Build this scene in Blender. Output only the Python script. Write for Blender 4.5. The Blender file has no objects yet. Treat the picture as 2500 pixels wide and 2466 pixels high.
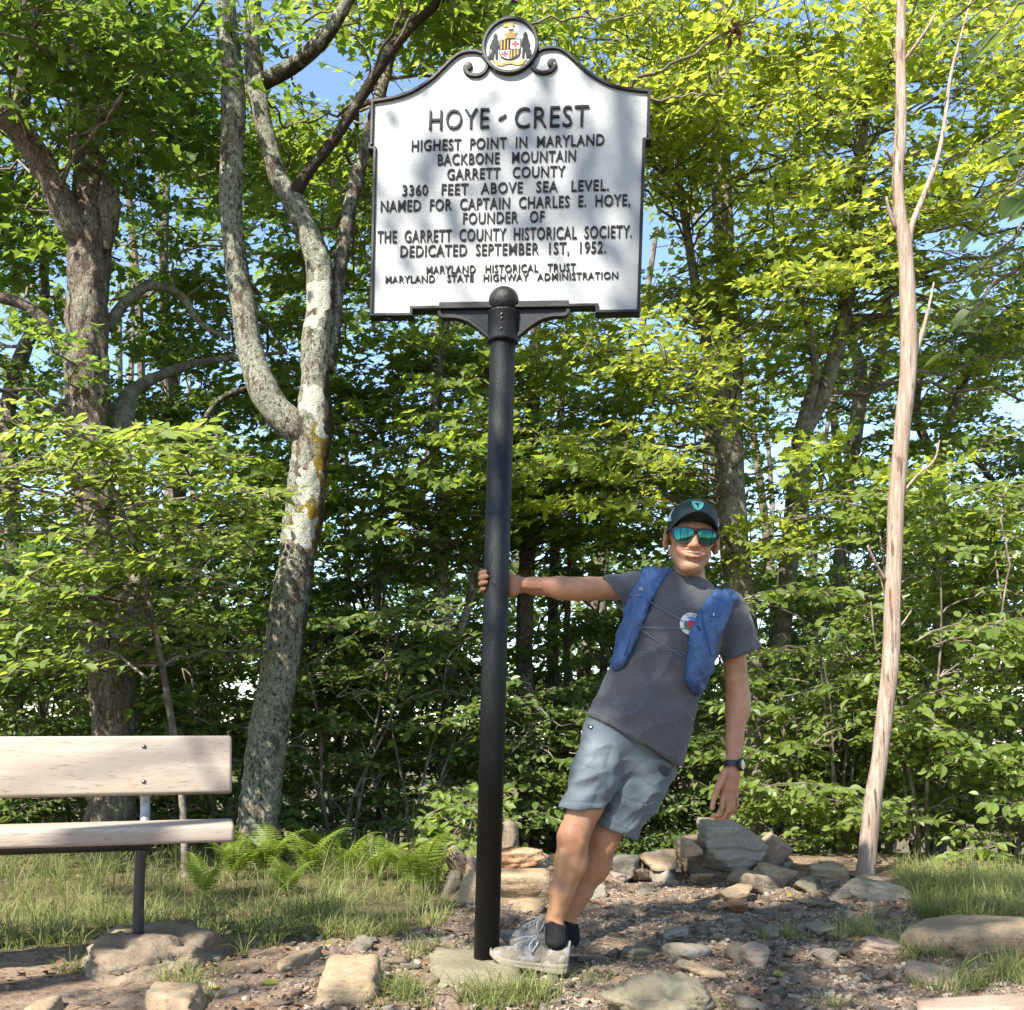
import bpy, bmesh, math, random
import numpy as np
from mathutils import Vector, Matrix

# ------------------------------------------------------------------ camera, sky, sun, exposure
SC = bpy.context.scene
COL = SC.collection
CAM_Z = 0.92
F = 2500.0          # focal length in units of the photograph's width (2500)
HOR = 1760.0        # eye level, row in the photograph
cam_d = bpy.data.cameras.new("camera")
cam_d.sensor_width = 36.0
cam_d.lens = 36.0
cam_d.shift_y = (HOR - 1233.0) / 2500.0
cam_d.clip_start = 0.05
cam_d.clip_end = 12000.0
cam = bpy.data.objects.new("camera", cam_d)
cam.location = (0, 0, CAM_Z)
cam.rotation_euler = (math.radians(90), 0, 0)
COL.objects.link(cam)
SC.camera = cam

SUN_EL = 46.0
SUN_AZ = 214.0      # clockwise from +Y (view direction): behind the camera, to its left
world = bpy.data.worlds.new("World")
SC.world = world
world.use_nodes = True
wn = world.node_tree
wn.nodes.clear()
sky = wn.nodes.new("ShaderNodeTexSky")
sky.sky_type = 'NISHITA'
sky.sun_disc = False
sky.sun_elevation = math.radians(SUN_EL)
sky.sun_rotation = math.radians(SUN_AZ)
sky.altitude = 1000
sky.air_density = 1.0
sky.dust_density = 0.8
sky.ozone_density = 1.2
bg = wn.nodes.new("ShaderNodeBackground")
bg.inputs[1].default_value = 0.135
wo = wn.nodes.new("ShaderNodeOutputWorld")
wn.links.new(sky.outputs[0], bg.inputs[0])
wn.links.new(bg.outputs[0], wo.inputs[0])

sun_d = bpy.data.lights.new("sun", 'SUN')
sun_d.energy = 5.0
sun_d.angle = math.radians(0.55)
sun_d.color = (1.0, 0.94, 0.84)
sun = bpy.data.objects.new("sun", sun_d)
SV = Vector((math.sin(math.radians(SUN_AZ)) * math.cos(math.radians(SUN_EL)),
             math.cos(math.radians(SUN_AZ)) * math.cos(math.radians(SUN_EL)),
             math.sin(math.radians(SUN_EL))))
sun.rotation_euler = SV.to_track_quat('Z', 'Y').to_euler()
sun.location = SV * 30
COL.objects.link(sun)

SC.view_settings.view_transform = 'Standard'
SC.view_settings.look = 'None'
SC.view_settings.gamma = 1.0
SC.view_settings.exposure = 1.55
SC.cycles.use_denoising = True
SC.cycles.max_bounces = 9
SC.cycles.diffuse_bounces = 6
SC.cycles.glossy_bounces = 3
SC.cycles.transmission_bounces = 5
SC.cycles.transparent_max_bounces = 6
SC.cycles.sample_clamp_indirect = 6.0
SC.cycles.caustics_reflective = False
SC.cycles.caustics_refractive = False

# ------------------------------------------------------------------ maths helpers
def W(px, py, d=3.75):
    """point at depth d (metres in front of the viewpoint) seen at photo pixel px,py"""
    return np.array([(px - 1250.0) / F * d, d, CAM_Z + (HOR - py) / F * d])

def lerp(a, b, t):
    return a + (b - a) * t

def sstep(a, b, x):
    t = np.clip((x - a) / (b - a), 0, 1)
    return t * t * (3 - 2 * t)

def _hash(ix, iy, iz, seed):
    h = (ix.astype(np.int64) * 374761393 + iy.astype(np.int64) * 668265263 +
         iz.astype(np.int64) * 2147483647 + seed * 1274126177) & 0xffffffff
    h = ((h ^ (h >> 13)) * 1274126177) & 0xffffffff
    return (h ^ (h >> 16)) & 0xffffffff

_G = np.random.RandomState(5).normal(size=(256, 3))
_G /= np.linalg.norm(_G, axis=1)[:, None]

def noise3(P, seed=0):
    P = np.asarray(P, dtype=np.float64)
    I = np.floor(P)
    f = P - I
    u = f * f * f * (f * (f * 6 - 15) + 10)
    I = I.astype(np.int64)
    out = 0
    for dx in (0, 1):
        for dy in (0, 1):
            for dz in (0, 1):
                g = _G[_hash(I[..., 0] + dx, I[..., 1] + dy, I[..., 2] + dz, seed) & 255]
                v = g[..., 0] * (f[..., 0] - dx) + g[..., 1] * (f[..., 1] - dy) + g[..., 2] * (f[..., 2] - dz)
                w = (u[..., 0] if dx else 1 - u[..., 0]) * (u[..., 1] if dy else 1 - u[..., 1]) * (u[..., 2] if dz else 1 - u[..., 2])
                out = out + v * w
    return out * 1.5

def fbm(P, octv=4, seed=0, gain=0.5):
    a, s, o = 1.0, 1.0, 0
    P = np.asarray(P, float)
    for k in range(octv):
        o = o + a * noise3(P * s, seed + k)
        a *= gain
        s *= 2.03
    return o

def norm(v):
    v = np.asarray(v, float)
    return v / (np.linalg.norm(v, axis=-1, keepdims=True) + 1e-12)

# ------------------------------------------------------------------ object helpers
def make_mesh(name, V, F, mats, smooth=True, attrs=None, midx=None):
    """V (n,3); F = list of arrays, each (m,k)"""
    V = np.asarray(V, dtype=np.float32)
    if isinstance(F, np.ndarray):
        F = [F]
    F = [np.asarray(f, dtype=np.int32) for f in F if len(f)]
    me = bpy.data.meshes.new(name)
    me.vertices.add(len(V))
    me.vertices.foreach_set("co", V.ravel())
    loops = np.concatenate([f.ravel() for f in F])
    tot = np.concatenate([np.full(len(f), f.shape[1], dtype=np.int32) for f in F])
    start = np.concatenate([[0], np.cumsum(tot)[:-1]]).astype(np.int32)
    me.loops.add(len(loops))
    me.loops.foreach_set("vertex_index", loops)
    me.polygons.add(len(tot))
    me.polygons.foreach_set("loop_start", start)
    me.polygons.foreach_set("use_smooth", np.full(len(tot), bool(smooth)))
    if not isinstance(mats, (list, tuple)):
        mats = [mats]
    for m in mats:
        me.materials.append(m)
    if midx is not None:
        me.polygons.foreach_set("material_index", np.asarray(midx, dtype=np.int32))
    if attrs:
        for k, a in attrs.items():
            a = np.asarray(a, dtype=np.float32)
            if a.ndim == 1:
                at = me.attributes.new(k, 'FLOAT', 'POINT')
                at.data.foreach_set("value", a)
            else:
                at = me.attributes.new(k, 'FLOAT_COLOR', 'POINT')
                at.data.foreach_set("color", np.concatenate([a[:, :3], np.ones((len(a), 1), np.float32)], 1).ravel())
    me.update(calc_edges=True)
    return me

def tag(o, label=None, cat=None, group=None, kind=None):
    if label: o["label"] = label
    if cat: o["category"] = cat
    if group: o["group"] = group
    if kind: o["kind"] = kind
    return o

class Thing:
    """an Empty at the thing's base; parts are meshes given in world coordinates"""
    def __init__(s, name, label, cat, loc, group=None):
        s.loc = np.asarray(loc, float)
        s.o = bpy.data.objects.new(name, None)
        s.o.empty_display_size = 0.1
        s.o.location = s.loc
        COL.objects.link(s.o)
        tag(s.o, label, cat, group)
    def part(s, name, V, F, mats, parent=None, smooth=True, attrs=None, midx=None, label=None, kind=None):
        me = make_mesh(name, np.asarray(V) - s.loc, F, mats, smooth, attrs, midx)
        o = bpy.data.objects.new(name, me)
        COL.objects.link(o)
        o.parent = parent if parent is not None else s.o
        tag(o, label, None, None, kind)
        return o

def single(name, V, F, mats, loc, label=None, cat=None, group=None, kind=None, smooth=True, attrs=None):
    loc = np.asarray(loc, float)
    me = make_mesh(name, np.asarray(V) - loc, F, mats, smooth, attrs)
    o = bpy.data.objects.new(name, me)
    o.location = loc
    COL.objects.link(o)
    tag(o, label, cat, group, kind)
    return o

def merge(parts):
    """[(V,F list)] -> V, F list"""
    Vs, Fs, off = [], [], 0
    for V, Fl in parts:
        if isinstance(Fl, np.ndarray):
            Fl = [Fl]
        Vs.append(np.asarray(V))
        for f in Fl:
            Fs.append(np.asarray(f) + off)
        off += len(V)
    return np.concatenate(Vs), Fs

def catmull(P, n):
    """P (m,k) -> n points through P"""
    P = np.asarray(P, float)
    m = len(P)
    if m == 2:
        t = np.linspace(0, 1, n)[:, None]
        return P[0] * (1 - t) + P[1] * t
    E = np.concatenate([[2 * P[0] - P[1]], P, [2 * P[-1] - P[-2]]])
    t = np.linspace(0, m - 1 - 1e-9, n)
    i = t.astype(int)
    f = (t - i)[:, None]
    a, b, c, d = E[i], E[i + 1], E[i + 2], E[i + 3]
    return 0.5 * ((2 * b) + (c - a) * f + (2 * a - 5 * b + 4 * c - d) * f ** 2 + (3 * b - a - 3 * c + d) * f ** 3)

def tube(P, R, sides=8, cap=True, ref=None):
    """swept tube; P (n,3), R scalar or (n,)"""
    P = np.asarray(P, float)
    n = len(P)
    R = np.broadcast_to(np.asarray(R, float), (n,))
    T = norm(np.gradient(P, axis=0))
    r = np.array([0.31, 0.92, 0.22]) if ref is None else np.asarray(ref, float)
    if abs(np.dot(T.mean(0), r)) > 0.9 * np.linalg.norm(r) * np.linalg.norm(T.mean(0)):
        r = np.array([1.0, 0.1, 0.05])
    B = norm(np.cross(T, r))
    N = np.cross(B, T)
    a = np.arange(sides) * 2 * math.pi / sides
    V = P[:, None] + R[:, None, None] * (np.cos(a)[None, :, None] * B[:, None] + np.sin(a)[None, :, None] * N[:, None])
    V = V.reshape(-1, 3)
    i = np.arange(n - 1)[:, None] * sides
    j = np.arange(sides)[None]
    k = (j + 1) % sides
    Q = np.stack([i + j, i + k, i + sides + k, i + sides + j], -1).reshape(-1, 4)
    Fl = [Q]
    if cap:
        Fl.append(np.arange(sides)[::-1][None])
        Fl.append((np.arange(sides) + (n - 1) * sides)[None])
    return V, Fl

def box(c, s, R=None, bev=0.0):
    """bevelled box, c centre, s full size, R 3x3"""
    bm = bmesh.new()
    bmesh.ops.create_cube(bm, size=1.0)
    for v in bm.verts:
        v.co = Vector((v.co.x * s[0], v.co.y * s[1], v.co.z * s[2]))
    if bev:
        bmesh.ops.bevel(bm, geom=bm.edges[:], offset=bev, segments=3, profile=0.5, affect='EDGES')
    V, Fl = bm_out(bm)
    if R is not None:
        V = V @ np.asarray(R).T
    return V + np.asarray(c), Fl

def bm_out(bm):
    bm.verts.index_update()
    V = np.array([v.co[:] for v in bm.verts])
    d = {}
    for f in bm.faces:
        d.setdefault(len(f.verts), []).append([v.index for v in f.verts])
    bm.free()
    return V, [np.array(x) for x in d.values()]

def extrude_poly(P2, y0, y1, bev=0.0):
    """2-D outline (x,z) extruded along y from y0 (front) to y1; outline may be concave"""
    bm = bmesh.new()
    vs = [bm.verts.new((p[0], y1, p[1])) for p in P2]
    f = bm.faces.new(vs)
    r = bmesh.ops.extrude_face_region(bm, geom=[f])
    nv = [e for e in r['geom'] if isinstance(e, bmesh.types.BMVert)]
    for v in nv:
        v.co.y = y0
    bmesh.ops.recalc_face_normals(bm, faces=bm.faces[:])
    if bev:
        es = [e for e in bm.edges if all(abs(v.co.y - y0) < 1e-7 for v in e.verts)]
        bmesh.ops.bevel(bm, geom=es, offset=bev, segments=2, profile=0.5, affect='EDGES')
    bmesh.ops.triangulate(bm, faces=[f for f in bm.faces if len(f.verts) > 4])
    return bm_out(bm)

def revolve(prof, n=24):
    """prof [(r,z)] around z"""
    prof = np.asarray(prof, float)
    a = np.arange(n) * 2 * math.pi / n
    V = np.stack([prof[:, 0, None] * np.cos(a), prof[:, 0, None] * np.sin(a), np.repeat(prof[:, 1, None], n, 1)], -1).reshape(-1, 3)
    i = np.arange(len(prof) - 1)[:, None] * n
    j = np.arange(n)[None]
    k = (j + 1) % n
    return V, [np.stack([i + j, i + k, i + n + k, i + n + j], -1).reshape(-1, 4)]

def vnormals(V, Fl):
    N = np.zeros_like(V)
    for f in Fl:
        c = np.cross(V[f[:, 1]] - V[f[:, 0]], V[f[:, 2]] - V[f[:, 0]])
        for k in range(f.shape[1]):
            np.add.at(N, f[:, k], c)
    return norm(N)

def rotm(axis, deg):
    return np.array(Matrix.Rotation(math.radians(deg), 3, axis))

# ------------------------------------------------------------------ materials
def nodes(m):
    m.use_nodes = True
    nt = m.node_tree
    nt.nodes.clear()
    out = nt.nodes.new("ShaderNodeOutputMaterial")
    return nt, out

def N(nt, typ, **kw):
    n = nt.nodes.new(typ)
    for k, v in kw.items():
        if k.startswith("i_"):
            n.inputs[k[2:].replace("_", " ")].default_value = v
        else:
            setattr(n, k, v)
    return n

def C4(c):
    return (c[0], c[1], c[2], 1.0)

def ramp(nt, fac, lo, hi):
    r = N(nt, "ShaderNodeMapRange", interpolation_type='SMOOTHSTEP')
    nt.links.new(fac, r.inputs["Value"])
    r.inputs["From Min"].default_value = lo
    r.inputs["From Max"].default_value = hi
    return r.outputs[0]

def noise_node(nt, scale, detail=4, rough=0.6, stretch=(1, 1, 1), dist=0.0, kind='noise', seed=0):
    tc = N(nt, "ShaderNodeTexCoord")
    mp = N(nt, "ShaderNodeMapping")
    mp.inputs["Scale"].default_value = stretch
    mp.inputs["Location"].default_value = (seed * 3.7, seed * 1.3, seed * 2.1)
    nt.links.new(tc.outputs["Object"], mp.inputs[0])
    if kind == 'noise':
        t = N(nt, "ShaderNodeTexNoise", i_Scale=scale, i_Detail=detail, i_Roughness=rough, i_Distortion=dist)
        nt.links.new(mp.outputs[0], t.inputs["Vector"])
        return t.outputs[0]
    if kind == 'voronoi':
        t = N(nt, "ShaderNodeTexVoronoi", i_Scale=scale)
        nt.links.new(mp.outputs[0], t.inputs["Vector"])
        return t.outputs["Distance"]
    if kind == 'vcell':
        t = N(nt, "ShaderNodeTexVoronoi", i_Scale=scale)
        nt.links.new(mp.outputs[0], t.inputs["Vector"])
        sp = N(nt, "ShaderNodeSeparateColor")
        nt.links.new(t.outputs["Color"], sp.inputs[0])
        return sp.outputs[0]
    if kind == 'crack':
        t = N(nt, "ShaderNodeTexVoronoi", i_Scale=scale, feature='DISTANCE_TO_EDGE')
        nt.links.new(mp.outputs[0], t.inputs["Vector"])
        return t.outputs["Distance"]

def mixc(nt, fac, a, b):
    m = N(nt, "ShaderNodeMix", data_type='RGBA')
    nt.links.new(fac, m.inputs[0])
    if isinstance(a, tuple): m.inputs[6].default_value = C4(a)
    else: nt.links.new(a, m.inputs[6])
    if isinstance(b, tuple): m.inputs[7].default_value = C4(b)
    else: nt.links.new(b, m.inputs[7])
    return m.outputs[2]

def MAT(name, base, rough=0.7, spec=0.3, layers=(), bumps=(), metallic=0.0, attr=None, coat=0.0, sheen=0.0, sss=0.0, attrlayers=()):
    """layers: (scale, lo, hi, colour, dict) stacked noise masks; bumps: (scale, distance, dict)"""
    m = bpy.data.materials.new(name)
    nt, out = nodes(m)
    p = N(nt, "ShaderNodeBsdfPrincipled", i_Roughness=rough, i_Metallic=metallic)
    p.inputs["Specular IOR Level"].default_value = spec
    p.inputs["Coat Weight"].default_value = coat
    p.inputs["Sheen Weight"].default_value = sheen
    if sss:
        p.inputs["Subsurface Weight"].default_value = sss
        p.inputs["Subsurface Radius"].default_value = (0.012, 0.005, 0.003)
        p.inputs["Subsurface Scale"].default_value = 1.0
    if attr:
        a = N(nt, "ShaderNodeAttribute", attribute_name=attr)
        c = a.outputs["Color"]
    else:
        rgb = N(nt, "ShaderNodeRGB")
        rgb.outputs[0].default_value = C4(base)
        c = rgb.outputs[0]
    for L in layers:
        kw = L[4] if len(L) > 4 else {}
        amt = kw.pop("amt", 1.0) if kw else 1.0
        f = ramp(nt, noise_node(nt, L[0], **kw), L[1], L[2])
        if amt != 1.0:
            mm = N(nt, "ShaderNodeMath", operation='MULTIPLY')
            nt.links.new(f, mm.inputs[0]); mm.inputs[1].default_value = amt
            f = mm.outputs[0]
        c = mixc(nt, f, c, tuple(L[3]))
    for an, colr, lo, hi, sc in attrlayers:
        a = N(nt, "ShaderNodeAttribute", attribute_name=an)
        nz = noise_node(nt, sc, 4)
        ad = N(nt, "ShaderNodeMath", operation='ADD')
        nt.links.new(a.outputs["Fac"], ad.inputs[0]); nt.links.new(nz, ad.inputs[1])
        c = mixc(nt, ramp(nt, ad.outputs[0], lo, hi), c, tuple(colr))
    nt.links.new(c, p.inputs["Base Color"])
    prev = None
    for B in bumps:
        kw = B[2] if len(B) > 2 else {}
        b = N(nt, "ShaderNodeBump", i_Strength=1.0, i_Distance=B[1])
        nt.links.new(noise_node(nt, B[0], **kw), b.inputs["Height"])
        if prev: nt.links.new(prev, b.inputs["Normal"])
        prev = b.outputs[0]
    if prev: nt.links.new(prev, p.inputs["Normal"])
    nt.links.new(p.outputs[0], out.inputs[0])
    return m

def LEAF(name, dark, light, trans, tmix=0.45, rough=0.5, spec=0.25):
    m = bpy.data.materials.new(name)
    nt, out = nodes(m)
    a = N(nt, "ShaderNodeAttribute", attribute_name="tint")
    c = mixc(nt, a.outputs["Fac"], dark, light)
    p = N(nt, "ShaderNodeBsdfPrincipled", i_Roughness=rough)
    p.inputs["Specular IOR Level"].default_value = spec
    nt.links.new(c, p.inputs["Base Color"])
    t = N(nt, "ShaderNodeBsdfTranslucent")
    d2 = tuple(x * 0.55 for x in trans)
    nt.links.new(mixc(nt, a.outputs["Fac"], d2, trans), t.inputs["Color"])
    mx = N(nt, "ShaderNodeMixShader")
    mx.inputs[0].default_value = tmix
    nt.links.new(p.outputs[0], mx.inputs[1]); nt.links.new(t.outputs[0], mx.inputs[2])
    nt.links.new(mx.outputs[0], out.inputs[0])
    return m

m_black = MAT("black_enamel", (0.008, 0.008, 0.008), 0.36, 0.32, bumps=[(280, 0.0024, dict(detail=2))], layers=[(30, 0.6, 0.72, (0.05, 0.05, 0.05), dict(detail=6, amt=0.5))])
m_black_trim = MAT("black_trim_paint", (0.009, 0.009, 0.010), 0.45, 0.3, layers=[(26, 0.66, 0.72, (0.4, 0.42, 0.38), dict(detail=5)), (8, 0.55, 0.8, (0.05, 0.05, 0.05), {})], bumps=[(120, 0.0006)])
m_signwhite = MAT("white_sign_paint", (0.335, 0.34, 0.33), 0.5, 0.4,
    layers=[(5, 0.5, 0.85, (0.26, 0.28, 0.27), dict(detail=6)), (3.0, 0.55, 0.9, (0.29, 0.30, 0.28), dict(stretch=(3, 3, 0.5), detail=6, amt=0.5)),
            (40, 0.70, 0.76, (0.25, 0.24, 0.22), dict(detail=3)), (150, 0.72, 0.78, (0.2, 0.2, 0.18), dict(detail=1, amt=0.7))],
    bumps=[(140, 0.0012, dict(detail=3)), (14, 0.002)])
m_letter = MAT("black_letter_paint", (0.009, 0.009, 0.010), 0.55, 0.2, layers=[(60, 0.62, 0.75, (0.05, 0.05, 0.05), dict(amt=0.6))])
m_gold = MAT("gold_paint", (0.42, 0.25, 0.04), 0.5)
m_red = MAT("red_paint", (0.42, 0.06, 0.04), 0.5)
m_sealwhite = MAT("seal_white", (0.5, 0.52, 0.5), 0.5)
m_wood = MAT("pale_bench_board", (0.33, 0.27, 0.215), 0.75, 0.2,
    layers=[(9, 0.45, 0.75, (0.40, 0.34, 0.28), dict(stretch=(0.12, 1, 3), detail=5)), (60, 0.56, 0.7, (0.19, 0.15, 0.11), dict(stretch=(0.03, 1, 2), detail=4, amt=0.7)), (3, 0.58, 0.8, (0.27, 0.225, 0.17), dict(detail=5, amt=0.7))],
    bumps=[(80, 0.0008, dict(stretch=(0.03, 1, 2)))])
m_pipe = MAT("black_bench_pipe", (0.02, 0.02, 0.022), 0.35, 0.5, layers=[(18, 0.55, 0.75, (0.07, 0.065, 0.06), dict(detail=6))], bumps=[(90, 0.0006)])
m_steel = MAT("bolt_steel", (0.12, 0.12, 0.13), 0.35, 0.5, metallic=0.8)
m_galv = MAT("galvanised_pipe", (0.33, 0.33, 0.36), 0.42, 0.5, metallic=0.5, layers=[(40, 0.5, 0.7, (0.2, 0.2, 0.22), {})])

m_bark_big = MAT("plated_bark", (0.14, 0.11, 0.085), 0.92, 0.15,
    layers=[(10, 0.44, 0.56, (0.23, 0.185, 0.145), dict(stretch=(1.6, 1.6, 0.7), detail=8, rough=0.7)), (4.5, 0.50, 0.58, (0.27, 0.265, 0.195), dict(detail=9, rough=0.75, seed=3)),
            (26, 0.56, 0.64, (0.07, 0.055, 0.042), dict(stretch=(1.8, 1.8, 0.55), detail=7, rough=0.7, seed=5)), (70, 0.56, 0.66, (0.36, 0.31, 0.25), dict(stretch=(1.3, 1.3, 0.6), detail=4, amt=0.6)), (21, 0.07, 0.0, (0.05, 0.04, 0.03), dict(kind='crack', stretch=(1.5, 1.5, 0.45), amt=0.8))],
    bumps=[(21, 0.03, dict(kind='crack', stretch=(1.5, 1.5, 0.45))), (13, 0.05, dict(stretch=(1.8, 1.8, 0.5), detail=8, rough=0.7)), (60, 0.014, dict(detail=5))])
m_bark_lichen = MAT("lichen_bark", (0.13, 0.10, 0.076), 0.92, 0.15,
    layers=[(5.0, 0.40, 0.50, (0.23, 0.23, 0.17), dict(detail=10, rough=0.75)), (36, 0.50, 0.58, (0.36, 0.365, 0.28), dict(detail=6, rough=0.75, amt=0.8)),
            (44, 0.53, 0.59, (0.06, 0.048, 0.036), dict(stretch=(1.3, 1.3, 0.7), detail=6, rough=0.7, seed=2)), (7, 0.56, 0.62, (0.10, 0.073, 0.054), dict(stretch=(1.6, 1.6, 0.6), detail=8, seed=6))],
    bumps=[(22, 0.03, dict(stretch=(1.5, 1.5, 0.7), detail=8, rough=0.7)), (90, 0.014, dict(detail=5))],
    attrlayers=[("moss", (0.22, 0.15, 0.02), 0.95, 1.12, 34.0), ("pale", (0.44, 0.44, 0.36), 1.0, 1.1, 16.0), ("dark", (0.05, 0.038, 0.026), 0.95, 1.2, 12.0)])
m_bark_grey = MAT("grey_mottled_bark", (0.15, 0.13, 0.10), 0.92, 0.15,
    layers=[(7, 0.43, 0.54, (0.26, 0.245, 0.19), dict(detail=9, rough=0.75)), (30, 0.54, 0.62, (0.10, 0.085, 0.07), dict(detail=6, rough=0.7, stretch=(1.3, 1.3, 0.7)))],
    bumps=[(22, 0.03, dict(stretch=(1.5, 1.5, 0.6), detail=7, rough=0.7)), (90, 0.01)])
m_snag = MAT("bare_pale_wood", (0.28, 0.205, 0.155), 0.85, 0.2,
    layers=[(40, 0.45, 0.6, (0.36, 0.295, 0.24), dict(stretch=(1.5, 1.5, 0.12), detail=5)), (18, 0.56, 0.64, (0.13, 0.085, 0.06), dict(stretch=(2, 2, 0.25), detail=6)), (90, 0.66, 0.72, (0.1, 0.07, 0.05), dict(stretch=(1.5, 1.5, 0.2)))],
    bumps=[(45, 0.012, dict(stretch=(1.8, 1.8, 0.12), detail=5)), (150, 0.004)])
m_twig = MAT("twig_bark", (0.10, 0.08, 0.062), 0.9, 0.15, layers=[(12, 0.45, 0.6, (0.2, 0.175, 0.14), dict(detail=5))])

m_maple_dark = LEAF("maple_leaf_deep", (0.05, 0.095, 0.02), (0.115, 0.18, 0.032), (0.30, 0.44, 0.05), 0.5)
m_maple_bright = LEAF("maple_leaf_yellow_green", (0.09, 0.14, 0.02), (0.18, 0.225, 0.03), (0.58, 0.66, 0.07), 0.55)
m_maple_mid = LEAF("maple_leaf_mid", (0.065, 0.115, 0.02), (0.145, 0.20, 0.032), (0.42, 0.55, 0.06), 0.52)
m_beech = LEAF("beech_leaf", (0.085, 0.14, 0.03), (0.165, 0.22, 0.05), (0.46, 0.57, 0.08), 0.5, 0.42, 0.4)
m_shade_leaf = LEAF("shaded_oval_leaf", (0.07, 0.12, 0.03), (0.14, 0.195, 0.05), (0.36, 0.48, 0.08), 0.48, 0.4, 0.4)  # duller oval leaf: shade of understory and overhang put into its colour
m_far_leaf = LEAF("far_leaf", (0.07, 0.115, 0.03), (0.15, 0.195, 0.055), (0.38, 0.48, 0.08), 0.5)
m_grass = LEAF("grass_blade", (0.11, 0.145, 0.04), (0.30, 0.31, 0.12), (0.28, 0.32, 0.08), 0.4, 0.5, 0.3)
m_fern = LEAF("fern_leaflet", (0.10, 0.17, 0.03), (0.18, 0.24, 0.04), (0.40, 0.48, 0.05), 0.45)

def rockmat(name, base, b2, lich, lamt=0.8, seed=0):
    return MAT(name, base, 0.88, 0.2,
        layers=[(3.5, 0.42, 0.62, b2, dict(detail=7, seed=seed)), (9, 0.53, 0.63, lich, dict(detail=8, rough=0.7, seed=seed + 1, amt=lamt)),
                (45, 0.55, 0.68, tuple(x * 0.55 for x in base), dict(detail=5, amt=0.7)), (130, 0.62, 0.7, tuple(min(0.6, x * 1.6) for x in base), dict(detail=2, amt=0.5))],
        bumps=[(9, 0.012, dict(detail=8, rough=0.65)), (60, 0.004, dict(detail=5)), (7, 0.006, dict(stretch=(0.5, 0.5, 6), detail=4))])
m_rock_tan = rockmat("tan_sandstone", (0.26, 0.19, 0.12), (0.32, 0.24, 0.15), (0.23, 0.22, 0.155), 0.7, 1)
m_rock_grey = rockmat("grey_sandstone", (0.20, 0.175, 0.135), (0.27, 0.235, 0.18), (0.22, 0.21, 0.155), 0.8, 2)
m_rock_green = rockmat("lichen_sandstone", (0.16, 0.14, 0.095), (0.22, 0.19, 0.125), (0.20, 0.20, 0.125), 0.9, 3)
m_rock_red = rockmat("rusty_sandstone", (0.31, 0.15, 0.075), (0.36, 0.23, 0.14), (0.30, 0.20, 0.14), 0.6, 4)
m_rock_pink = rockmat("pinkish_sandstone", (0.26, 0.185, 0.14), (0.32, 0.235, 0.18), (0.22, 0.19, 0.15), 0.6, 5)
m_rock_brown = rockmat("brown_sandstone", (0.16, 0.12, 0.085), (0.22, 0.17, 0.12), (0.2, 0.185, 0.14), 0.7, 6)
# ------------------------------------------------------------------ ground
def ground_h(x, y):
    x = np.asarray(x, float); y = np.asarray(y, float)
    P = np.stack([x, y, np.zeros_like(x)], -1)
    z = 0.030 * fbm(P * 0.7, 2, 11) * sstep(60, 8, np.hypot(x, y))
    e = np.maximum(y - 6.9, 0)
    z = z - np.minimum(0.11 * e ** 1.22, 70.0)
    s = np.maximum(np.abs(x) - 5.0, 0)
    z = z - np.minimum(0.05 * s ** 1.1, 30.0)
    far = sstep(300, 1500, y)
    z = z + far * (26 * fbm(np.stack([x / 900, y / 700, 0 * x], -1), 3, 41) - 6)
    return z

def ground_fine(x, y):
    P = np.stack([x, y, np.zeros_like(x)], -1)
    near = sstep(9.0, 7.0, y) * sstep(1.0, 2.0, y)
    return ground_h(x, y) + near * (0.012 * fbm(P * 4.5, 4, 17) - 0.004)

def axis_lines(dense0, dense1, step, out0, out1):
    a = list(np.arange(dense0, dense1, step))
    s, v = step, dense1
    while v < out1:
        a.append(v); s *= 1.28; v += s
    a.append(out1)
    s, v = step, dense0
    while v > out0:
        s *= 1.28; v -= s; a.insert(0, max(v, out0))
    return np.unique(np.array(a))
gx = axis_lines(-3.3, 3.3, 0.028, -3500, 3500)
gy = axis_lines(2.8, 7.2, 0.028, -3000, 5000)
GX, GY = np.meshgrid(gx, gy, indexing='xy')
GZ = ground_fine(GX, GY)
nx, ny = len(gx), len(gy)
ii = (np.arange(ny - 1)[:, None] * nx + np.arange(nx - 1)[None])
GQ = np.stack([ii, ii + 1, ii + nx + 1, ii + nx], -1).reshape(-1, 4)
# how far the soil is bare and trodden (1) or leaf litter / turf (0)
GP = np.stack([GX, GY, GZ], -1).reshape(-1, 3)

def ppx(P):
    P = np.asarray(P, float)
    return 1250 + F * P[..., 0] / P[..., 1], HOR - F * (P[..., 2] - CAM_Z) / P[..., 1]

def in_poly(px, py, poly):
    poly = np.asarray(poly, float)
    r = np.zeros(np.shape(px), bool)
    n = len(poly)
    for i in range(n):
        x0, y0 = poly[i]; x1, y1 = poly[(i + 1) % n]
        c = ((y0 > py) != (y1 > py)) & (px < (x1 - x0) * (py - y0) / (y1 - y0 + 1e-9) + x0)
        r ^= c
    return r
def gxy(px, py):
    d = CAM_Z * F / (py - HOR)
    return (px - 1250) / F * d, d
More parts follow.
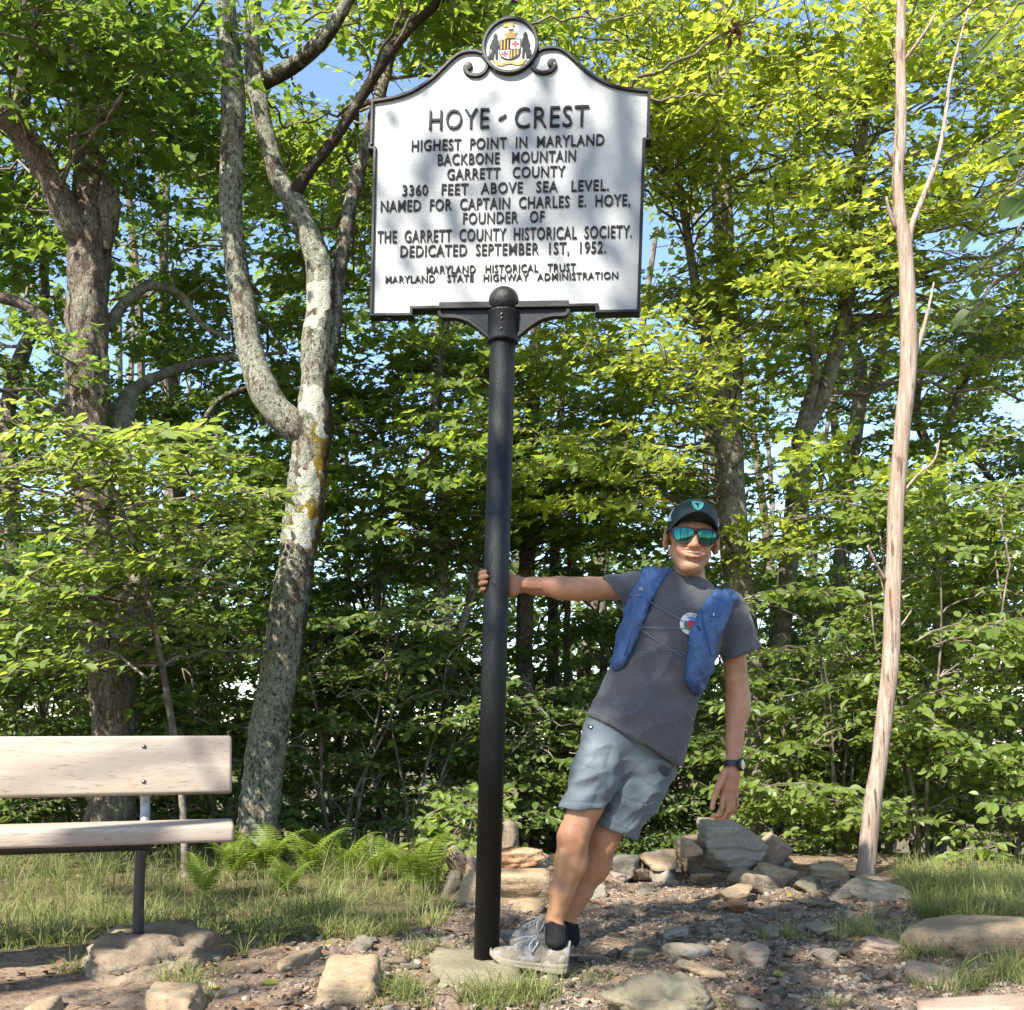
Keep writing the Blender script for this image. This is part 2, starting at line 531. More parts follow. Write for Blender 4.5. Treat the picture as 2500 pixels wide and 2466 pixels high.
# turf outlines on the ground (x, y in metres)
TURF_L = [gxy(*p) for p in [(-900, 2360), (150, 2300), (560, 2290), (760, 2300), (900, 2300), (1080, 2265), (1150, 2200), (1120, 2120), (1000, 2060), (-900, 2060)]]
TURF_R = [gxy(*p) for p in [(2190, 2160), (2240, 2240), (2360, 2262), (2560, 2262), (3300, 2300), (3300, 2110), (2190, 2110)]]
wob = 0.12 * fbm(GP * 2.3, 3, 23)
tL = in_poly(GP[:, 0] + wob, GP[:, 1] + wob, TURF_L) | in_poly(GP[:, 0] + wob, GP[:, 1] + wob, TURF_R)
litter = np.maximum(tL * 0.8, sstep(6.5, 7.2, GP[:, 1]))
m_ground = MAT("trodden_soil", (0.16, 0.112, 0.076), 0.95, 0.15,
    layers=[(2.2, 0.4, 0.65, (0.235, 0.17, 0.122), dict(detail=7)), (28, 0.5, 0.62, (0.09, 0.062, 0.042), dict(detail=6)), (70, 0.58, 0.66, (0.29, 0.22, 0.165), dict(detail=3)), (160, 0.6, 0.7, (0.10, 0.07, 0.05), dict(detail=3))],
    bumps=[(40, 0.012, dict(detail=6)), (150, 0.004)],
    attrlayers=[("litter", (0.10, 0.085, 0.045), 0.9, 1.3, 18.0)])
g = single("ground", GP, GQ, m_ground, (0, 0, 0), kind="structure", attrs={"litter": litter})

# ------------------------------------------------------------------ rocks
_ico = {}
def ico(sub):
    if sub not in _ico:
        bm = bmesh.new()
        bmesh.ops.create_icosphere(bm, subdivisions=sub, radius=1.0)
        V, Fl = bm_out(bm)
        _ico[sub] = (norm(V), Fl)
    return _ico[sub]

def rock_shape(size, seed, sub=4, npl=9, p=34, rough=0.03, planes=None, strata=0.022):
    rs = np.random.RandomState(seed)
    D, Fl = ico(sub)
    if planes is None:
        m = norm(rs.normal(size=(npl, 3)) * np.array([1, 1, 0.55]))
        dd = rs.uniform(0.62, 0.98, npl)
        m = np.concatenate([m, [[0, 0, 1], [0, 0, -1]] + rs.normal(size=(2, 3)) * 0.1])
        dd = np.concatenate([dd, [0.72, 0.72]])
        m = norm(m)
    else:
        m = norm(np.array([q[:3] for q in planes])); dd = np.array([q[3] for q in planes])
    q = np.maximum(D @ m.T, 0) / dd
    r = (q ** p).sum(1) ** (-1.0 / p)
    V = D * r[:, None]
    V = (V - (V.max(0) + V.min(0)) / 2) / (V.max(0) - V.min(0)) * np.asarray(size)
    s = float(np.mean(size))
    mn = float(np.min(size))
    rg = 1 - 2 * np.abs(noise3(V / s * 2.1, seed % 83))
    V = V - D * (mn * rough * 4.5 * np.clip(rg - 0.78, 0, 1))[:, None]
    rg = 1 - 2 * np.abs(noise3(V / s * 4.7, seed % 79))
    V = V - D * (mn * rough * 3.0 * np.clip(rg - 0.8, 0, 1))[:, None]
    V = V + D * (mn * rough * 1.6 * fbm(V / s * 2.6, 5, seed % 97))[:, None]
    L = V[:, 2] / mn * 7 + 0.8 * fbm(V / s * 2, 2, seed % 89)
    V[:, :2] *= (1 + strata * np.sin(L * 3.1) + strata * 0.8 * np.sin(L * 7.3))[:, None]
    return V, Fl

ROCK_N = 0
def rock_px(x0, x1, y0, y1, d, dep, seed, mat, label, cat="rock", name="rock", tilt=0, yaw=0, pitch=0, group=None, sink=0.012, fixed=False, **kw):
    if not fixed:
        d = CAM_Z * F / (y1 - HOR) + dep * 0.38
    c = W((x0 + x1) / 2, (y0 + y1) / 2, d)
    sz = np.array([(x1 - x0) / F * d, dep, (y1 - y0) / F * d + sink])
    c[2] -= sink / 2
    V, Fl = rock_shape(sz, seed, **kw)
    R = rotm('Y', tilt) @ rotm('Z', yaw) @ rotm('X', pitch)
    V = V @ R.T + c
    base = np.array([c[0], c[1], V[:, 2].min()])
    return single(name, V, Fl, mat, base, label, cat, group)

R_ = rock_px
WALL = "stones of the low dry stone ring"
# the block the post is set in and the boulder under the bench
R_(1015, 1325, 2344, 2446, 3.68, 0.44, 3, m_rock_green, "mossy grey block in the ground that the black sign post is set in", fixed=True, sink=0.03, rough=0.02,
   planes=[(0.05, 0, 1, 0.8), (0, 0, -1, 1), (-1, -0.1, 0.15, 0.9), (1, 0, 0.3, 0.92), (0, -1, 0.25, 0.85), (0, 1, 0, 0.9), (-0.7, -0.7, 0.2, 1.05), (0.8, -0.6, 0.3, 1.1)])
R_(190, 545, 2275, 2420, 3.86, 0.62, 12, m_rock_brown, "domed brown boulder half buried under the bench leg", fixed=True, sink=0.08, rough=0.09, npl=14, p=12, sub=5)
# low ring of stones at the back of the clearing
R_(1088, 1352, 2104, 2214, 5.05, 0.55, 21, m_rock_tan, "long thick tan slab lying behind the black post", group=None, sink=0.02,
   planes=[(0.02, -0.1, 1, 0.7), (0, 0, -1, 0.8), (-1, 0, 0.35, 0.95), (1, 0, 0.1, 0.95), (0, -1, -0.25, 0.8), (0, 1, 0, 0.9), (-0.6, -0.6, 0.2, 1.0)])
R_(1219, 1271, 2000, 2090, 5.75, 0.2, 22, m_rock_brown, "upright pointed brown stone behind the rusty broken slab", fixed=True, sink=0.2, tilt=6)
R_(1150, 1328, 2068, 2122, 5.32, 0.3, 23, m_rock_red, "rusty orange broken slab resting on the long tan slab", fixed=True, tilt=-4, rough=0.09, strata=0.03)
R_(1258, 1350, 2087, 2118, 5.45, 0.28, 123, m_rock_grey, "thin pale flake beside the rusty broken slab", fixed=True, tilt=-16)
R_(1136, 1168, 2084, 2132, 5.2, 0.18, 24, m_rock_pink, "small blocky stone wedged under the rusty broken slab", fixed=True)
R_(1099, 1150, 2064, 2134, 5.4, 0.25, 25, m_rock_brown, "dark leaning stone at the end of the long tan slab", fixed=True, sink=0.1, tilt=-30)
R_(1058, 1140, 2128, 2202, 4.95, 0.3, 26, m_rock_green, "lichened wedge stone at the foot of the long tan slab", tilt=-12)
R_(1466, 1530, 2118, 2150, 5.6, 0.25, 27, m_rock_pink, "thin pinkish slab tipped against the ring of stones", tilt=24)
R_(1484, 1574, 2088, 2148, 5.75, 0.34, 28, m_rock_grey, "rounded grey stone right of the crossed bare legs")
R_(1440, 1500, 2098, 2146, 5.9, 0.3, 128, m_rock_tan, "tan stone half hidden behind the bare calves")
R_(1562, 1656, 2076, 2122, 6.1, 0.34, 29, m_rock_tan, "stacked tan slab leaning on the base of the cairn", fixed=True, tilt=-5)
R_(1578, 1664, 2110, 2150, 5.65, 0.3, 30, m_rock_grey, "grey slab under the stacked tan slab")
R_(1534, 1590, 2118, 2150, 5.55, 0.2, 130, m_rock_brown, "small brown stone between two grey stones of the ring")
R_(1652, 1850, 2046, 2146, 5.55, 0.5, 31, m_rock_brown, "broad brown stone at the bottom of the cairn", sink=0.02)
R_(1664, 1712, 2046, 2092, 5.95, 0.2, 131, m_rock_tan, "small pale stone tucked against the big cairn block", fixed=True)
R_(1708, 1868, 2001, 2120, 6.05, 0.36, 32, m_rock_grey, "big pale grey block with sloping top crowning the cairn", fixed=True, rough=0.02, sub=5,
   planes=[(0.0, -0.12, 1, 0.95), (0.62, -0.1, 0.78, 0.78), (-1, 0, 0.05, 0.95), (1, 0, 0.1, 0.95), (0.1, -1, 0.12, 0.8), (0, 1, 0, 0.9), (-0.1, 0, -1, 0.9), (0.75, -0.2, -0.65, 0.92), (-0.5, -0.6, -0.5, 1.1)])
R_(1822, 1920, 2034, 2130, 6.35, 0.4, 33, m_rock_pink, "pinkish stone leaning behind the big cairn block", fixed=True, sink=0.12, tilt=35)
R_(1780, 1922, 2134, 2180, 5.2, 0.3, 34, m_rock_brown, "long dark slab sloping down in front of the cairn", tilt=14)
R_(1842, 1940, 2112, 2166, 5.45, 0.34, 35, m_rock_tan, "thick tan stone beside the sloping dark slab", tilt=8)
R_(1752, 1844, 2160, 2200, 5.0, 0.26, 36, m_rock_tan, "flat tan stone on the gravel below the cairn")
R_(1932, 1994, 2142, 2178, 5.25, 0.24, 37, m_rock_green, "small lichened stone in the middle of the ring's right arm")
R_(1965, 2080, 2108, 2152, 5.6, 0.36, 38, m_rock_tan, "flat topped tan stone near the foot of the bare pale trunk")
R_(2036, 2214, 2146, 2196, 5.25, 0.36, 39, m_rock_grey, "long flat slab sloping into the grass by the bare trunk", tilt=11)
R_(2068, 2165, 2134, 2162, 6.0, 0.3, 40, m_rock_brown, "thin brown slab touching the foot of the bare pale trunk", fixed=True)
R_(1688, 1740, 2128, 2156, 5.85, 0.2, 140, m_rock_tan, "small tan stone at the foot of the cairn's broad base", fixed=True)
R_(1880, 1940, 2096, 2130, 6.3, 0.25, 141, m_rock_grey, "grey stone at the back of the ring behind the thick tan stone", fixed=True)
R_(1352, 1440, 2110, 2170, 5.6, 0.3, 142, m_rock_pink, "pale stone at the end of the tan slab behind the legs")
R_(1395, 1482, 2150, 2190, 5.1, 0.26, 143, m_rock_grey, "pale grey stone on the gravel just behind the ankles")
R_(2000, 2050, 2100, 2124, 6.4, 0.24, 144, m_rock_green, "mossy stone behind the flat topped tan stone", fixed=True)
# single large stones of the clearing
R_(2195, 2560, 2236, 2340, 3.95, 0.5, 51, m_rock_tan, "large smooth tan boulder among the grass tufts", sink=0.05, rough=0.03, p=7, npl=12)
R_(2085, 2200, 2290, 2330, 3.9, 0.3, 52, m_rock_pink, "pinkish slab in the soil beside the large tan boulder", tilt=5)
R_(1448, 1740, 2384, 2490, 3.42, 0.46, 53, m_rock_green, "broad cracked greenish rock bedded flat in the gravel", rough=0.10, p=22, npl=18, sub=5)
R_(1515, 1620, 2308, 2342, 3.85, 0.2, 54, m_rock_green, "flat pointed olive stone between the shoes and the cracked rock")
R_(1622, 1742, 2304, 2346, 3.82, 0.22, 55, m_rock_grey, "pale lens shaped stone on the dark gravel", p=8)
R_(1612, 1680, 2262, 2296, 4.25, 0.2, 56, m_rock_grey, "rounded grey stone alone in the dark gravel patch", p=8)
R_(1655, 1795, 2352, 2382, 3.6, 0.2, 57, m_rock_tan, "long tan stone just behind the cracked rock")
R_(774, 950, 2344, 2450, 3.5, 0.24, 58, m_rock_tan, "squarish tan block set in the path by the grass", sink=0.04,
   planes=[(0, -0.25, 1, 0.9), (0, 0, -1, 0.9), (-1, 0, 0.1, 0.92), (1, 0, 0.25, 0.9), (0, -1, 0.15, 0.85), (0, 1, 0, 0.9), (0.7, -0.7, 0, 1.05), (-0.5, -0.3, 0.8, 1.0)])
R_(684, 780, 2328, 2372, 3.85, 0.26, 59, m_rock_tan, "low pinkish tan stone at the edge of the grass", tilt=-14)
R_(345, 505, 2416, 2490, 3.42, 0.3, 60, m_rock_tan, "pale cracked stone below the boulder of the bench", rough=0.07)
R_(60, 142, 2446, 2490, 3.35, 0.2, 61, m_rock_tan, "small rounded stone in the bare sandy soil", p=8)
R_(2210, 2560, 2428, 2510, 3.32, 0.35, 62, m_rock_pink, "wide pale slab flush with the ground under the grass tuft", rough=0.02)
R_(1764, 1824, 2196, 2226, 4.9, 0.18, 63, m_rock_red, "small orange stone on the gravel below the flat tan stone")
R_(1764, 1828, 2236, 2278, 4.5, 0.2, 64, m_rock_brown, "upright wedge of brown stone in the gravel", npl=6)
R_(1810, 1878, 2308, 2360, 3.85, 0.22, 65, m_rock_pink, "rounded pink stone in the gravel right of the lens shaped one", p=8)
R_(1855, 1905, 2262, 2294, 4.3, 0.2, 66, m_rock_green, "small olive stone with a grass tuft beside it")
R_(1965, 2030, 2256, 2282, 4.35, 0.22, 67, m_rock_grey, "low grey stone between two grass tufts")
R_(1925, 2030, 2196, 2214, 4.95, 0.26, 68, m_rock_tan, "thin flat tan flagstone in front of the ring")
R_(2215, 2330, 2360, 2412, 3.6, 0.3, 69, m_rock_pink, "low pink bedrock hump behind the front grass tuft", p=8)
R_(1240, 1330, 2196, 2226, 5.0, 0.2, 70, m_rock_tan, "small pale rubble stone under the overhang of the tan slab", fixed=True)

# medium loose stones: individuals that share a few shapes
rs = np.random.RandomState(77)
stone_meshes = []
for k in range(12):
    fl = rs.uniform(0.3, 0.65)
    V, Fl = rock_shape((1.0, rs.uniform(0.6, 0.95), fl), 300 + k, sub=3, npl=8, rough=0.05)
    stone_meshes.append((V, Fl))
rmats = [m_rock_tan, m_rock_grey, m_rock_pink, m_rock_brown, m_rock_grey, m_rock_green]
stone_me = [[make_mesh("loose_stone", V, Fl, mt) for mt in rmats] for V, Fl in stone_meshes]
occupied = []
def dirt_ok(x, y):
    return not (in_poly(np.array([x]), np.array([y]), TURF_L)[0] or in_poly(np.array([x]), np.array([y]), TURF_R)[0])
cnt = 0
tries = 0
while cnt < 250 and tries < 6000:
    tries += 1
    py = rs.uniform(2150, 2475)
    px = rs.uniform(620, 2560) if py > 2290 else rs.uniform(1060, 2330)
    x, y = gxy(px, py)
    if y > 6.0 or not dirt_ok(x, y):
        continue
    if px > 2180 and py < 2420 and rs.rand() < 0.8: continue
    s = rs.choice([0.045, 0.06, 0.08, 0.11], p=[0.42, 0.32, 0.18, 0.08]) * rs.uniform(0.8, 1.25)
    if any((x - a) ** 2 + (y - b) ** 2 < (0.5 * (s + c)) ** 2 for a, b, c in occupied):
        continue
    occupied.append((x, y, s))
    me = stone_me[rs.randint(12)][rs.randint(len(rmats))]
    o = bpy.data.objects.new("loose_stone", me)
    o.location = (x, y, float(ground_fine(np.array([x]), np.array([y]))[0]) + s * 0.10)
    o.scale = (s, s, s)
    o.rotation_euler = (rs.normal(0, 0.15), rs.normal(0, 0.15), rs.uniform(0, 6.28))
    COL.objects.link(o)
    qx = 1250 + F * x / y; qy = HOR + F * CAM_Z / y
    where = ("on the path beside the grass by the squarish tan block" if qx < 1020 else "near the post's mossy block" if qx < 1130 else "behind the running shoes" if qx < 1450 and qy < 2330 else "in front of the running shoes" if qx < 1450 else
             "close below the cairn" if qy < 2240 else "around the cracked greenish rock" if qx < 1800 else "between the cairn and the large tan boulder" if qy < 2330 else "in the sunlit gravel before the large tan boulder")
    size = "large" if s > 0.085 else "middling" if s > 0.055 else "small"
    tag(o, "%s loose %s stone %s" % (size, {"tan_sandstone": "tan", "grey_sandstone": "grey", "pinkish_sandstone": "pinkish", "brown_sandstone": "brown", "lichen_sandstone": "olive"}[me.materials[0].name], where), "stone", "loose stones in the gravel")
    cnt += 1

# gravel: too many to count
def scatter_shapes(templates, pos, scale, rots, tilt):
    out = []
    idx = rs.randint(len(templates), size=len(pos))
    for k, (V, Fl) in enumerate(templates):
        s = np.where(idx == k)[0]
        if not len(s): continue
        c, sn = np.cos(rots[s]), np.sin(rots[s])
        Vx = V[None, :, 0] * c[:, None] - V[None, :, 1] * sn[:, None]
        Vy = V[None, :, 0] * sn[:, None] + V[None, :, 1] * c[:, None]
        Vz = V[None, :, 2] + tilt[s][:, None] * Vx
        A = np.stack([Vx, Vy, Vz], -1) * scale[s][:, None, None] + pos[s][:, None]
        f = Fl[0]
        ff = (f[None] + (np.arange(len(s)) * len(V))[:, None, None]).reshape(-1, f.shape[1])
        out.append((A.reshape(-1, 3), [ff]))
    return merge(out)
n = 26000
py = rs.uniform(2135, 2490, n)
px = np.where(py > 2300, rs.uniform(300, 2600, n), rs.uniform(980, 2420, n))
X, Y = (px - 1250) * CAM_Z / (py - HOR), CAM_Z * F / (py - HOR)
wb = 0.1 * fbm(np.stack([X, Y, 0 * X], -1) * 3, 2, 31)
ok = ~(in_poly(X + wb, Y + wb, TURF_L) | in_poly(X + wb, Y + wb, TURF_R)) & (Y < 6.1)
dens = fbm(np.stack([X, Y, 0 * X], -1) * 1.7, 3, 37)
ok &= (rs.uniform(-0.75, 0.6, n) < dens + 0.15)
ok &= ~((px < 720) & (rs.rand(n) < 0.8))
X, Y = X[ok], Y[ok]
s = np.clip(0.011 * np.exp(rs.normal(0, 0.55, len(X))), 0.004, 0.04)
tm = []
for k in range(8):
    V, Fl = rock_shape((1.0, rs.uniform(0.6, 0.9), rs.uniform(0.35, 0.6)), 500 + k, sub=1 if k < 6 else 2, npl=7, rough=0.06)
    tm.append((V, Fl))
GV, GF = scatter_shapes(tm, np.stack([X, Y, ground_fine(X, Y) + s * 0.15], -1), s, rs.uniform(0, 6.28, len(X)), rs.normal(0, 0.2, len(X)))
m_gravel = MAT("gravel_chips", (0.20, 0.16, 0.12), 0.9, 0.2, layers=[(22, 0.4, 0.5, (0.27, 0.21, 0.16), dict(kind='vcell')), (31, 0.62, 0.7, (0.11, 0.088, 0.07), dict(kind='vcell', seed=4)), (27, 0.75, 0.8, (0.31, 0.26, 0.20), dict(kind='vcell', seed=7))], bumps=[(200, 0.002)])
single("gravel", GV, GF, m_gravel, (0, 4.2, 0), "loose tan and brown gravel chips strewn over the trodden soil", "gravel", kind="stuff", smooth=False)

# ------------------------------------------------------------------ the marker sign
K = 0.000708
SB = np.array([W(1187, 2330)[0], 3.75, W(1187, 2345)[2]])
SR = rotm('Y', 1.55) @ rotm('Z', -6.0)
def sgn(V):
    return np.asarray(V) @ SR.T + SB
def uv(P):
    """sign plan (right, down from the seal's centre) -> local x,z"""
    P = np.asarray(P, float)
    return np.stack([P[:, 0] * K, 3.335 - P[:, 1] * K], -1)
def smooth2(P, n):
    return catmull(np.asarray(P, float), n)
def strip2d(P, half, y0, y1, closed=False):
    """flat bar following a 2-D line P (x,z), half width, from y0 (front) to y1"""
    P = np.asarray(P, float)
    n = len(P)
    if closed:
        a, b = P - np.roll(P, 1, 0), np.roll(P, -1, 0) - P
    else:
        d = np.diff(P, axis=0)
        a = np.concatenate([d[:1], d]); b = np.concatenate([d, d[-1:]])
    na = norm(np.stack([-a[:, 1], a[:, 0]], -1)); nb = norm(np.stack([-b[:, 1], b[:, 0]], -1))
    m = na + nb
    m = m / (np.maximum((m * m).sum(1), 0.5)[:, None]) * 2
    h = np.broadcast_to(np.asarray(half, float), (n,))[:, None]
    L, R = P + m * h * 0.5 * 1.0, P - m * h * 0.5 * 1.0
    L, R = P + (L - P) * 2 / 2, P + (R - P) * 2 / 2
    b_ = 0.25
    sec = [(R, y1), (R, y0 + 0.003), (R + (L - R) * 0.15, y0), (L + (R - L) * 0.15, y0), (L, y0 + 0.003), (L, y1)]
    V = np.stack([np.stack([s[:, 0], np.full(n, y), s[:, 1]], -1) for s, y in sec], 1).reshape(-1, 3)
    m_ = len(sec)
    cnt_ = n if closed else n - 1
    i = np.arange(cnt_)[:, None]
    j = np.arange(m_)[None]
    i2 = (i + 1) % n
    j2 = (j + 1) % m_
    Q = np.stack([i * m_ + j, i * m_ + j2, i2 * m_ + j2, i2 * m_ + j], -1).reshape(-1, 4)
    Fl = [Q]
    if not closed:
        Fl += [np.arange(m_)[None], (np.arange(m_)[::-1] + (n - 1) * m_)[None]]
    return V, Fl

top_r = smooth2([(145, 30), (180, 17), (240, 18), (290, 43), (350, 98), (410, 153), (500, 208), (580, 236), (660, 250), (716, 256)], 40)
right = np.array([(716, 478), (724, 480), (724, 500), (697, 502), (692, 1372), (480, 1372), (480, 1338)])
half_r = np.concatenate([top_r, right])
mir = lambda P: np.asarray(P)[::-1] * np.array([-1, 1])
outline = np.concatenate([half_r, mir(half_r)])
sign = Thing("historical_marker", "white cast metal roadside marker with black lettering on a tall black post", "sign", SB)
V, Fl = extrude_poly(uv(np.concatenate([half_r, mir(half_r), [(-100, 60), (0, 80), (100, 60)]])), -0.014, 0.014)
panel = sign.part("panel", sgn(V), Fl, m_signwhite, smooth=False)
# raised border, open where the seal sits
V, Fl = strip2d(uv(np.concatenate([half_r, mir(half_r)])), 0.0115, -0.026, 0.026)
sign.part("border", sgn(V), Fl, m_black_trim, smooth=False)
vol_r = smooth2([(142, 40), (122, 66), (117, 92), (130, 124), (165, 141), (205, 136), (230, 113), (231, 92)], 30)
for s_ in (1, -1):
    P = uv(vol_r * np.array([s_, 1]))
    V, Fl = strip2d(P if s_ == 1 else P[::-1], np.linspace(0.0115, 0.016, 30) if s_ == 1 else np.linspace(0.016, 0.0115, 30), -0.025, -0.0, False)
    c = uv(np.array([(s_ * 217, 92)]))[0]
    b = revolve([(0.0005, 0.0), (0.0165, 0.0), (0.0165, 0.020), (0.0135, 0.0235), (0.0005, 0.0245)], 20)
    bV = np.stack([b[0][:, 0], -b[0][:, 2], b[0][:, 1]], -1) + np.array([c[0], 0, c[1]])
    Vm, Fm = merge([(V, Fl), (bV, b[1])])
    sign.part("volute", sgn(Vm), Fm, m_black_trim, smooth=False)
ang = np.linspace(0, 2 * math.pi, 64, endpoint=False)
circ = lambda r: np.stack([r * np.cos(ang), r * np.sin(ang)], -1)
V, Fl = strip2d(uv(circ(138)), 0.0125, -0.034, 0.030, closed=True)
sign.part("seal_ring", sgn(V), Fl, m_black_trim, smooth=False)
V, Fl = extrude_poly(uv(circ(134)), -0.022, 0.022)
seal = sign.part("seal", sgn(V), Fl, m_sealwhite, smooth=False)
def emb(name, poly, mat, y=-0.0225, t=0.003):
    """low relief piece of the seal; poly in sign plan"""
    P = uv(np.asarray(poly, float))
    V, Fl = extrude_poly(P, y - t, y + 0.001)
    sign.part(name, sgn(V), Fl, mat, parent=seal, smooth=False)
# quartered shield: alternating gold/black pales and red/white crosses
def shield_x(v):
    return 54 * (1 - max(0.0, (v - 35) / 60.0) ** 2 * 0.75)
emb("shield_field", [(-56, -34), (56, -34), (56, 36), (48, 56), (28, 68), (0, 74), (-28, 68), (-48, 56), (-56, 36)], m_letter, t=0.002)
emb("shield_quarter", [(2, -30), (52, -30), (52, 17), (2, 17)], m_sealwhite, t=0.003)
emb("shield_quarter", [(-2, 21), (-2, 69), (-26, 63), (-45, 52), (-52, 35), (-52, 21)], m_sealwhite, t=0.003)
for k in range(3):
    x0 = -50 + k * 17
    emb("shield_stripe", [(x0, -30), (x0 + 8, -30), (x0 + 8, 17), (x0, 17)], m_gold, t=0.0035)
for k in range(3):
    x0 = 4 + k * 16
    emb("shield_stripe", [(x0, 21), (x0 + 8, 21), (x0 + 8, 66 - k * 9), (x0, 68 - k * 9)], m_gold, t=0.0035)
emb("shield_cross", [(22, -24), (32, -24), (32, -11), (46, -11), (46, -2), (32, -2), (32, 11), (22, 11), (22, -2), (8, -2), (8, -11), (22, -11)], m_red, t=0.004)
emb("shield_cross", [(-32, 26), (-22, 26), (-22, 38), (-10, 38), (-10, 47), (-22, 47), (-22, 58), (-32, 55), (-32, 47), (-45, 45), (-45, 38), (-32, 38)], m_red, t=0.004)
emb("crown", [(-26, -38), (26, -38), (24, -52), (34, -66), (20, -62), (14, -74), (6, -64), (0, -80), (-6, -64), (-14, -74), (-20, -62), (-34, -66), (-24, -52)], m_gold)
emb("helmet", [(-11, -82), (11, -82), (13, -92), (8, -100), (-8, -100), (-13, -92)], m_sealwhite, t=0.006)
emb("plume", [(-10, -101), (-30, -96), (-40, -102), (-34, -112), (-22, -118), (-6, -116), (2, -122), (14, -118), (12, -108), (22, -104), (14, -100)], m_gold)
emb("motto_ribbon", [(-90, 74), (-62, 72), (-58, 84), (-30, 88), (-26, 76), (0, 84), (26, 76), (30, 88), (58, 84), (62, 72), (90, 74), (76, 84), (66, 98), (40, 102), (20, 96), (0, 92), (-20, 96), (-40, 102), (-66, 98), (-76, 84)], m_gold)
man_l = [(-104, 64), (-96, 20), (-104, -2), (-92, -36), (-84, -40), (-90, -48), (-84, -62), (-78, -68), (-70, -62), (-66, -50), (-72, -42), (-62, -34), (-58, 4), (-64, 14), (-62, 64), (-74, 66), (-77, 26), (-80, 28), (-84, 66)]
emb("supporter_figure", man_l, m_letter)
emb("supporter_figure", [(-x, y) for x, y in man_l][::-1], m_letter)
emb("spade", [(-114, 66), (-116, 50), (-108, 44), (-106, -10), (-103, -10), (-104, 44), (-98, 50), (-101, 66)], m_letter)
emb("fish_net", [(100, 20), (108, 24), (112, 48), (104, 58), (98, 46)], m_letter)

def text_mesh(s, space=1.0, offset=0.0, ext=0.5):
    cu = bpy.data.curves.new("text", 'FONT')
    cu.body = s
    cu.align_x = 'LEFT'
    cu.space_character = space
    cu.resolution_u = 3
    cu.offset = offset
    cu.extrude = ext
    ob = bpy.data.objects.new("text", cu)
    COL.objects.link(ob)
    dg = bpy.context.evaluated_depsgraph_get()
    me = bpy.data.meshes.new_from_object(ob.evaluated_get(dg))
    V = np.array([v.co[:] for v in me.vertices])
    d = {}
    for p in me.polygons:
        d.setdefault(len(p.vertices), []).append(list(p.vertices))
    bpy.data.objects.remove(ob); bpy.data.curves.remove(cu); bpy.data.meshes.remove(me)
    return V, [np.array(x) for x in d.values()]
def components(V, Fl):
    lab = np.arange(len(V))
    while True:
        old = lab.copy()
        for f in Fl:
            m = lab[f].min(1)
            for k in range(f.shape[1]):
                np.minimum.at(lab, f[:, k], m)
        lab = lab[lab]
        if (lab == old).all(): break
    for c in np.unique(lab):
        idx = np.where(lab == c)[0]
        mp = -np.ones(len(V), int); mp[idx] = np.arange(len(idx))
        yield V[idx], [mp[f[lab[f[:, 0]] == c]] for f in Fl if (lab[f[:, 0]] == c).any()]
LINES = [("HOYE", 407, 720, 537, 646), ("CREST", 853, 1233, 539, 653), ("HIGHEST  POINT  IN  MARYLAND", 317, 1315, 693, 752), ("BACKBONE   MOUNTAIN", 457, 1172, 770, 829),
         ("GARRETT   COUNTY", 508, 1120, 848, 906), ("3360   FEET   ABOVE   SEA   LEVEL.", 275, 1345, 925, 984), ("NAMED  FOR  CAPTAIN  CHARLES  E.  HOYE,", 162, 1455, 1003, 1064),
         ("FOUNDER   OF", 598, 1020, 1077, 1138), ("THE  GARRETT  COUNTY  HISTORICAL  SOCIETY.", 148, 1468, 1161, 1226), ("DEDICATED  SEPTEMBER  1ST,  1952.", 273, 1338, 1240, 1302),
         ("MARYLAND   HISTORICAL   TRUST", 413, 1187, 1350, 1392), ("MARYLAND    STATE   HIGHWAY   ADMINISTRATION", 198, 1403, 1398, 1436)]
for s_, x0, x1, y0, y1 in LINES:
    V, Fl = text_mesh(s_, 1.08, 0.006 if y1 - y0 < 100 else -0.004, 0.5)
    zc = 0.729 if not any(c in s_ for c in ",") else None
    # capitals: baseline 0, cap height about 0.73
    w0, w1 = V[:, 0].min(), V[:, 0].max()
    xx = (x0 + (V[:, 0] - w0) / (w1 - w0) * (x1 - x0)) - 820
    caps = 0.73
    vv = y1 - V[:, 1] / caps * (y1 - y0) - 232
    L2 = uv(np.stack([xx, vv], -1))
    big = y1 - y0 > 100
    yy = -0.0135 - (V[:, 2] + 0.5) * (0.0075 if big else 0.0055)
    VW = sgn(np.stack([L2[:, 0], yy, L2[:, 1]], -1))
    for Vc, Fc in components(VW, Fl):
        sign.part("letter", Vc, Fc, m_letter, parent=panel, smooth=False)
V, Fl = extrude_poly(uv(np.array([(768, 606), (772, 594), (790, 586), (808, 576), (806, 590), (792, 600), (778, 608)]) - np.array([820, 232])), -0.021, -0.0135)
sign.part("dash_mark", sgn(V), Fl, m_letter, parent=panel, smooth=False)
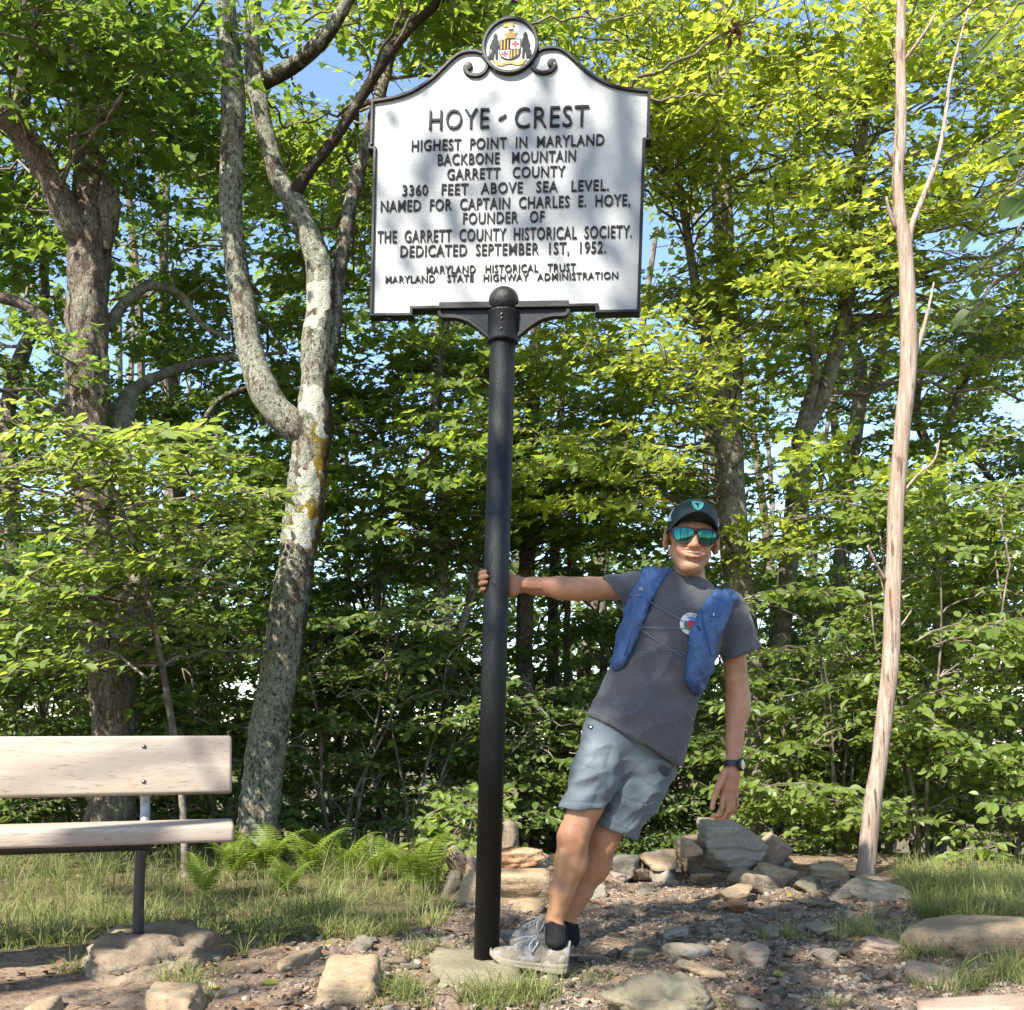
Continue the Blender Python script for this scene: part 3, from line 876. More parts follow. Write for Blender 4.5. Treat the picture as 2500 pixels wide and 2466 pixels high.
# bracket wings with a raised rim
for s_ in (1, -1):
    wing = np.array([(20, 1316), (338, 1316), (345, 1352), (336, 1380), (310, 1392), (258, 1394), (200, 1408), (150, 1438), (112, 1468), (70, 1500), (20, 1500)])
    P = uv(wing * np.array([s_, 1]))
    if s_ == -1: P = P[::-1]
    V, Fl = extrude_poly(P, -0.009, 0.009)
    wg = sign.part("bracket", sgn(V), Fl, m_black_trim, smooth=False)
    lo = smooth2([(330, 1330), (334, 1360), (318, 1380), (258, 1382), (196, 1397), (146, 1427), (108, 1457), (72, 1488)], 24)
    a = strip2d(uv(lo * np.array([s_, 1]))[::s_], 0.016, -0.019, -0.002)
    b = strip2d(uv(np.array([(60, 1322), (335, 1322)]) * np.array([s_, 1]))[::s_], 0.020, -0.019, -0.002)
    V, Fl = merge([a, b])
    sign.part("bracket_rim", sgn(V), Fl, m_black_trim, parent=wg, smooth=False)
# post, collar, finial
hz = lambda v: 3.335 - v * K
V, Fl = revolve([(0.0005, -0.08), (0.0465, -0.08), (0.0465, hz(1500)), (0.0005, hz(1500))], 40)
sign.part("post", sgn(V), Fl, m_black)
V, Fl = revolve([(0.04, hz(1516)), (0.057, hz(1514)), (0.0575, hz(1505)), (0.0575, hz(1372)), (0.060, hz(1368)), (0.060, hz(1362)), (0.054, hz(1356)), (0.03, hz(1352))], 40)
collar = sign.part("collar", sgn(V), Fl, m_black)
for z_ in (1398, 1418, 1470):
    b = revolve([(0.0003, 0.0), (0.006, 0.0), (0.005, 0.004), (0.0003, 0.005)], 12)
    bV = np.stack([b[0][:, 0], -0.0565 - b[0][:, 2], b[0][:, 1] + hz(z_)], -1)
    sign.part("rivet", sgn(bV), b[1], m_steel, parent=collar)
th = np.linspace(-1.25, math.pi / 2, 40)
prof = [(0.0565 * math.cos(t) + 0.0004, hz(1303) + 0.054 * math.sin(t)) for t in th]
V, Fl = revolve(prof, 72)
az = np.arctan2(V[:, 1], V[:, 0]); el = (V[:, 2] - hz(1303)) / 0.054
gr = np.minimum(np.abs(((az * 8 / (2 * math.pi) + el * 2.2) % 1) - 0.5), np.abs(((az * 8 / (2 * math.pi) - el * 2.2) % 1) - 0.5))
fac = 1 - 0.035 * sstep(0.07, 0.0, gr) * (np.abs(el) < 0.85)
V[:, :2] *= fac[:, None]
sign.part("ball_finial", sgn(V), Fl, m_black)

# ------------------------------------------------------------------ bench
BA = math.radians(16)
be = np.array([math.cos(BA), math.sin(BA), 0]); bf = np.array([math.sin(BA), -math.cos(BA), 0]); bu = np.array([0, 0, 1.0])
BR = np.stack([be, -bf, bu], 1)      # local x along, y back, z up
B0 = np.array([W(566, 1800, 4.16)[0], 4.16, 0.0])   # right end of the backrest
BL = 1.85
def bpt(a, back, z):
    return B0 - be * a + (-bf) * back + bu * z
bench = Thing("park_bench", "pale plank bench with black pipe legs standing on a boulder", "bench", bpt(0.45, -0.15, 0.05))
tl = math.radians(-11)
Rt = BR @ rotm('X', -11.0)
bV, bF = box((0, 0, 0), (BL, 0.055, 0.235), None, 0.014)
cb = bpt(BL / 2, 0.0, 0.742)
back = bench.part("backrest", bV @ Rt.T + cb, bF, m_wood)
bV, bF = box((0, 0, 0), (BL, 0.27, 0.066), None, 0.014)
bench.part("seat", bV @ BR.T + bpt(BL / 2 - 0.005, -0.20, 0.498), bF, m_wood)
for a in (0.335, 1.52):
    for dz in (0.072, -0.068):
        p = revolve([(0.0003, 0.0), (0.0085, 0.0), (0.0085, 0.003), (0.006, 0.006), (0.0003, 0.007)], 14)
        pv = np.stack([p[0][:, 0], -p[0][:, 2] - 0.0272, p[0][:, 1] + dz], -1)
        bench.part("bolt", pv @ Rt.T + cb + be * (BL / 2 - a), p[1], m_steel, parent=back)
    gz = 0.05 if a < 1 else 0.0
    leg = [bpt(a + 0.012, -0.19, gz), bpt(a + 0.008, -0.185, 0.25), bpt(a, -0.18, 0.466)]
    V, Fl = tube(catmull(leg, 10), 0.0205, 20)
    lg = bench.part("leg", V, Fl, m_pipe)
    V, Fl = tube(np.array([leg[0] + bu * 0.0, lerp(leg[0], leg[1], 0.28)]), 0.0235, 20)
    bench.part("leg_sleeve", V, Fl, m_pipe, parent=lg)
    V, Fl = tube(catmull([bpt(a + 0.0, -0.16, 0.462), bpt(a, -0.06, 0.470), bpt(a, 0.035, 0.53), bpt(a, 0.055, 0.66), bpt(a, 0.075, 0.83)], 24), 0.019, 16)
    bench.part("back_support", V, Fl, m_galv)
V, Fl = tube(np.array([bpt(0.30, -0.19, 0.447), bpt(1.56, -0.19, 0.447)]), 0.0195, 16)
bench.part("under_seat_rail", V, Fl, m_pipe)
# ------------------------------------------------------------------ trees
UP = np.array([0, 0, 1.0])
SVN = np.array(SV)
def quad_leaf(kind):
    """template: V (n,3) along +x, faces list; two halves folded along the midrib"""
    if kind == 'maple':
        h = [(0, 0), (0.10, 0.20), (0.0, 0.46), (0.27, 0.36), (0.50, 0.58), (0.62, 0.24), (1.0, 0.0)]
        fold, droop = 0.22, 0.16
    elif kind == 'oval':
        h = [(0, 0), (0.22, 0.24), (0.50, 0.31), (0.78, 0.2), (1.0, 0.0)]
        fold, droop = 0.3, 0.2
    else:
        h = [(0, 0), (0.42, 0.36), (1.0, 0.0)]
        fold, droop = 0.3, 0.15
    n = len(h)
    V = [(x, y, fold * y - droop * x * x) for x, y in h]
    V += [(x, -y, fold * y - droop * x * x) for x, y in h[1:-1]]
    L = list(range(n))
    R = [0] + list(range(n, n + n - 2)) + [n - 1]
    return np.array(V), [np.array([L[::-1]]), np.array([R])]
LT = {k: quad_leaf(k) for k in ('maple', 'oval', 'dia')}

def leaf_mesh(C, Nn, D, S, tint, kind):
    """leaves at C with normals Nn, directions D, sizes S"""
    T, Fl = LT[kind]
    D = norm(D - Nn * (D * Nn).sum(1, keepdims=True))
    B = np.cross(Nn, D)
    V = C[:, None] + S[:, None, None] * (T[None, :, 0, None] * D[:, None] + T[None, :, 1, None] * B[:, None] + T[None, :, 2, None] * Nn[:, None])
    m = len(T)
    off = (np.arange(len(C)) * m)[:, None]
    Fo = [(f[0][None] + off) for f in Fl]
    return V.reshape(-1, 3), Fo, np.repeat(tint, m)

class Foliage:
    def __init__(s, seed):
        s.C, s.N, s.D, s.S, s.T = [], [], [], [], []
        s.tubes = []
        s.rs = np.random.RandomState(seed)
    def leaves(s, C, N_, D, S, T):
        s.C.append(C); s.N.append(N_); s.D.append(D); s.S.append(S); s.T.append(T)
    def bough(s, p0, p1, width=0.55, leaf=0.1, step=0.16, lstep=0.06, arch=0.08, droop=0.12, jit=0.55, tint=0.5, twig=True, flat=1.0, r0=0.008):
        rs = s.rs
        p0 = np.asarray(p0, float); p1 = np.asarray(p1, float)
        L = np.linalg.norm(p1 - p0)
        t = np.linspace(0, 1, 9)[:, None]
        A = p0 + (p1 - p0) * t + UP * (arch * L * 4 * t * (1 - t) - droop * L * t ** 2)
        A[1:-1] += rs.normal(0, 0.03 * L, (7, 3)) * np.array([1, 1, 0.5])
        s.tubes.append((A, r0, 0.002))
        leaf = leaf * rs.uniform(0.7, 1.25)
        nt = max(4, int(L / step * 2))
        ax = norm(p1 - p0)
        side = norm(np.cross(ax, UP) + rs.normal(0, 0.18, 3))
        for i in range(nt):
            tt = 0.08 + 0.92 * (i + rs.rand()) / nt
            k = min(int(tt * 8), 7); f = tt * 8 - k
            o = A[k] * (1 - f) + A[k + 1] * f
            sg = 1 if i % 2 else -1
            a = rs.uniform(0.55, 1.15) * (1.0 if tt < 0.9 else 0.4)
            d = ax * math.cos(a) + side * sg * math.sin(a) + UP * rs.normal(0.02, 0.16 * flat)
            l = width * (1.05 - 0.55 * tt) * rs.uniform(0.55, 1.15)
            nl = max(3, int(l / lstep))
            u = (np.arange(nl) + rs.uniform(0.2, 0.9, nl)) / nl
            C = o + d * (l * u)[:, None] - UP * (0.14 * l * u ** 2)[:, None]
            if twig:
                s.tubes.append((np.array([o, o + d * l * 0.55 - UP * 0.14 * l * 0.3, o + d * l - UP * 0.14 * l]), r0 * 0.42, 0.0012))
            lsd = np.cross(d, UP)
            alt = np.where(np.arange(nl) % 2, 1.0, -1.0)[:, None]
            D = norm(d[None] * rs.uniform(0.2, 1.0, (nl, 1)) + lsd[None] * alt * rs.uniform(0.3, 1.1, (nl, 1)) - UP * rs.uniform(0.0, 0.45, (nl, 1)))
            Nn = norm(UP[None] * 0.75 + SVN[None] * 0.55 + rs.normal(0, jit, (nl, 3)))
            S = leaf * rs.uniform(0.65, 1.2, nl)
            T = np.clip(tint + rs.normal(0, 0.2, nl), 0, 1)
            s.leaves(C + D * 0.02, Nn, D, S, T)
    def branch(s, a, b, r0, r1, bend=0.12, n=9):
        a = np.asarray(a, float); b = np.asarray(b, float)
        L = np.linalg.norm(b - a)
        t = np.linspace(0, 1, n)[:, None]
        P = a + (b - a) * t + UP * (bend * L * 4 * t * (1 - t))
        P[1:-1] += s.rs.normal(0, 0.022 * L, (n - 2, 3))
        s.tubes.append((P, r0, r1))
    def build_leaves(s, kind):
        return leaf_mesh(np.concatenate(s.C), np.concatenate(s.N), np.concatenate(s.D), np.concatenate(s.S), np.concatenate(s.T), kind)
    def build_tubes(s):
        out = []
        for P, r0, r1 in s.tubes:
            sd = 3 if r0 < 0.006 else (5 if r0 < 0.02 else 8)
            out.append(tube(P, np.linspace(r0, r1, len(P)), sd, cap=False))
        return merge(out)

def trunk_mesh(pts, sides=26, step=0.03, rough=0.10, seed=1, ridge=(9, 9, 2.2)):
    """pts [(px,py,d,width_px)] -> displaced tube; returns V,F,centreline,radii"""
    A = np.array([np.concatenate([W(p[0], p[1], p[2]), [p[3] / F * p[2] / 2]]) for p in pts])
    return trunk_world(A, sides, step, rough, seed, ridge)

def trunk_world(A, sides=26, step=0.03, rough=0.10, seed=1, ridge=(9, 9, 2.2)):
    L = np.linalg.norm(np.diff(A[:, :3], axis=0), axis=1).sum()
    n = max(8, int(L / step))
    Q = catmull(A, n)
    V, Fl = tube(Q[:, :3], np.maximum(Q[:, 3], 0.002), sides, cap=True)
    c = np.repeat(Q[:, :3], sides, 0); r = np.repeat(Q[:, 3], sides)
    dr = norm(V - c)
    nz = fbm(V * np.array(ridge), 4, seed)
    lump = fbm(V * 1.6, 2, seed + 9)
    V = V + dr * (r * (rough * nz + 0.13 * lump))[:, None]
    return V, Fl, Q[:, :3], Q[:, 3]

def nearest_anchor(Sk, p):
    """Sk skeleton (n,4) -> a point lower than p and close to it"""
    d = np.linalg.norm(Sk[:, :3] - p, axis=1) + 1.2 * np.maximum(Sk[:, 2] - p[2] + 0.15, 0) + 0.0
    i = np.argmin(d)
    return Sk[i], np.linalg.norm(Sk[i, :3] - p)

OPEN = [(735, 165, 170, 140), (545, 830, 90, 70), (870, 1530, 55, 45), (20, 1560, 60, 35), (330, 900, 60, 50), (2135, 310, 70, 50), (2130, 760, 90, 60), (1700, 1150, 70, 60), (1330, 1560, 45, 35), (2440, 620, 60, 60)]
def in_gap(m):
    """places where the canopy is open to the sky"""
    x, y = ppx(m)
    return any(((x - a) / c) ** 2 + ((y - b) / e) ** 2 < 1 for a, b, c, e in OPEN)

def crown(fo, Sk, regions, tint=0.5, leaf=0.078, kind='maple', jit=0.55, Lr=(1.1, 2.0), width=0.5, step=0.13, lstep=0.045, maxlimb=4.5, centre=None, rlimb=1.0):
    """regions: (px0,px1,py0,py1,d0,d1,n[,tint])"""
    rs = fo.rs
    for rg in regions:
        x0, x1, y0, y1, d0, d1, n = rg[:7]
        tn = rg[7] if len(rg) > 7 else tint
        for _ in range(n):
            m = W(rs.uniform(x0, x1), rs.uniform(y0, y1), rs.uniform(d0, d1))
            if in_gap(m): continue
            a, dist = nearest_anchor(Sk, m)
            h = m - a[:3]; h[2] = 0
            if np.linalg.norm(h) < 0.3: h = rs.normal(size=3) * np.array([1, 1, 0])
            h = norm(h + rs.normal(0, 0.45, 3) * np.array([1, 1, 0]))
            L = rs.uniform(*Lr)
            h = h + UP * rs.uniform(-0.05, 0.28)
            p0, p1 = m - h * L / 2, m + h * L / 2
            fo.bough(p0, p1, width, leaf, step, lstep, tint=np.clip(tn + rs.normal(0, 0.12), 0, 1), jit=jit)
            a, dist = nearest_anchor(Sk, p0)
            if 0.25 < dist < maxlimb:
                fo.branch(a[:3], p0, min(0.5 * a[3], (0.006 + 0.006 * dist) * rlimb), 0.007, bend=rs.uniform(-0.02, 0.12))

def skel(*segs):
    return np.concatenate([np.concatenate([c, r[:, None]], 1) for c, r in segs])

# ---- big plated trunk on the left with its limbs
def tree_big():
    t = Thing("maple_tree", "big plated trunk with a burl and a heavy limb rising behind the bench", "tree", W(245, 2120, 6.9))
    V, Fl, c1, r1 = trunk_mesh([(250, 2150, 6.9, 190), (262, 2080, 6.9, 130), (276, 1900, 6.9, 108), (276, 1700, 6.9, 104), (256, 1520, 6.9, 108), (238, 1330, 6.9, 90), (222, 1120, 6.9, 98), (214, 980, 6.9, 102), (215, 800, 6.9, 96), (216, 640, 6.9, 94), (222, 520, 6.9, 90), (220, 380, 6.9, 72), (214, 180, 6.9, 84), (188, -20, 6.9, 62), (180, -400, 6.9, 58), (215, -900, 6.8, 44), (230, -1700, 6.7, 20)], 44, 0.016, 0.15, 3, ridge=(16, 16, 5))
    t.part("trunk", V, Fl, m_bark_big)
    V, Fl, c2, r2 = trunk_mesh([(205, 600, 6.88, 60), (175, 545, 6.8, 72), (120, 430, 6.7, 58), (60, 335, 6.6, 56), (10, 285, 6.5, 54), (-120, 215, 6.4, 46), (-420, 40, 6.2, 36), (-700, -300, 6.1, 18)], 22, 0.022, 0.13, 4)
    t.part("limb", V, Fl, m_bark_big)
    V, Fl, c3, r3 = trunk_mesh([(40, 318, 6.6, 40), (52, 260, 6.55, 44), (62, 160, 6.5, 36), (74, 0, 6.5, 34), (60, -350, 6.4, 30), (20, -900, 6.3, 14)], 18, 0.03, 0.10, 5)
    t.part("limb", V, Fl, m_bark_big)
    V, Fl, c4, r4 = trunk_mesh([(180, 870, 6.9, 38), (120, 800, 6.85, 34), (60, 745, 6.8, 30), (-60, 715, 6.7, 26), (-400, 640, 6.5, 16)], 18, 0.03, 0.10, 6)
    t.part("limb", V, Fl, m_bark_big)
    V, Fl, c5, r5 = trunk_mesh([(262, 800, 6.95, 30), (300, 745, 7.05, 26), (365, 698, 7.2, 24), (440, 720, 7.35, 20), (490, 790, 7.4, 14), (560, 830, 7.5, 8)], 14, 0.03, 0.10, 7)
    t.part("limb", V, Fl, m_bark_grey)
    V, Fl, c6, r6 = trunk_mesh([(240, 1130, 7.0, 60), (290, 1040, 7.05, 60), (308, 985, 7.1, 44), (330, 950, 7.2, 30), (420, 905, 7.4, 22), (520, 880, 7.6, 16), (700, 860, 7.9, 8)], 18, 0.03, 0.14, 8)
    t.part("limb", V, Fl, m_bark_grey)
    V, Fl, c7, r7 = trunk_mesh([(282, 1620, 6.8, 40), (318, 1545, 6.75, 84), (338, 1480, 6.72, 64), (315, 1400, 6.75, 40), (285, 1330, 6.8, 20)], 20, 0.025, 0.2, 12, ridge=(5, 5, 4))
    t.part("burl", V, Fl, m_bark_big)
    V, Fl, c8, r8 = trunk_mesh([(262, 610, 6.85, 20), (268, 500, 6.8, 46), (250, 430, 6.85, 16)], 16, 0.025, 0.2, 13, ridge=(5, 5, 4))
    t.part("burl", V, Fl, m_bark_big)
    Sk = skel((c1, r1), (c2, r2), (c3, r3), (c4, r4), (c5, r5), (c6, r6))
    Sk = Sk[Sk[:, 2] > 3.0]
    fo = Foliage(101)
    crown(fo, Sk, [(260, 600, 0, 300, 6.6, 8.6, 14, 0.75), (270, 590, 300, 900, 7.4, 9.5, 21, 0.5), (-300, 200, -100, 350, 7.2, 9.2, 14, 0.6), (150, 330, 60, 420, 6.2, 6.7, 4, 0.6), (150, 320, 850, 1050, 6.2, 6.6, 2, 0.5), (-60, 160, 20, 120, 5.8, 6.3, 3, 0.6), (-400, 190, 350, 900, 7.4, 9.8, 26, 0.45),
                   (-600, 600, -1100, -100, 5.2, 8.5, 16, 0.4), (-900, -250, -200, 900, 5, 8.5, 14, 0.4)], leaf=0.085, Lr=(1.0, 1.9))
    V, Fl = fo.build_tubes(); t.part("branches", V, Fl, m_twig, kind="stuff")
    V, Fl, T = fo.build_leaves('maple'); t.part("crown", V, Fl, m_maple_dark, attrs={"tint": T}, smooth=False)
tree_big()

# ---- leaning lichen-covered tree that forks low
def tree_lichen():
    t = Thing("maple_tree", "leaning lichen covered trunk with yellow moss forking into bare stems", "tree", W(634, 2080, 6.5))
    d = 6.5
    V, Fl, c1, r1 = trunk_mesh([(626, 2110, d, 150), (634, 2050, d, 104), (640, 1940, d, 94), (654, 1800, d, 94), (680, 1640, d, 92), (706, 1480, d, 92), (728, 1360, d, 86), (744, 1230, d, 92), (755, 1120, d, 86), (766, 1030, d, 92), (770, 930, d, 66), (772, 830, d, 66), (782, 740, d, 66), (776, 640, d, 64), (748, 560, d, 58), (714, 490, d, 56), (690, 455, d, 50), (662, 380, d, 44), (632, 250, d, 44), (616, 130, d, 42), (618, 0, d, 40), (640, -300, 6.4, 34), (660, -900, 6.3, 16)], 44, 0.016, 0.10, 21, ridge=(18, 18, 7))
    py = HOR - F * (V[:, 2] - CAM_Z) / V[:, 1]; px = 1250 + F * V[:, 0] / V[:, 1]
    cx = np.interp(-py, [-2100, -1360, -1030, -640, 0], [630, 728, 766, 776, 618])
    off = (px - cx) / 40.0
    nz = noise3(V * 7, 3)
    moss = sstep(1400, 1330, py) * sstep(960, 1060, py) * (0.45 + 0.35 * off + 0.35 * nz)
    pale = np.zeros(len(V))
    for (qx, qy, qr) in [(738, 1290, 38), (752, 1180, 36), (765, 985, 34), (790, 1050, 18), (772, 720, 40), (768, 790, 26)]:
        pale = np.maximum(pale, sstep(1.25, 0.6, np.hypot((px - qx) / qr, (py - qy) / (qr * 1.2)) + 0.75 * fbm(V * 16, 3, 61)) * (V[:, 1] < c1[:, 1].mean() + 0.2))
    dark = sstep(0.35, 1.0, off) * 0.65 + sstep(1080, 1020, py) * sstep(860, 920, py) * 0.4 + sstep(640, 560, py) * 0.42  # right flank: shade painted into the bark; fork and upper stem simply darker
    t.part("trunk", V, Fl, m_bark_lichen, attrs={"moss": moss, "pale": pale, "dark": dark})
    def stem(P, sides, seed, name="stem", dk=0.25):
        V, Fl, c, r = trunk_mesh(P, sides, 0.025, 0.08, seed)
        nz = noise3(V * 6, seed)
        t.part(name, V, Fl, m_bark_lichen, attrs={"moss": 0.25 + 0.3 * nz, "pale": 0.3 + 0.3 * nz, "dark": np.full(len(V), dk) + 0.3 * sstep(0, 1, (1250 + F * V[:, 0] / V[:, 1] - np.interp(V[:, 2], np.sort(c[:, 2]), (1250 + F * c[:, 0] / c[:, 1])[np.argsort(c[:, 2])])) / 30.0)})  # dk is the bark's tone; the ramp to the right is painted shade
        return c, r
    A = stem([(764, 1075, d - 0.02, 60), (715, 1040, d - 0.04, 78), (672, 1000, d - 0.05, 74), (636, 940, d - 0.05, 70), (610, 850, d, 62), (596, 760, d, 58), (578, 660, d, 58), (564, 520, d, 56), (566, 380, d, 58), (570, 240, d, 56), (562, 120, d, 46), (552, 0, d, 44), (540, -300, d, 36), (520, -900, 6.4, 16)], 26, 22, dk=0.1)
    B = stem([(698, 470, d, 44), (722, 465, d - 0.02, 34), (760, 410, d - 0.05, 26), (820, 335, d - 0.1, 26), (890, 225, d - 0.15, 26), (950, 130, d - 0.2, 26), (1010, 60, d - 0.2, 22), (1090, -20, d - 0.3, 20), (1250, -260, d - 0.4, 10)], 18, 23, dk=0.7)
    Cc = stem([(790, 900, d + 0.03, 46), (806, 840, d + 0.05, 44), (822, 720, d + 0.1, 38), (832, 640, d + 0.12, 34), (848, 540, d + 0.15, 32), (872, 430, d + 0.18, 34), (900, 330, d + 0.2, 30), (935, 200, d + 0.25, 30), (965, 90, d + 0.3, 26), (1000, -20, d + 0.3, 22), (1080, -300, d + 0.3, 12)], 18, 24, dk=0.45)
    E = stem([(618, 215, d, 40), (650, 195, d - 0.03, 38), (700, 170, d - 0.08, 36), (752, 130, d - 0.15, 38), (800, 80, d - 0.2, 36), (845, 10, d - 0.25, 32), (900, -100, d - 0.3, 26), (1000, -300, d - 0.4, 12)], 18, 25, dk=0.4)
    G = stem([(600, 950, d + 0.04, 14), (540, 975, d + 0.2, 14), (490, 1040, d + 0.4, 14), (470, 1100, d + 0.55, 11), (430, 1140, d + 0.7, 8)], 10, 26, dk=0.5)
    Sk = skel((c1, r1), A, B, Cc, E)
    Sk = Sk[Sk[:, 2] > 3.6]
    fo = Foliage(102)
    crown(fo, Sk, [(840, 1010, 230, 640, 7.0, 8.6, 9, 0.5), (630, 760, 250, 470, 7.2, 9.2, 6, 0.4), (640, 900, 560, 950, 7.4, 9.6, 10, 0.3), (860, 1150, -60, 110, 6.0, 7.6, 8, 0.6), (640, 1100, -900, -120, 4.8, 7.6, 8, 0.5), (900, 1240, 20, 90, 6.2, 8, 3, 0.6)], leaf=0.085, Lr=(0.8, 1.6))
    # bare twigs against the sky gap
    for a, b in [((700, 25), (640, 95)), ((760, 20), (650, 60)), ((735, 60), (840, 30)), ((850, 80), (905, 150)), ((840, 60), (900, 80))]:
        fo.branch(W(a[0], a[1], d), W(b[0], b[1], d - 0.1), 0.008, 0.003)
    V, Fl = fo.build_tubes(); t.part("branches", V, Fl, m_twig, kind="stuff")
    V, Fl, T = fo.build_leaves('maple'); t.part("crown", V, Fl, m_maple_mid, attrs={"tint": T}, smooth=False)
tree_lichen()

# ---- bare pale dead tree on the right
def tree_snag():
    d = 6.15
    t = Thing("dead_tree", "bare pale leafless trunk with stub branches behind the cairn", "tree", W(2112, 2140, d))
    V, Fl, c1, r1 = trunk_mesh([(2108, 2170, d, 62), (2114, 2120, d, 48), (2122, 2040, d, 46), (2136, 1930, d, 44), (2154, 1800, d, 42), (2170, 1660, d, 40), (2178, 1500, d, 38), (2184, 1340, d, 38), (2190, 1200, d, 40), (2202, 1050, d, 38), (2216, 920, d, 38), (2218, 800, d, 38), (2214, 680, d, 34), (2208, 590, d, 34), (2196, 520, d, 32), (2192, 430, d, 28), (2198, 340, d, 26), (2200, 250, d, 24), (2198, 140, d, 24), (2200, 0, d, 22), (2196, -260, d, 17), (2190, -600, d, 9)], 24, 0.022, 0.10, 31, ridge=(22, 22, 2.5))
    t.part("trunk", V, Fl, m_snag)
    def br(P, seed, mat=None):
        V, Fl, c, r = trunk_mesh(P, 10, 0.03, 0.08, seed)
        t.part("branch", V, Fl, mat or m_snag)
    br([(2218, 600, d, 16), (2228, 545, d, 14), (2262, 460, d + 0.05, 12), (2290, 380, d + 0.1, 11), (2306, 300, d + 0.15, 10), (2320, 190, d + 0.2, 8), (2345, 90, d + 0.2, 6), (2370, 0, d + 0.3, 4)], 32)
    br([(2206, 150, d, 10), (2240, 105, d - 0.05, 8), (2270, 60, d - 0.1, 7), (2284, 28, d - 0.1, 4)], 33)
    br([(2188, 560, d, 14), (2172, 520, d - 0.03, 10), (2164, 480, d - 0.05, 5)], 34)
    br([(2190, 410, d, 16), (2176, 385, d - 0.02, 11), (2160, 365, d - 0.05, 7)], 35)
    br([(2196, 160, d, 10), (2184, 140, d, 6), (2168, 95, d - 0.02, 3)], 36)
    br([(2222, 900, d, 14), (2246, 830, d + 0.03, 12), (2265, 760, d + 0.05, 8), (2280, 690, d + 0.1, 4)], 37)
    br([(2206, 1200, d, 8), (2240, 1160, d, 6), (2280, 1125, d + 0.05, 5), (2294, 1075, d + 0.1, 3)], 38)
    br([(2164, 1420, d, 9), (2140, 1380, d - 0.05, 7), (2118, 1332, d - 0.1, 4)], 39)
    br([(2180, 1545, d, 7), (2205, 1520, d, 5), (2225, 1490, d, 3)], 40)
tree_snag()

# ---- maples behind, with the trunks one can tell apart
def maple(name, label, trunks, regions, mat, seed, group=None, leaf=0.078, kind='maple', bark=None, Lr=(1.0, 1.9), zmin=2.2, jit=0.55, lstep=0.045, step=0.13, cat="tree", width=0.55, extra=None):
    b = trunks[0][0]
    gz = float(ground_h(np.array([W(b[0], b[1], b[2])[0]]), np.array([b[2]]))[0])
    base = W(b[0], b[1], b[2]); base[2] = gz
    t = Thing(name, label, cat, base, group)
    segs = []
    for k, P in enumerate(trunks):
        P = list(P)
        if k == 0:
            y_g = HOR + F * (CAM_Z - gz + 0.15) / b[2]
            P = [(b[0], y_g, b[2], b[3] * 1.25)] + P
        V, Fl, c, r = trunk_mesh(P, 14 if P[0][3] > 30 else 10, 0.05, 0.09, seed + k)
        t.part("trunk" if k == 0 else "stem", V, Fl, bark or m_bark_grey)
        segs.append((c, r))
    Sk = skel(*segs)
    s2 = Sk[Sk[:, 2] > zmin]
    if len(s2) < 4: s2 = Sk[len(Sk) // 2:]
    fo = Foliage(seed)
    crown(fo, s2, regions, leaf=leaf, kind=kind, Lr=Lr, jit=jit, lstep=lstep, step=step, width=width)
    if extra: extra(t, fo)
    V, Fl = fo.build_tubes(); t.part("branches", V, Fl, m_twig, kind="stuff")
    V, Fl, T = fo.build_leaves(kind); t.part("crown", V, Fl, mat, attrs={"tint": T}, smooth=False)
    return t

m_dead = LEAF("dead_leaf", (0.30, 0.11, 0.03), (0.42, 0.18, 0.05), (0.4, 0.16, 0.03), 0.2)
m_deadbrown = LEAF("withered_leaf", (0.10, 0.035, 0.015), (0.18, 0.06, 0.03), (0.2, 0.06, 0.02), 0.2)
def bare_twigs(t, fo):
    for a, b, r in [((1540, 214), (1700, 130), 0.013), ((1700, 130), (1850, 40), 0.009), ((1560, 250), (1760, 235), 0.008), ((1290, 60), (1500, 40), 0.008), ((1480, 50), (1620, 30), 0.006), ((1700, 240), (1830, 160), 0.005)]:
        fo.branch(W(a[0], a[1], 6.3), W(b[0], b[1], 6.3), r, r * 0.55, bend=0.03)
    rs = np.random.RandomState(4)
    n = 12
    C = np.array([W(1795 + rs.normal(0, 14), 70 + rs.normal(0, 16), 6.3) for _ in range(n)])
    V, Fl, T = leaf_mesh(C, norm(rs.normal(size=(n, 3))), norm(rs.normal(size=(n, 3)) * 0.5 - UP), rs.uniform(0.05, 0.09, n), rs.uniform(0, 1, n), 'oval')
    t.part("dead_leaves", V, Fl, m_deadbrown, attrs={"tint": T}, smooth=False, label="withered red brown leaf cluster on a bare twig", kind="stuff")
BG = "trees of the wood behind the clearing"
maple("maple_tree", "straight grey trunk directly behind the man's cap with yellow green maple crown",
      [[(1858, 2060, 8.3, 84), (1846, 1900, 8.3, 72), (1826, 1600, 8.3, 62), (1800, 1400, 8.3, 66), (1786, 1240, 8.3, 70), (1778, 1060, 8.3, 70), (1782, 900, 8.3, 62), (1775, 700, 8.3, 56), (1760, 400, 8.3, 46), (1765, 0, 8.2, 40), (1740, -600, 8, 24)],
       [(1770, 1010, 8.3, 44), (1745, 930, 8.25, 36), (1720, 820, 8.2, 28), (1690, 650, 8.1, 22), (1660, 450, 8, 16)]],
      [(1230, 1720, -60, 420, 6.9, 8.8, 27, 0.75), (1560, 1960, 40, 620, 6.9, 9.0, 26, 0.8), (1560, 1950, 620, 1100, 7.0, 9.2, 20, 0.75), (1150, 1620, 800, 1250, 7.2, 9.4, 19, 0.65), (1300, 1900, -500, -60, 7.2, 9.5, 9, 0.7), (1800, 1930, 1180, 1400, 7.5, 8.2, 3, 0.85)],
      m_maple_bright, 201, bark=m_bark_grey, leaf=0.07, extra=bare_twigs)
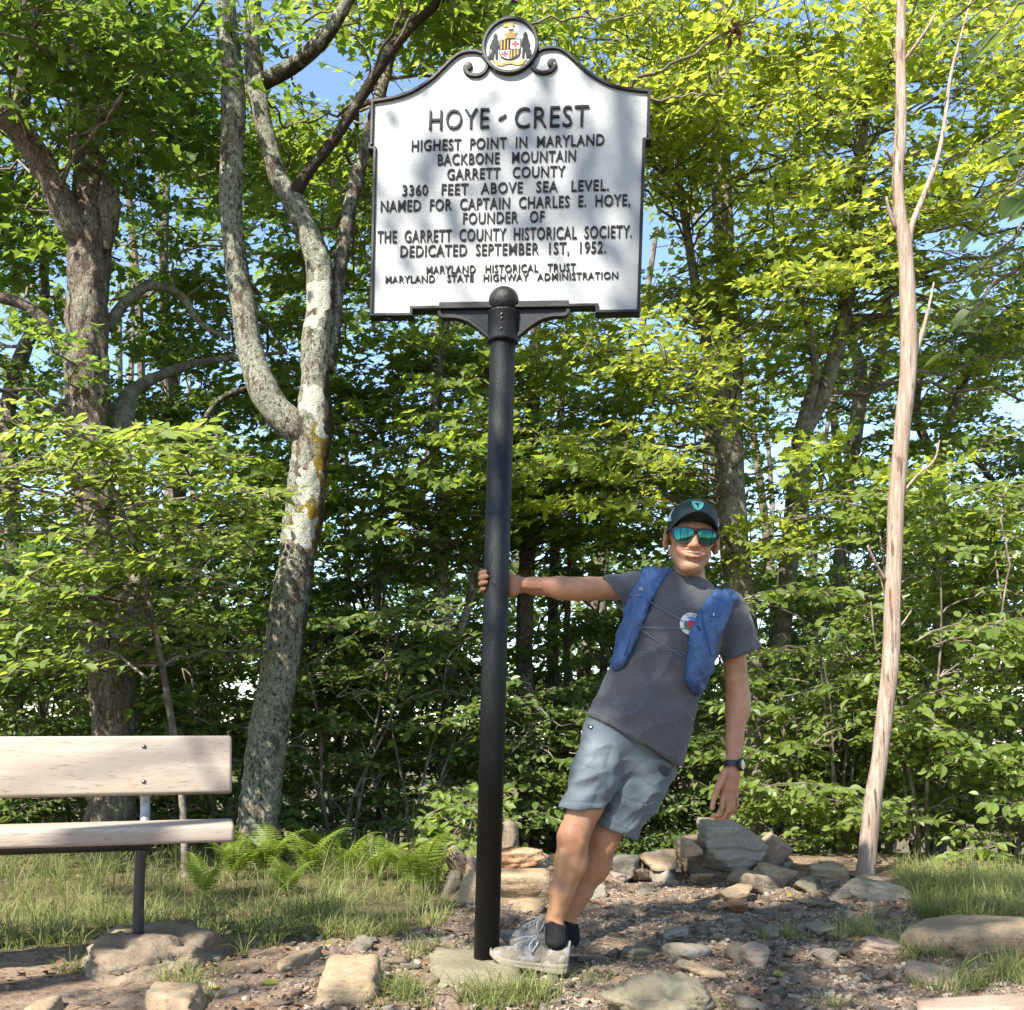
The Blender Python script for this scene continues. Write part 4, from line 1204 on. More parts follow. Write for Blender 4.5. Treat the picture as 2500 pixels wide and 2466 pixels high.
maple("maple_tree", "slanting forked grey trunk between the man and the bare pale tree with bright crown",
      [[(1890, 2070, 8.6, 74), (1884, 1850, 8.6, 60), (1900, 1600, 8.6, 54), (1930, 1330, 8.6, 50), (1950, 1180, 8.6, 54), (1962, 1060, 8.6, 48), (2010, 960, 8.6, 40), (2050, 820, 8.6, 36), (2080, 640, 8.6, 34), (2100, 400, 8.6, 32), (2120, 0, 8.5, 28), (2160, -600, 8.4, 16)],
       [(1956, 1160, 8.6, 40), (1950, 1080, 8.55, 36), (1968, 1000, 8.5, 30), (1990, 900, 8.5, 24), (1960, 740, 8.4, 18), (1900, 660, 8.4, 12)]],
      [(1930, 2180, 0, 700, 7.2, 9.4, 24, 0.8), (2200, 2560, 0, 640, 7.2, 9.6, 27, 0.75), (1950, 2560, 620, 900, 8.0, 10, 16, 0.6), (1900, 2700, -500, 0, 7.2, 9.8, 10, 0.75), (2500, 2850, 0, 1000, 7, 9.5, 14, 0.7), (1940, 2200, 1080, 1330, 7.2, 8.4, 5, 0.85)],
      m_maple_bright, 211, bark=m_bark_grey, leaf=0.07)
maple("maple_tree", "tall thin lichened trunk left of the black post",
      [[(1092, 2080, 8.2, 42), (1088, 1800, 8.2, 34), (1100, 1620, 8.2, 32), (1080, 1420, 8.2, 30), (1086, 1200, 8.2, 28), (1060, 1080, 8.2, 26), (1080, 850, 8.2, 22), (1120, 600, 8.2, 18), (1140, 300, 8.2, 12)],
       [(1100, 1600, 8.2, 22), (1150, 1450, 8.25, 20), (1180, 1200, 8.3, 17), (1190, 800, 8.4, 12), (1180, 500, 8.4, 8)]],
      [(860, 1220, 730, 1250, 7.4, 9.6, 26, 0.45), (900, 1250, 1200, 1420, 7.6, 9.4, 7, 0.3), (640, 900, 950, 1400, 7.2, 9.4, 16, 0.25)],
      m_maple_mid, 221, bark=m_bark_lichen)
maple("maple_tree", "dark trunk seen under the outstretched arm between post and man",
      [[(1292, 2090, 9.4, 54), (1284, 1800, 9.4, 48), (1280, 1550, 9.4, 42), (1290, 1300, 9.4, 38), (1300, 1000, 9.4, 34), (1310, 700, 9.4, 24), (1300, 300, 9.4, 14)]],
      [(1160, 1560, 880, 1400, 8.2, 10.6, 26, 0.45), (1240, 1640, 1150, 1420, 8.6, 10.2, 12, 0.4)],
      m_maple_mid, 231, bark=m_bark_big)
maple("maple_tree", "thin dark trunk beside another close behind the man's hip",
      [[(1356, 2070, 10.2, 34), (1352, 1750, 10.2, 30), (1350, 1500, 10.2, 27), (1360, 1200, 10.2, 22), (1380, 800, 10.2, 14)]],
      [(1340, 1800, 900, 1350, 9.4, 12, 18, 0.45)], m_maple_mid, 241, bark=m_bark_big)
maple("young_tree", "slender dark stem just left of the man's shorts", [[(1396, 2060, 9.8, 24), (1392, 1800, 9.8, 20), (1384, 1550, 9.8, 17), (1400, 1200, 9.8, 10)]],
      [(1330, 1560, 1450, 1750, 9.2, 11, 4, 0.25)], m_maple_dark, 246, bark=m_bark_big)
maple("maple_tree", "grey trunk standing behind the slanting forked one in the wood",
      [[(2056, 2060, 10.6, 40), (2056, 1700, 10.6, 36), (2050, 1400, 10.6, 34), (2066, 1200, 10.6, 32), (2090, 1050, 10.6, 34), (2100, 900, 10.6, 30), (2060, 780, 10.6, 22), (2040, 600, 10.6, 14)],
       [(2096, 1000, 10.6, 26), (2140, 900, 10.5, 22), (2170, 780, 10.4, 18), (2150, 650, 10.4, 10)]],
      [(1850, 2300, 760, 1300, 9.6, 12, 26, 0.55)], m_maple_mid, 251, bark=m_bark_grey)
maple("maple_tree", "shaded dark tree with curving limbs beyond the sunlit shrubs",
      [[(2290, 2060, 11.5, 44), (2300, 1600, 11.5, 38), (2290, 1250, 11.5, 34), (2310, 1050, 11.5, 26), (2380, 880, 11.5, 18), (2440, 840, 11.4, 10)], [(2296, 1150, 11.5, 26), (2240, 1020, 11.5, 20), (2250, 900, 11.5, 12)], [(2480, 1250, 11.6, 20), (2380, 1120, 11.5, 14), (2330, 1080, 11.5, 10)]],
      [(2150, 2560, 800, 1400, 10.5, 13, 34, 0.35), (2500, 2900, 700, 1500, 10, 13, 14, 0.35)], m_far_leaf, 261, bark=m_bark_big, leaf=0.085)
maple("maple_tree", "dark trunked tree in the shade between the big plated trunk and the leaning one",
      [[(420, 2060, 10.5, 44), (416, 1700, 10.5, 38), (424, 1400, 10.5, 34), (440, 1100, 10.5, 30), (400, 700, 10.5, 22), (420, 200, 10.5, 12)]],
      [(280, 760, 780, 1420, 8.6, 11.5, 32, 0.5), (300, 680, 1350, 1650, 8.6, 10.5, 14, 0.45), (350, 1000, 350, 900, 9.5, 12, 22, 0.45)], m_maple_dark, 271, bark=m_bark_big)
maple("maple_tree", "curving grey stem at the far end of the wood beyond the big plated trunk",
      [[(40, 2060, 9.8, 46), (36, 1600, 9.8, 40), (30, 1250, 9.8, 40), (20, 1000, 9.8, 38), (60, 850, 9.8, 34), (110, 740, 9.8, 24), (90, 500, 9.8, 14)]],
      [(-400, 200, 780, 1400, 8.4, 11.5, 34, 0.5), (-500, 200, 1350, 1700, 8.2, 10.5, 18, 0.45)], m_maple_dark, 281, bark=m_bark_big)
maple("young_tree", "thin dark sapling between the leaning trunk and the forked thin trunk",
      [[(930, 2070, 8.8, 22), (926, 1800, 8.8, 20), (920, 1500, 8.8, 16), (934, 1200, 8.8, 10)]], [(780, 1080, 1250, 1700, 8, 10, 14, 0.3)], m_maple_dark, 291, bark=m_bark_big)
maple("young_tree", "shaded sapling with drooping leaves close behind the leaning trunk",
      [[(820, 2070, 9.4, 18), (826, 1800, 9.4, 16), (850, 1500, 9.4, 12), (846, 1300, 9.4, 8)]], [(700, 1060, 1500, 1800, 8.2, 10, 10, 0.3)], m_maple_dark, 296, bark=m_bark_big)

# ---- beech sapling whose flat sprays cross the big trunk
maple("beech_sapling", "beech sapling with flat sunlit sprays of oval leaves crossing the big trunk",
      [[(452, 2090, 6.1, 20), (440, 1900, 6.1, 18), (400, 1650, 6.05, 15), (360, 1450, 5.95, 13), (300, 1250, 5.8, 10), (220, 1060, 5.6, 6)]],
      [(20, 420, 1050, 1230, 5.2, 6.2, 7, 0.85), (200, 620, 1180, 1350, 5.3, 6.3, 7, 0.8), (-100, 300, 1230, 1450, 5.4, 6.3, 6, 0.7), (150, 480, 1400, 1680, 5.6, 6.4, 7, 0.5), (-150, 200, 1480, 1750, 5.6, 6.4, 5, 0.5), (-300, 60, 1050, 1300, 5.2, 6, 5, 0.7)],
      m_beech, 301, leaf=0.075, kind='oval', bark=m_twig, zmin=1.2, lstep=0.04, step=0.11, jit=0.3, Lr=(0.8, 1.4), width=0.4)

# ---- shrubs and young growth closing the view below
def shrub(px, d, hpx, wpx, seed, label, mat, tint, n=9, leaf=0.07, kind='oval', name="shrub", group=None, stems=5, bark=None):
    gz = float(ground_h(np.array([W(px, 0, d)[0]]), np.array([d]))[0])
    base = np.array([W(px, 0, d)[0], d, gz])
    h = hpx / F * d; w = wpx / F * d
    t = Thing(name, label, "shrub", base, group)
    fo = Foliage(seed)
    rs = fo.rs
    segs, sk = [], []
    for k in range(stems):
        a = rs.uniform(0, 6.28)
        tip = base + np.array([math.cos(a) * w * 0.4, math.sin(a) * w * 0.3, h * rs.uniform(0.65, 0.95)])
        b0 = base + np.array([math.cos(a) * 0.08, math.sin(a) * 0.08, -0.06])
        t_ = np.linspace(0, 1, 10)[:, None]
        P = b0 + (tip - b0) * t_ + rs.normal(0, 0.03, 3) * np.sin(t_ * 6)
        P[:, :2] += (0.12 * (t_ ** 1.6 - t_)) * np.array([math.cos(a), math.sin(a)]) * w
        R = np.linspace(0.017, 0.005, 10)
        segs.append(tube(P, R, 7))
        sk.append(np.concatenate([P, R[:, None]], 1))
    Sk = np.concatenate(sk)
    for k in range(n):
        a = rs.uniform(0, 6.28); rr = math.sqrt(rs.rand())
        zz = h * rs.uniform(0.03, 1.0)
        m = base + np.array([math.cos(a) * rr * w * 0.5, math.sin(a) * rr * w * 0.45, zz])
        an, dist = nearest_anchor(Sk, m)
        hh = m - an[:3]; hh[2] = 0
        hh = norm(hh + rs.normal(0, 0.3, 3)) ; hh[2] = rs.uniform(-0.05, 0.4)
        L = rs.uniform(0.5, 1.0)
        fo.bough(m - hh * L / 2, m + hh * L / 2, 0.36, leaf, 0.085, 0.038, jit=0.6, tint=np.clip(tint + rs.normal(0, 0.12), 0, 1), r0=0.006)
        if dist > 0.1: fo.branch(an[:3], m - hh * L / 2, 0.007, 0.005)
    V, Fl = merge(segs); t.part("stems", V, Fl, bark or m_twig)
    V, Fl = fo.build_tubes(); t.part("branches", V, Fl, m_twig, kind="stuff")
    V, Fl, T = fo.build_leaves(kind); t.part("foliage", V, Fl, mat, attrs={"tint": T}, smooth=False)
for k, a in enumerate([
    (2060, 7.3, 620, 420, "bright low shrub right behind the foot of the bare pale trunk", m_beech, 0.6, 22),
    (2260, 7.0, 860, 480, "tall sunlit shrub with oval leaves right of the bare pale trunk", m_beech, 0.75, 30),
    (2450, 6.9, 900, 520, "tall leafy shrub over the grass by the large tan boulder", m_beech, 0.65, 34),
    (2640, 6.6, 900, 480, "outermost tall shrub beyond the large tan boulder", m_beech, 0.6, 24),
    (2360, 8.2, 980, 560, "high shrub standing behind the sunlit ones at the grass", m_beech, 0.6, 30),
    (2120, 8.4, 900, 460, "high shrub behind the bare pale trunk", m_beech, 0.5, 24),
    (1960, 7.8, 420, 360, "low shrub behind the flat topped tan stone", m_beech, 0.55, 18),
    (1760, 8.6, 460, 420, "shaded low shrub behind the cairn", m_shade_leaf, 0.4, 18),
    (1600, 8.8, 420, 460, "shaded low shrub behind the man's knees", m_shade_leaf, 0.35, 18),
    (1440, 8.2, 360, 380, "low shrub behind the crossed legs", m_shade_leaf, 0.45, 16),
    (1250, 8.4, 420, 420, "shaded shrub behind the foot of the post", m_shade_leaf, 0.4, 18),
    (1000, 7.9, 560, 420, "leafy shrub left of the post behind the ferns", m_shade_leaf, 0.6, 24),
    (830, 7.7, 640, 420, "leafy shrub right of the leaning lichen trunk", m_shade_leaf, 0.55, 26),
    (560, 7.5, 600, 380, "dark shrub left of the leaning lichen trunk", m_shade_leaf, 0.35, 22),
    (400, 7.6, 640, 420, "dark shrub behind the bench's end", m_shade_leaf, 0.3, 24),
    (200, 7.8, 700, 460, "dark shrub around the foot of the big plated trunk", m_shade_leaf, 0.3, 26),
    (0, 7.4, 700, 460, "dark shrub behind the bench's middle", m_shade_leaf, 0.35, 26),
    (-220, 7.0, 760, 460, "dark shrub behind the bench's far end", m_shade_leaf, 0.35, 22),
    (700, 9.2, 800, 600, "tall shaded thicket bush well behind the leaning trunk", m_maple_dark, 0.3, 26),
    (320, 9.4, 860, 600, "tall shaded thicket bush behind the big plated trunk", m_maple_dark, 0.25, 26),
    (1120, 9.8, 640, 560, "tall shaded thicket bush far behind the post", m_maple_dark, 0.35, 22),
    (1680, 10.2, 640, 640, "tall shaded thicket bush far behind the man", m_maple_dark, 0.4, 24),
    (1150, 6.1, 170, 110, "small pale weed growing up behind the post and tan slab", m_beech, 0.9, 5),
    (900, 10.4, 760, 620, "thicket bush on the slope behind the forked thin trunk", m_maple_mid, 0.5, 26),
    (1400, 10.8, 760, 640, "thicket bush on the slope behind the man's hip", m_maple_mid, 0.5, 26),
    (1930, 10.4, 760, 600, "thicket bush on the slope behind the slanting forked trunk", m_maple_mid, 0.5, 26),
    (80, 10.2, 860, 640, "thicket bush on the slope far behind the bench", m_maple_mid, 0.4, 26),
    (2250, 10.2, 860, 640, "thicket bush on the slope behind the sunlit shrubs", m_maple_mid, 0.5, 26)]):
    shrub(a[0], a[1], a[2], a[3], 400 + k, a[4], a[5], a[6], int(a[7] * 1.5))

# ---- the tree outside on the right whose leaves hang into the corner, and the trees over the viewpoint
def tree_near(name, label, base, pts, boughs, seed, mat, leaf, kind, bark, r0=0.1, lstep=0.05, step=0.13, width=0.4, tint=0.4, cat="tree"):
    t = Thing(name, label, cat, base)
    A = np.array(pts, float)
    V, Fl, c, r = trunk_world(A, 16, 0.08, 0.09, seed)
    t.part("trunk", V, Fl, bark)
    fo = Foliage(seed)
    Sk = skel((c, r)); Sk = Sk[Sk[:, 2] > 1.6]
    for p0, p1 in boughs:
        fo.bough(p0, p1, width, leaf, step, lstep, tint=tint, jit=0.4, r0=0.009)
        a, dist = nearest_anchor(Sk, np.asarray(p0))
        fo.branch(a[:3], p0, min(0.5 * a[3], 0.01 + 0.008 * dist), 0.009)
    V, Fl = fo.build_tubes(); t.part("branches", V, Fl, m_twig, kind="stuff")
    V, Fl, T = fo.build_leaves(kind); t.part("crown", V, Fl, mat, attrs={"tint": T}, smooth=False)
c = lambda px, py, d: W(px, py, d)
tree_near("young_tree", "young tree whose dark oval leaves hang in beside the bare pale trunk", (2.35, 3.0, 0),
          [(2.35, 3.0, -0.1, 0.05), (2.3, 3.05, 1.2, 0.045), (2.2, 3.0, 2.4, 0.035), (2.25, 3.0, 3.6, 0.02), (2.2, 3.0, 4.4, 0.01)],
          [(c(2620, 300, 3.2), c(2420, 500, 3.1)), (c(2600, 500, 3.3), c(2380, 640, 3.2)), (c(2640, 420, 3.0), c(2450, 430, 2.9)), (c(2560, 620, 3.2), c(2330, 760, 3.15)), (c(2620, -60, 3.3), c(2310, 10, 3.2)), (c(2640, -40, 3.1), c(2440, 40, 3.0)), (c(2700, 700, 3.2), c(2520, 620, 3.1)), (c(2700, 200, 3.2), c(2520, 300, 3.1))],
          501, m_shade_leaf, 0.085, 'oval', m_bark_grey, lstep=0.075, step=0.2, width=0.22, tint=0.25)  # low tint: the hanging leaves' backlit shade is put into their colour

def overhead():
    """broad crowns over the viewpoint that dapple the clearing"""
    rs = np.random.RandomState(91)
    sv = np.array(SV)
    def crown_tree(label, base, top, spots, seed, n, tint=0.5):
        A = [(base[0], base[1], -0.1, 0.2), (base[0] + 0.1, base[1], 2.5, 0.16), (lerp(base[0], top[0], 0.5), lerp(base[1], top[1], 0.5), 5.0, 0.12), (top[0], top[1], top[2], 0.06), (top[0] + 0.2, top[1] + 0.1, top[2] + 2.5, 0.02)]
        bs = []
        for _ in range(n):
            s_ = spots[rs.randint(len(spots))]
            m = np.array([rs.uniform(s_[0], s_[1]), rs.uniform(s_[2], s_[3]), rs.uniform(s_[4], s_[5])])
            h = norm(np.array([m[0] - top[0], m[1] - top[1], 0]) + rs.normal(0, 0.8, 3) * np.array([1, 1, 0.1]))
            L = rs.uniform(0.8, 1.5)
            bs.append((m - h * L / 2, m + h * L / 2))
        tree_near("maple_tree", label, (base[0], base[1], 0), A, bs, seed, m_maple_mid, 0.11, 'maple', m_bark_big, lstep=0.075, step=0.2, width=0.5, tint=tint)
    crown_tree("maple behind the viewpoint whose high boughs shade the bench", (-5.2, -0.6), (-4.2, -0.8, 7.5), [(-6.8, -4.4, -3.0, 0.2, 6.5, 9.0)], 601, 6)
    crown_tree("maple behind the viewpoint whose high boughs dapple the sign", (-1.4, -3.6), (-3.0, -1.6, 8.0), [(-4.4, -2.0, -3.0, 0.6, 6.6, 9.2)], 602, 28)
    crown_tree("maple behind the viewpoint whose high boughs dapple the cairn", (1.9, -3.4), (-0.8, -2.2, 8.0), [(-2.2, 0.2, -3.4, -0.8, 6.6, 9.0)], 603, 13)
overhead()

# ---- the far wood: one mass
def wood_behind():
    fo = Foliage(711)
    rs = fo.rs
    for k in range(280):
        m = np.array([rs.uniform(-15, 15), rs.uniform(-16, -9), rs.uniform(0.2, 8.5)])
        a = rs.uniform(0, 6.28); h = np.array([math.cos(a), math.sin(a), 0.1])
        L = rs.uniform(1.6, 2.8)
        fo.bough(m - h * L / 2, m + h * L / 2, 0.9, 0.22, 0.4, 0.16, jit=0.7, tint=0.45, twig=False)
    for k in range(16):
        b = np.array([rs.uniform(-13, 13), rs.uniform(-15, -9), -0.3])
        fo.tubes.append((b + np.linspace(0, 1, 6)[:, None] * np.array([rs.normal(0, 0.5), 0, 7.0]), rs.uniform(0.08, 0.18), 0.05))
    V1, F1, T = fo.build_leaves('dia')
    V2, F2 = fo.build_tubes()
    V, Fl = merge([(V1, F1), (V2, F2)])
    me = make_mesh('wood', V - np.array([0, -12, 0]), Fl, [m_far_leaf, m_twig], smooth=False, attrs={'tint': np.concatenate([T, np.zeros(len(V2))])}, midx=np.concatenate([np.zeros(sum(len(f) for f in F1)), np.ones(sum(len(f) for f in F2))]))
    o = bpy.data.objects.new('wood', me); o.location = (0, -12, 0); COL.objects.link(o)
    tag(o, 'mass of leafy wood on the near side of the clearing, mirrored in the sunglasses', 'wood', None, 'stuff')
wood_behind()

def far_wood():
    fo = Foliage(701)
    rs = fo.rs
    for k in range(820):
        px = rs.uniform(-700, 3200); d = rs.uniform(13, 24)
        py = rs.uniform(1300, 2000) if rs.rand() < 0.68 else rs.uniform(-300, 1200)
        m = W(px, py, d)
        if in_gap(m): continue
        a = rs.uniform(0, 6.28); h = np.array([math.cos(a), math.sin(a), rs.uniform(-0.05, 0.3)])
        L = rs.uniform(1.4, 2.6)
        fo.bough(m - h * L / 2, m + h * L / 2, 0.8, 0.15, 0.26, 0.10, jit=0.7, tint=np.clip(0.45 + rs.normal(0, 0.2), 0, 1), twig=False)
    for k in range(640):
        px = rs.uniform(-700, 3200); d = rs.uniform(10, 15)
        py = rs.uniform(1400, 1900)
        m = W(px, py, d)
        if in_gap(m): continue
        a = rs.uniform(0, 6.28); h = np.array([math.cos(a), math.sin(a), rs.uniform(-0.05, 0.3)])
        L = rs.uniform(1.0, 2.0)
        fo.bough(m - h * L / 2, m + h * L / 2, 0.6, 0.11, 0.22, 0.09, jit=0.7, tint=np.clip(0.5 + rs.normal(0, 0.2), 0, 1), twig=False)
    for k in range(46):
        px = rs.uniform(-500, 3000); d = rs.uniform(11.5, 22)
        x = (px - 1250) / F * d
        gz = float(ground_h(np.array([x]), np.array([d]))[0])
        h = rs.uniform(6, 12)
        t_ = np.linspace(0, 1, 8)[:, None]
        P = np.array([x, d, gz - 0.2]) + t_ * np.array([rs.normal(0, 0.5), rs.normal(0, 0.5), h]) + rs.normal(0, 0.05, (8, 3))
        fo.tubes.append((P, rs.uniform(0.05, 0.12), 0.03))
    V1, F1, T = fo.build_leaves('dia')
    V2, F2 = fo.build_tubes()
    V, Fl = merge([(V1, F1), (V2, F2)])
    me = make_mesh("far_wood", V - np.array([0, 16, 0]), Fl, [m_far_leaf, m_twig], smooth=False, attrs={"tint": np.concatenate([T, np.zeros(len(V2))])},
                   midx=np.concatenate([np.zeros(sum(len(f) for f in F1)), np.ones(sum(len(f) for f in F2))]))
    o = bpy.data.objects.new("far_wood", me); o.location = (0, 16, 0); COL.objects.link(o)
    tag(o, "mass of leafy trees filling the slope beyond the ridge", "wood", None, "stuff")
far_wood()

# ---- grass, ferns, fallen leaves
def blades(X, Y, L, lean, az, wd, rs):
    n = len(X)
    Z = ground_fine(X, Y) - 0.008
    t = np.array([0, 0.35, 0.7, 1.0])
    dx, dy = np.cos(az), np.sin(az)
    out = lean[:, None] * t[None] ** 2 * L[:, None]
    hgt = L[:, None] * (t[None] - 0.42 * np.clip(lean, 0, 1.3)[:, None] * t[None] ** 2.2)
    P = np.stack([X[:, None] + dx[:, None] * out, Y[:, None] + dy[:, None] * out, Z[:, None] + hgt], -1)
    sx, sy = -np.sin(az + rs.normal(0, 0.8, n)), np.cos(az + rs.normal(0, 0.8, n))
    w = wd[:, None] * np.array([1, 0.9, 0.55, 0.06])[None] * 0.5
    S = np.stack([sx[:, None] * w, sy[:, None] * w, 0 * w], -1)
    V = np.concatenate([P - S, P + S], 1).reshape(-1, 3)
    b = (np.arange(n) * 8)[:, None]
    Q = np.concatenate([np.stack([b[:, 0] + k, b[:, 0] + 4 + k, b[:, 0] + 5 + k, b[:, 0] + 1 + k], -1) for k in range(3)])
    return V, [Q]
def grass():
    rs = np.random.RandomState(811)
    T = []      # tuft x,y,len,blades
    n = 1500
    px = rs.uniform(-300, 1200, n); py = rs.uniform(2066, 2345, n)
    X, Y = gxy(px, py)
    wb = 0.1 * fbm(np.stack([X, Y, 0 * X], -1) * 3, 2, 31)
    ok = in_poly(X + wb, Y + wb, TURF_L)
    ok &= noise3(np.stack([X * 2.2, Y * 2.2, 0 * X + 3], -1), 73) > rs.uniform(-0.75, 0.35, n)
    for x, y in zip(X[ok], Y[ok]): T.append((x, y, rs.uniform(0.07, 0.24) * (1.35 if y > 5.4 else 0.9) * (0.75 + 0.6 * max(0.0, float(noise3(np.array([x * 1.3, y * 1.3, 0.5]), 71)) + 0.4)), 15))
    n = 620
    px = rs.uniform(2180, 2750, n); py = rs.uniform(2125, 2262, n)
    X, Y = gxy(px, py)
    ok = in_poly(X, Y, TURF_R)
    for x, y in zip(X[ok], Y[ok]): T.append((x, y, rs.uniform(0.10, 0.2), 16))
    def clump(px, py, rx, ry, k, l):
        for _ in range(k):
            x, y = gxy(px + rs.normal(0, rx), py + rs.normal(0, ry))
            T.append((x, y, l * rs.uniform(0.7, 1.2), 16))
    clump(2110, 2290, 45, 10, 14, 0.15); clump(2260, 2335, 50, 10, 18, 0.13); clump(2330, 2415, 40, 8, 12, 0.12); clump(2430, 2390, 55, 14, 22, 0.14)
    clump(2480, 2330, 30, 14, 12, 0.14); clump(1920, 2285, 22, 6, 8, 0.09); clump(1240, 2445, 60, 10, 26, 0.13); clump(1150, 2452, 20, 8, 8, 0.1)
    clump(980, 2440, 30, 16, 22, 0.10); clump(460, 2400, 40, 14, 16, 0.09); clump(190, 2360, 24, 8, 6, 0.09); clump(1050, 2330, 50, 10, 10, 0.1)
    clump(1450, 2385, 22, 5, 7, 0.06); clump(640, 2300, 60, 14, 26, 0.14); clump(760, 2250, 90, 16, 40, 0.16); clump(880, 2290, 60, 10, 16, 0.13)
    clump(1300, 2440, 30, 8, 9, 0.14); clump(120, 2290, 80, 10, 26, 0.14); clump(1870, 2290, 12, 4, 4, 0.07); clump(2040, 2450, 60, 10, 5, 0.06); clump(1760, 2455, 40, 8, 4, 0.06)
    T = np.array(T)
    rep = T[:, 3].astype(int)
    idx = np.repeat(np.arange(len(T)), rep)
    n = len(idx)
    az = rs.uniform(0, 6.28, n)
    rr = np.abs(rs.normal(0, 0.022, n))
    X = T[idx, 0] + np.cos(az) * rr; Y = T[idx, 1] + np.sin(az) * rr
    L = T[idx, 2] * rs.uniform(0.5, 1.25, n)
    V, Fl = blades(X, Y, L, np.abs(rs.normal(0.75, 0.45, n)), az + rs.normal(0, 0.4, n), rs.uniform(0.0024, 0.0046, n), rs)
    tint = np.repeat(np.clip(0.58 + 0.5 * noise3(np.stack([X, Y, 0 * X], -1) * 1.1, 5) + rs.normal(0, 0.22, n), 0, 1), 8)
    single("grass", V, Fl, m_grass, (0, 5, 0), "fine arching grass growing in tufts around the clearing", "grass", kind="stuff", attrs={"tint": tint}, smooth=False)
grass()

def fern(px, py, size, seed, label, nf=8, tint=0.85, lean=0.0):
    x, y = gxy(px, py)
    z = float(ground_fine(np.array([x]), np.array([y]))[0])
    t = Thing("fern", label, "fern", (x, y, z), "ferns at the edge of the grass")
    rs = np.random.RandomState(seed)
    for k in range(nf):
        a = 6.28 * k / nf + rs.normal(0, 0.25)
        L = 0.72 * size * rs.uniform(0.75, 1.15)
        n = 22
        s_ = np.linspace(0, 1, n)
        dirh = np.array([math.cos(a), math.sin(a), 0])
        rise = rs.uniform(1.0, 1.5)
        P = np.array([x, y, z]) + dirh * (L * (0.22 * s_ + 0.42 * s_ ** 2))[:, None] + UP * (L * rise * (s_ - 0.5 * s_ ** 2.2))[:, None]
        tan = norm(np.gradient(P, axis=0))
        side = norm(np.cross(tan, UP) + 1e-6)
        nrm = np.cross(side, tan)
        C, D, Nn, S = [], [], [], []
        for sg in (1, -1):
            C.append(P[3:]); D.append(norm(side[3:] * sg + tan[3:] * 0.35 - UP * 0.12)); Nn.append(norm(nrm[3:] + rs.normal(0, 0.12, (n - 3, 3))))
            S.append(L * 0.24 * np.sin(np.clip((s_[3:] * 0.93 + 0.09), 0, 1) ** 0.75 * math.pi) + 0.004)
        C, D, Nn, S = map(np.concatenate, (C, D, Nn, S))
        # serrated pinna
        h = [(0, 0.0), (0.05, 0.085), (0.2, 0.055), (0.24, 0.085), (0.4, 0.045), (0.45, 0.07), (0.62, 0.03), (0.68, 0.05), (1.0, 0.0)]
        Tm = np.array([(a_, b_, -0.15 * a_ ** 2) for a_, b_ in h] + [(a_, -b_, -0.15 * a_ ** 2) for a_, b_ in h[1:-1]])
        B = np.cross(Nn, D)
        V = C[:, None] + S[:, None, None] * (Tm[None, :, 0, None] * D[:, None] + Tm[None, :, 1, None] * B[:, None] + Tm[None, :, 2, None] * Nn[:, None])
        m = len(h)
        Lh = np.array(list(range(m))[::-1]); Rh = np.array([0] + list(range(m, 2 * m - 2)) + [m - 1])
        off = (np.arange(len(C)) * len(Tm))[:, None]
        st = tube(P, np.linspace(0.0028, 0.001, n), 4, cap=False)
        Vm, Fm = merge([(V.reshape(-1, 3), [Lh[None] + off, Rh[None] + off]), st])
        t.part("frond", Vm, Fm, m_fern, attrs={"tint": np.clip(tint + rs.normal(0, 0.1) + np.zeros(len(Vm)), 0, 1)}, smooth=False)
for k, (px, py, sz, nf) in enumerate([(575, 2150, 0.52, 8), (650, 2140, 0.58, 8), (760, 2150, 0.5, 7), (850, 2145, 0.46, 7), (500, 2185, 0.40, 6), (920, 2150, 0.46, 7), (700, 2185, 0.36, 7), (1030, 2190, 0.60, 6), (600, 2110, 0.5, 8), (800, 2110, 0.5, 7), (985, 2160, 0.42, 6)]):
    fern(px, py, sz, 900 + k, ["bright fern in front of the leaning lichen trunk", "tall fern standing by the stones left of the black post", "fern at the back of the grass beside the leaning lichen trunk"][0 if k in (0, 1, 4, 6) else (1 if k in (7, 10) else 2)], nf)

def fallen(px, py, s, az, mat, label, tint, tilt=0.2, lift=0.01, kind='oval'):
    x, y = gxy(px, py)
    z = float(ground_fine(np.array([x]), np.array([y]))[0]) + lift
    V, Fl, T = leaf_mesh(np.array([[x, y, z]]), norm(np.array([[tilt * math.cos(az + 1), -0.5 + tilt * math.sin(az), 1.0]])), np.array([[math.cos(az), math.sin(az), 0.1]]), np.array([s]), np.array([tint]), kind)
    single("fallen_leaf", V, Fl, mat, (x, y, z), label, "leaf", attrs={"tint": T}, smooth=False)
m_yleaf = LEAF("yellowing_leaf", (0.30, 0.30, 0.05), (0.42, 0.36, 0.06), (0.4, 0.36, 0.05), 0.3)
fallen(2095, 2318, 0.075, 0.6, m_dead, "curled rust orange leaf lying by the grass tuft", 0.6, 0.8, 0.03, 'maple')
fallen(640, 2415, 0.055, 0.3, m_fern, "round pale green leaf fallen on the path", 0.8)
fallen(790, 2330, 0.065, 1.4, m_fern, "pale green leaf standing upright in the gravel at the grass edge", 0.8, 0.6, 0.03)
fallen(530, 2420, 0.04, 2.4, m_yleaf, "small yellow leaf on the soil below the bench boulder", 0.8)
fallen(1885, 2382, 0.06, 0.1, m_yleaf, "yellow green leaf among the gravel below the pink stone", 0.2)
fallen(740, 2290, 0.07, 2.8, m_yleaf, "tan yellow leaf caught in the front of the grass", 0.9, 0.4, 0.04)
fallen(1925, 2200, 0.06, 0.9, m_yleaf, "yellow leaf lying before the thin flagstone", 0.9, 0.3, 0.03)
#print("TRIS", sum(sum(len(p.vertices) - 2 for p in m.polygons) for m in bpy.data.meshes))

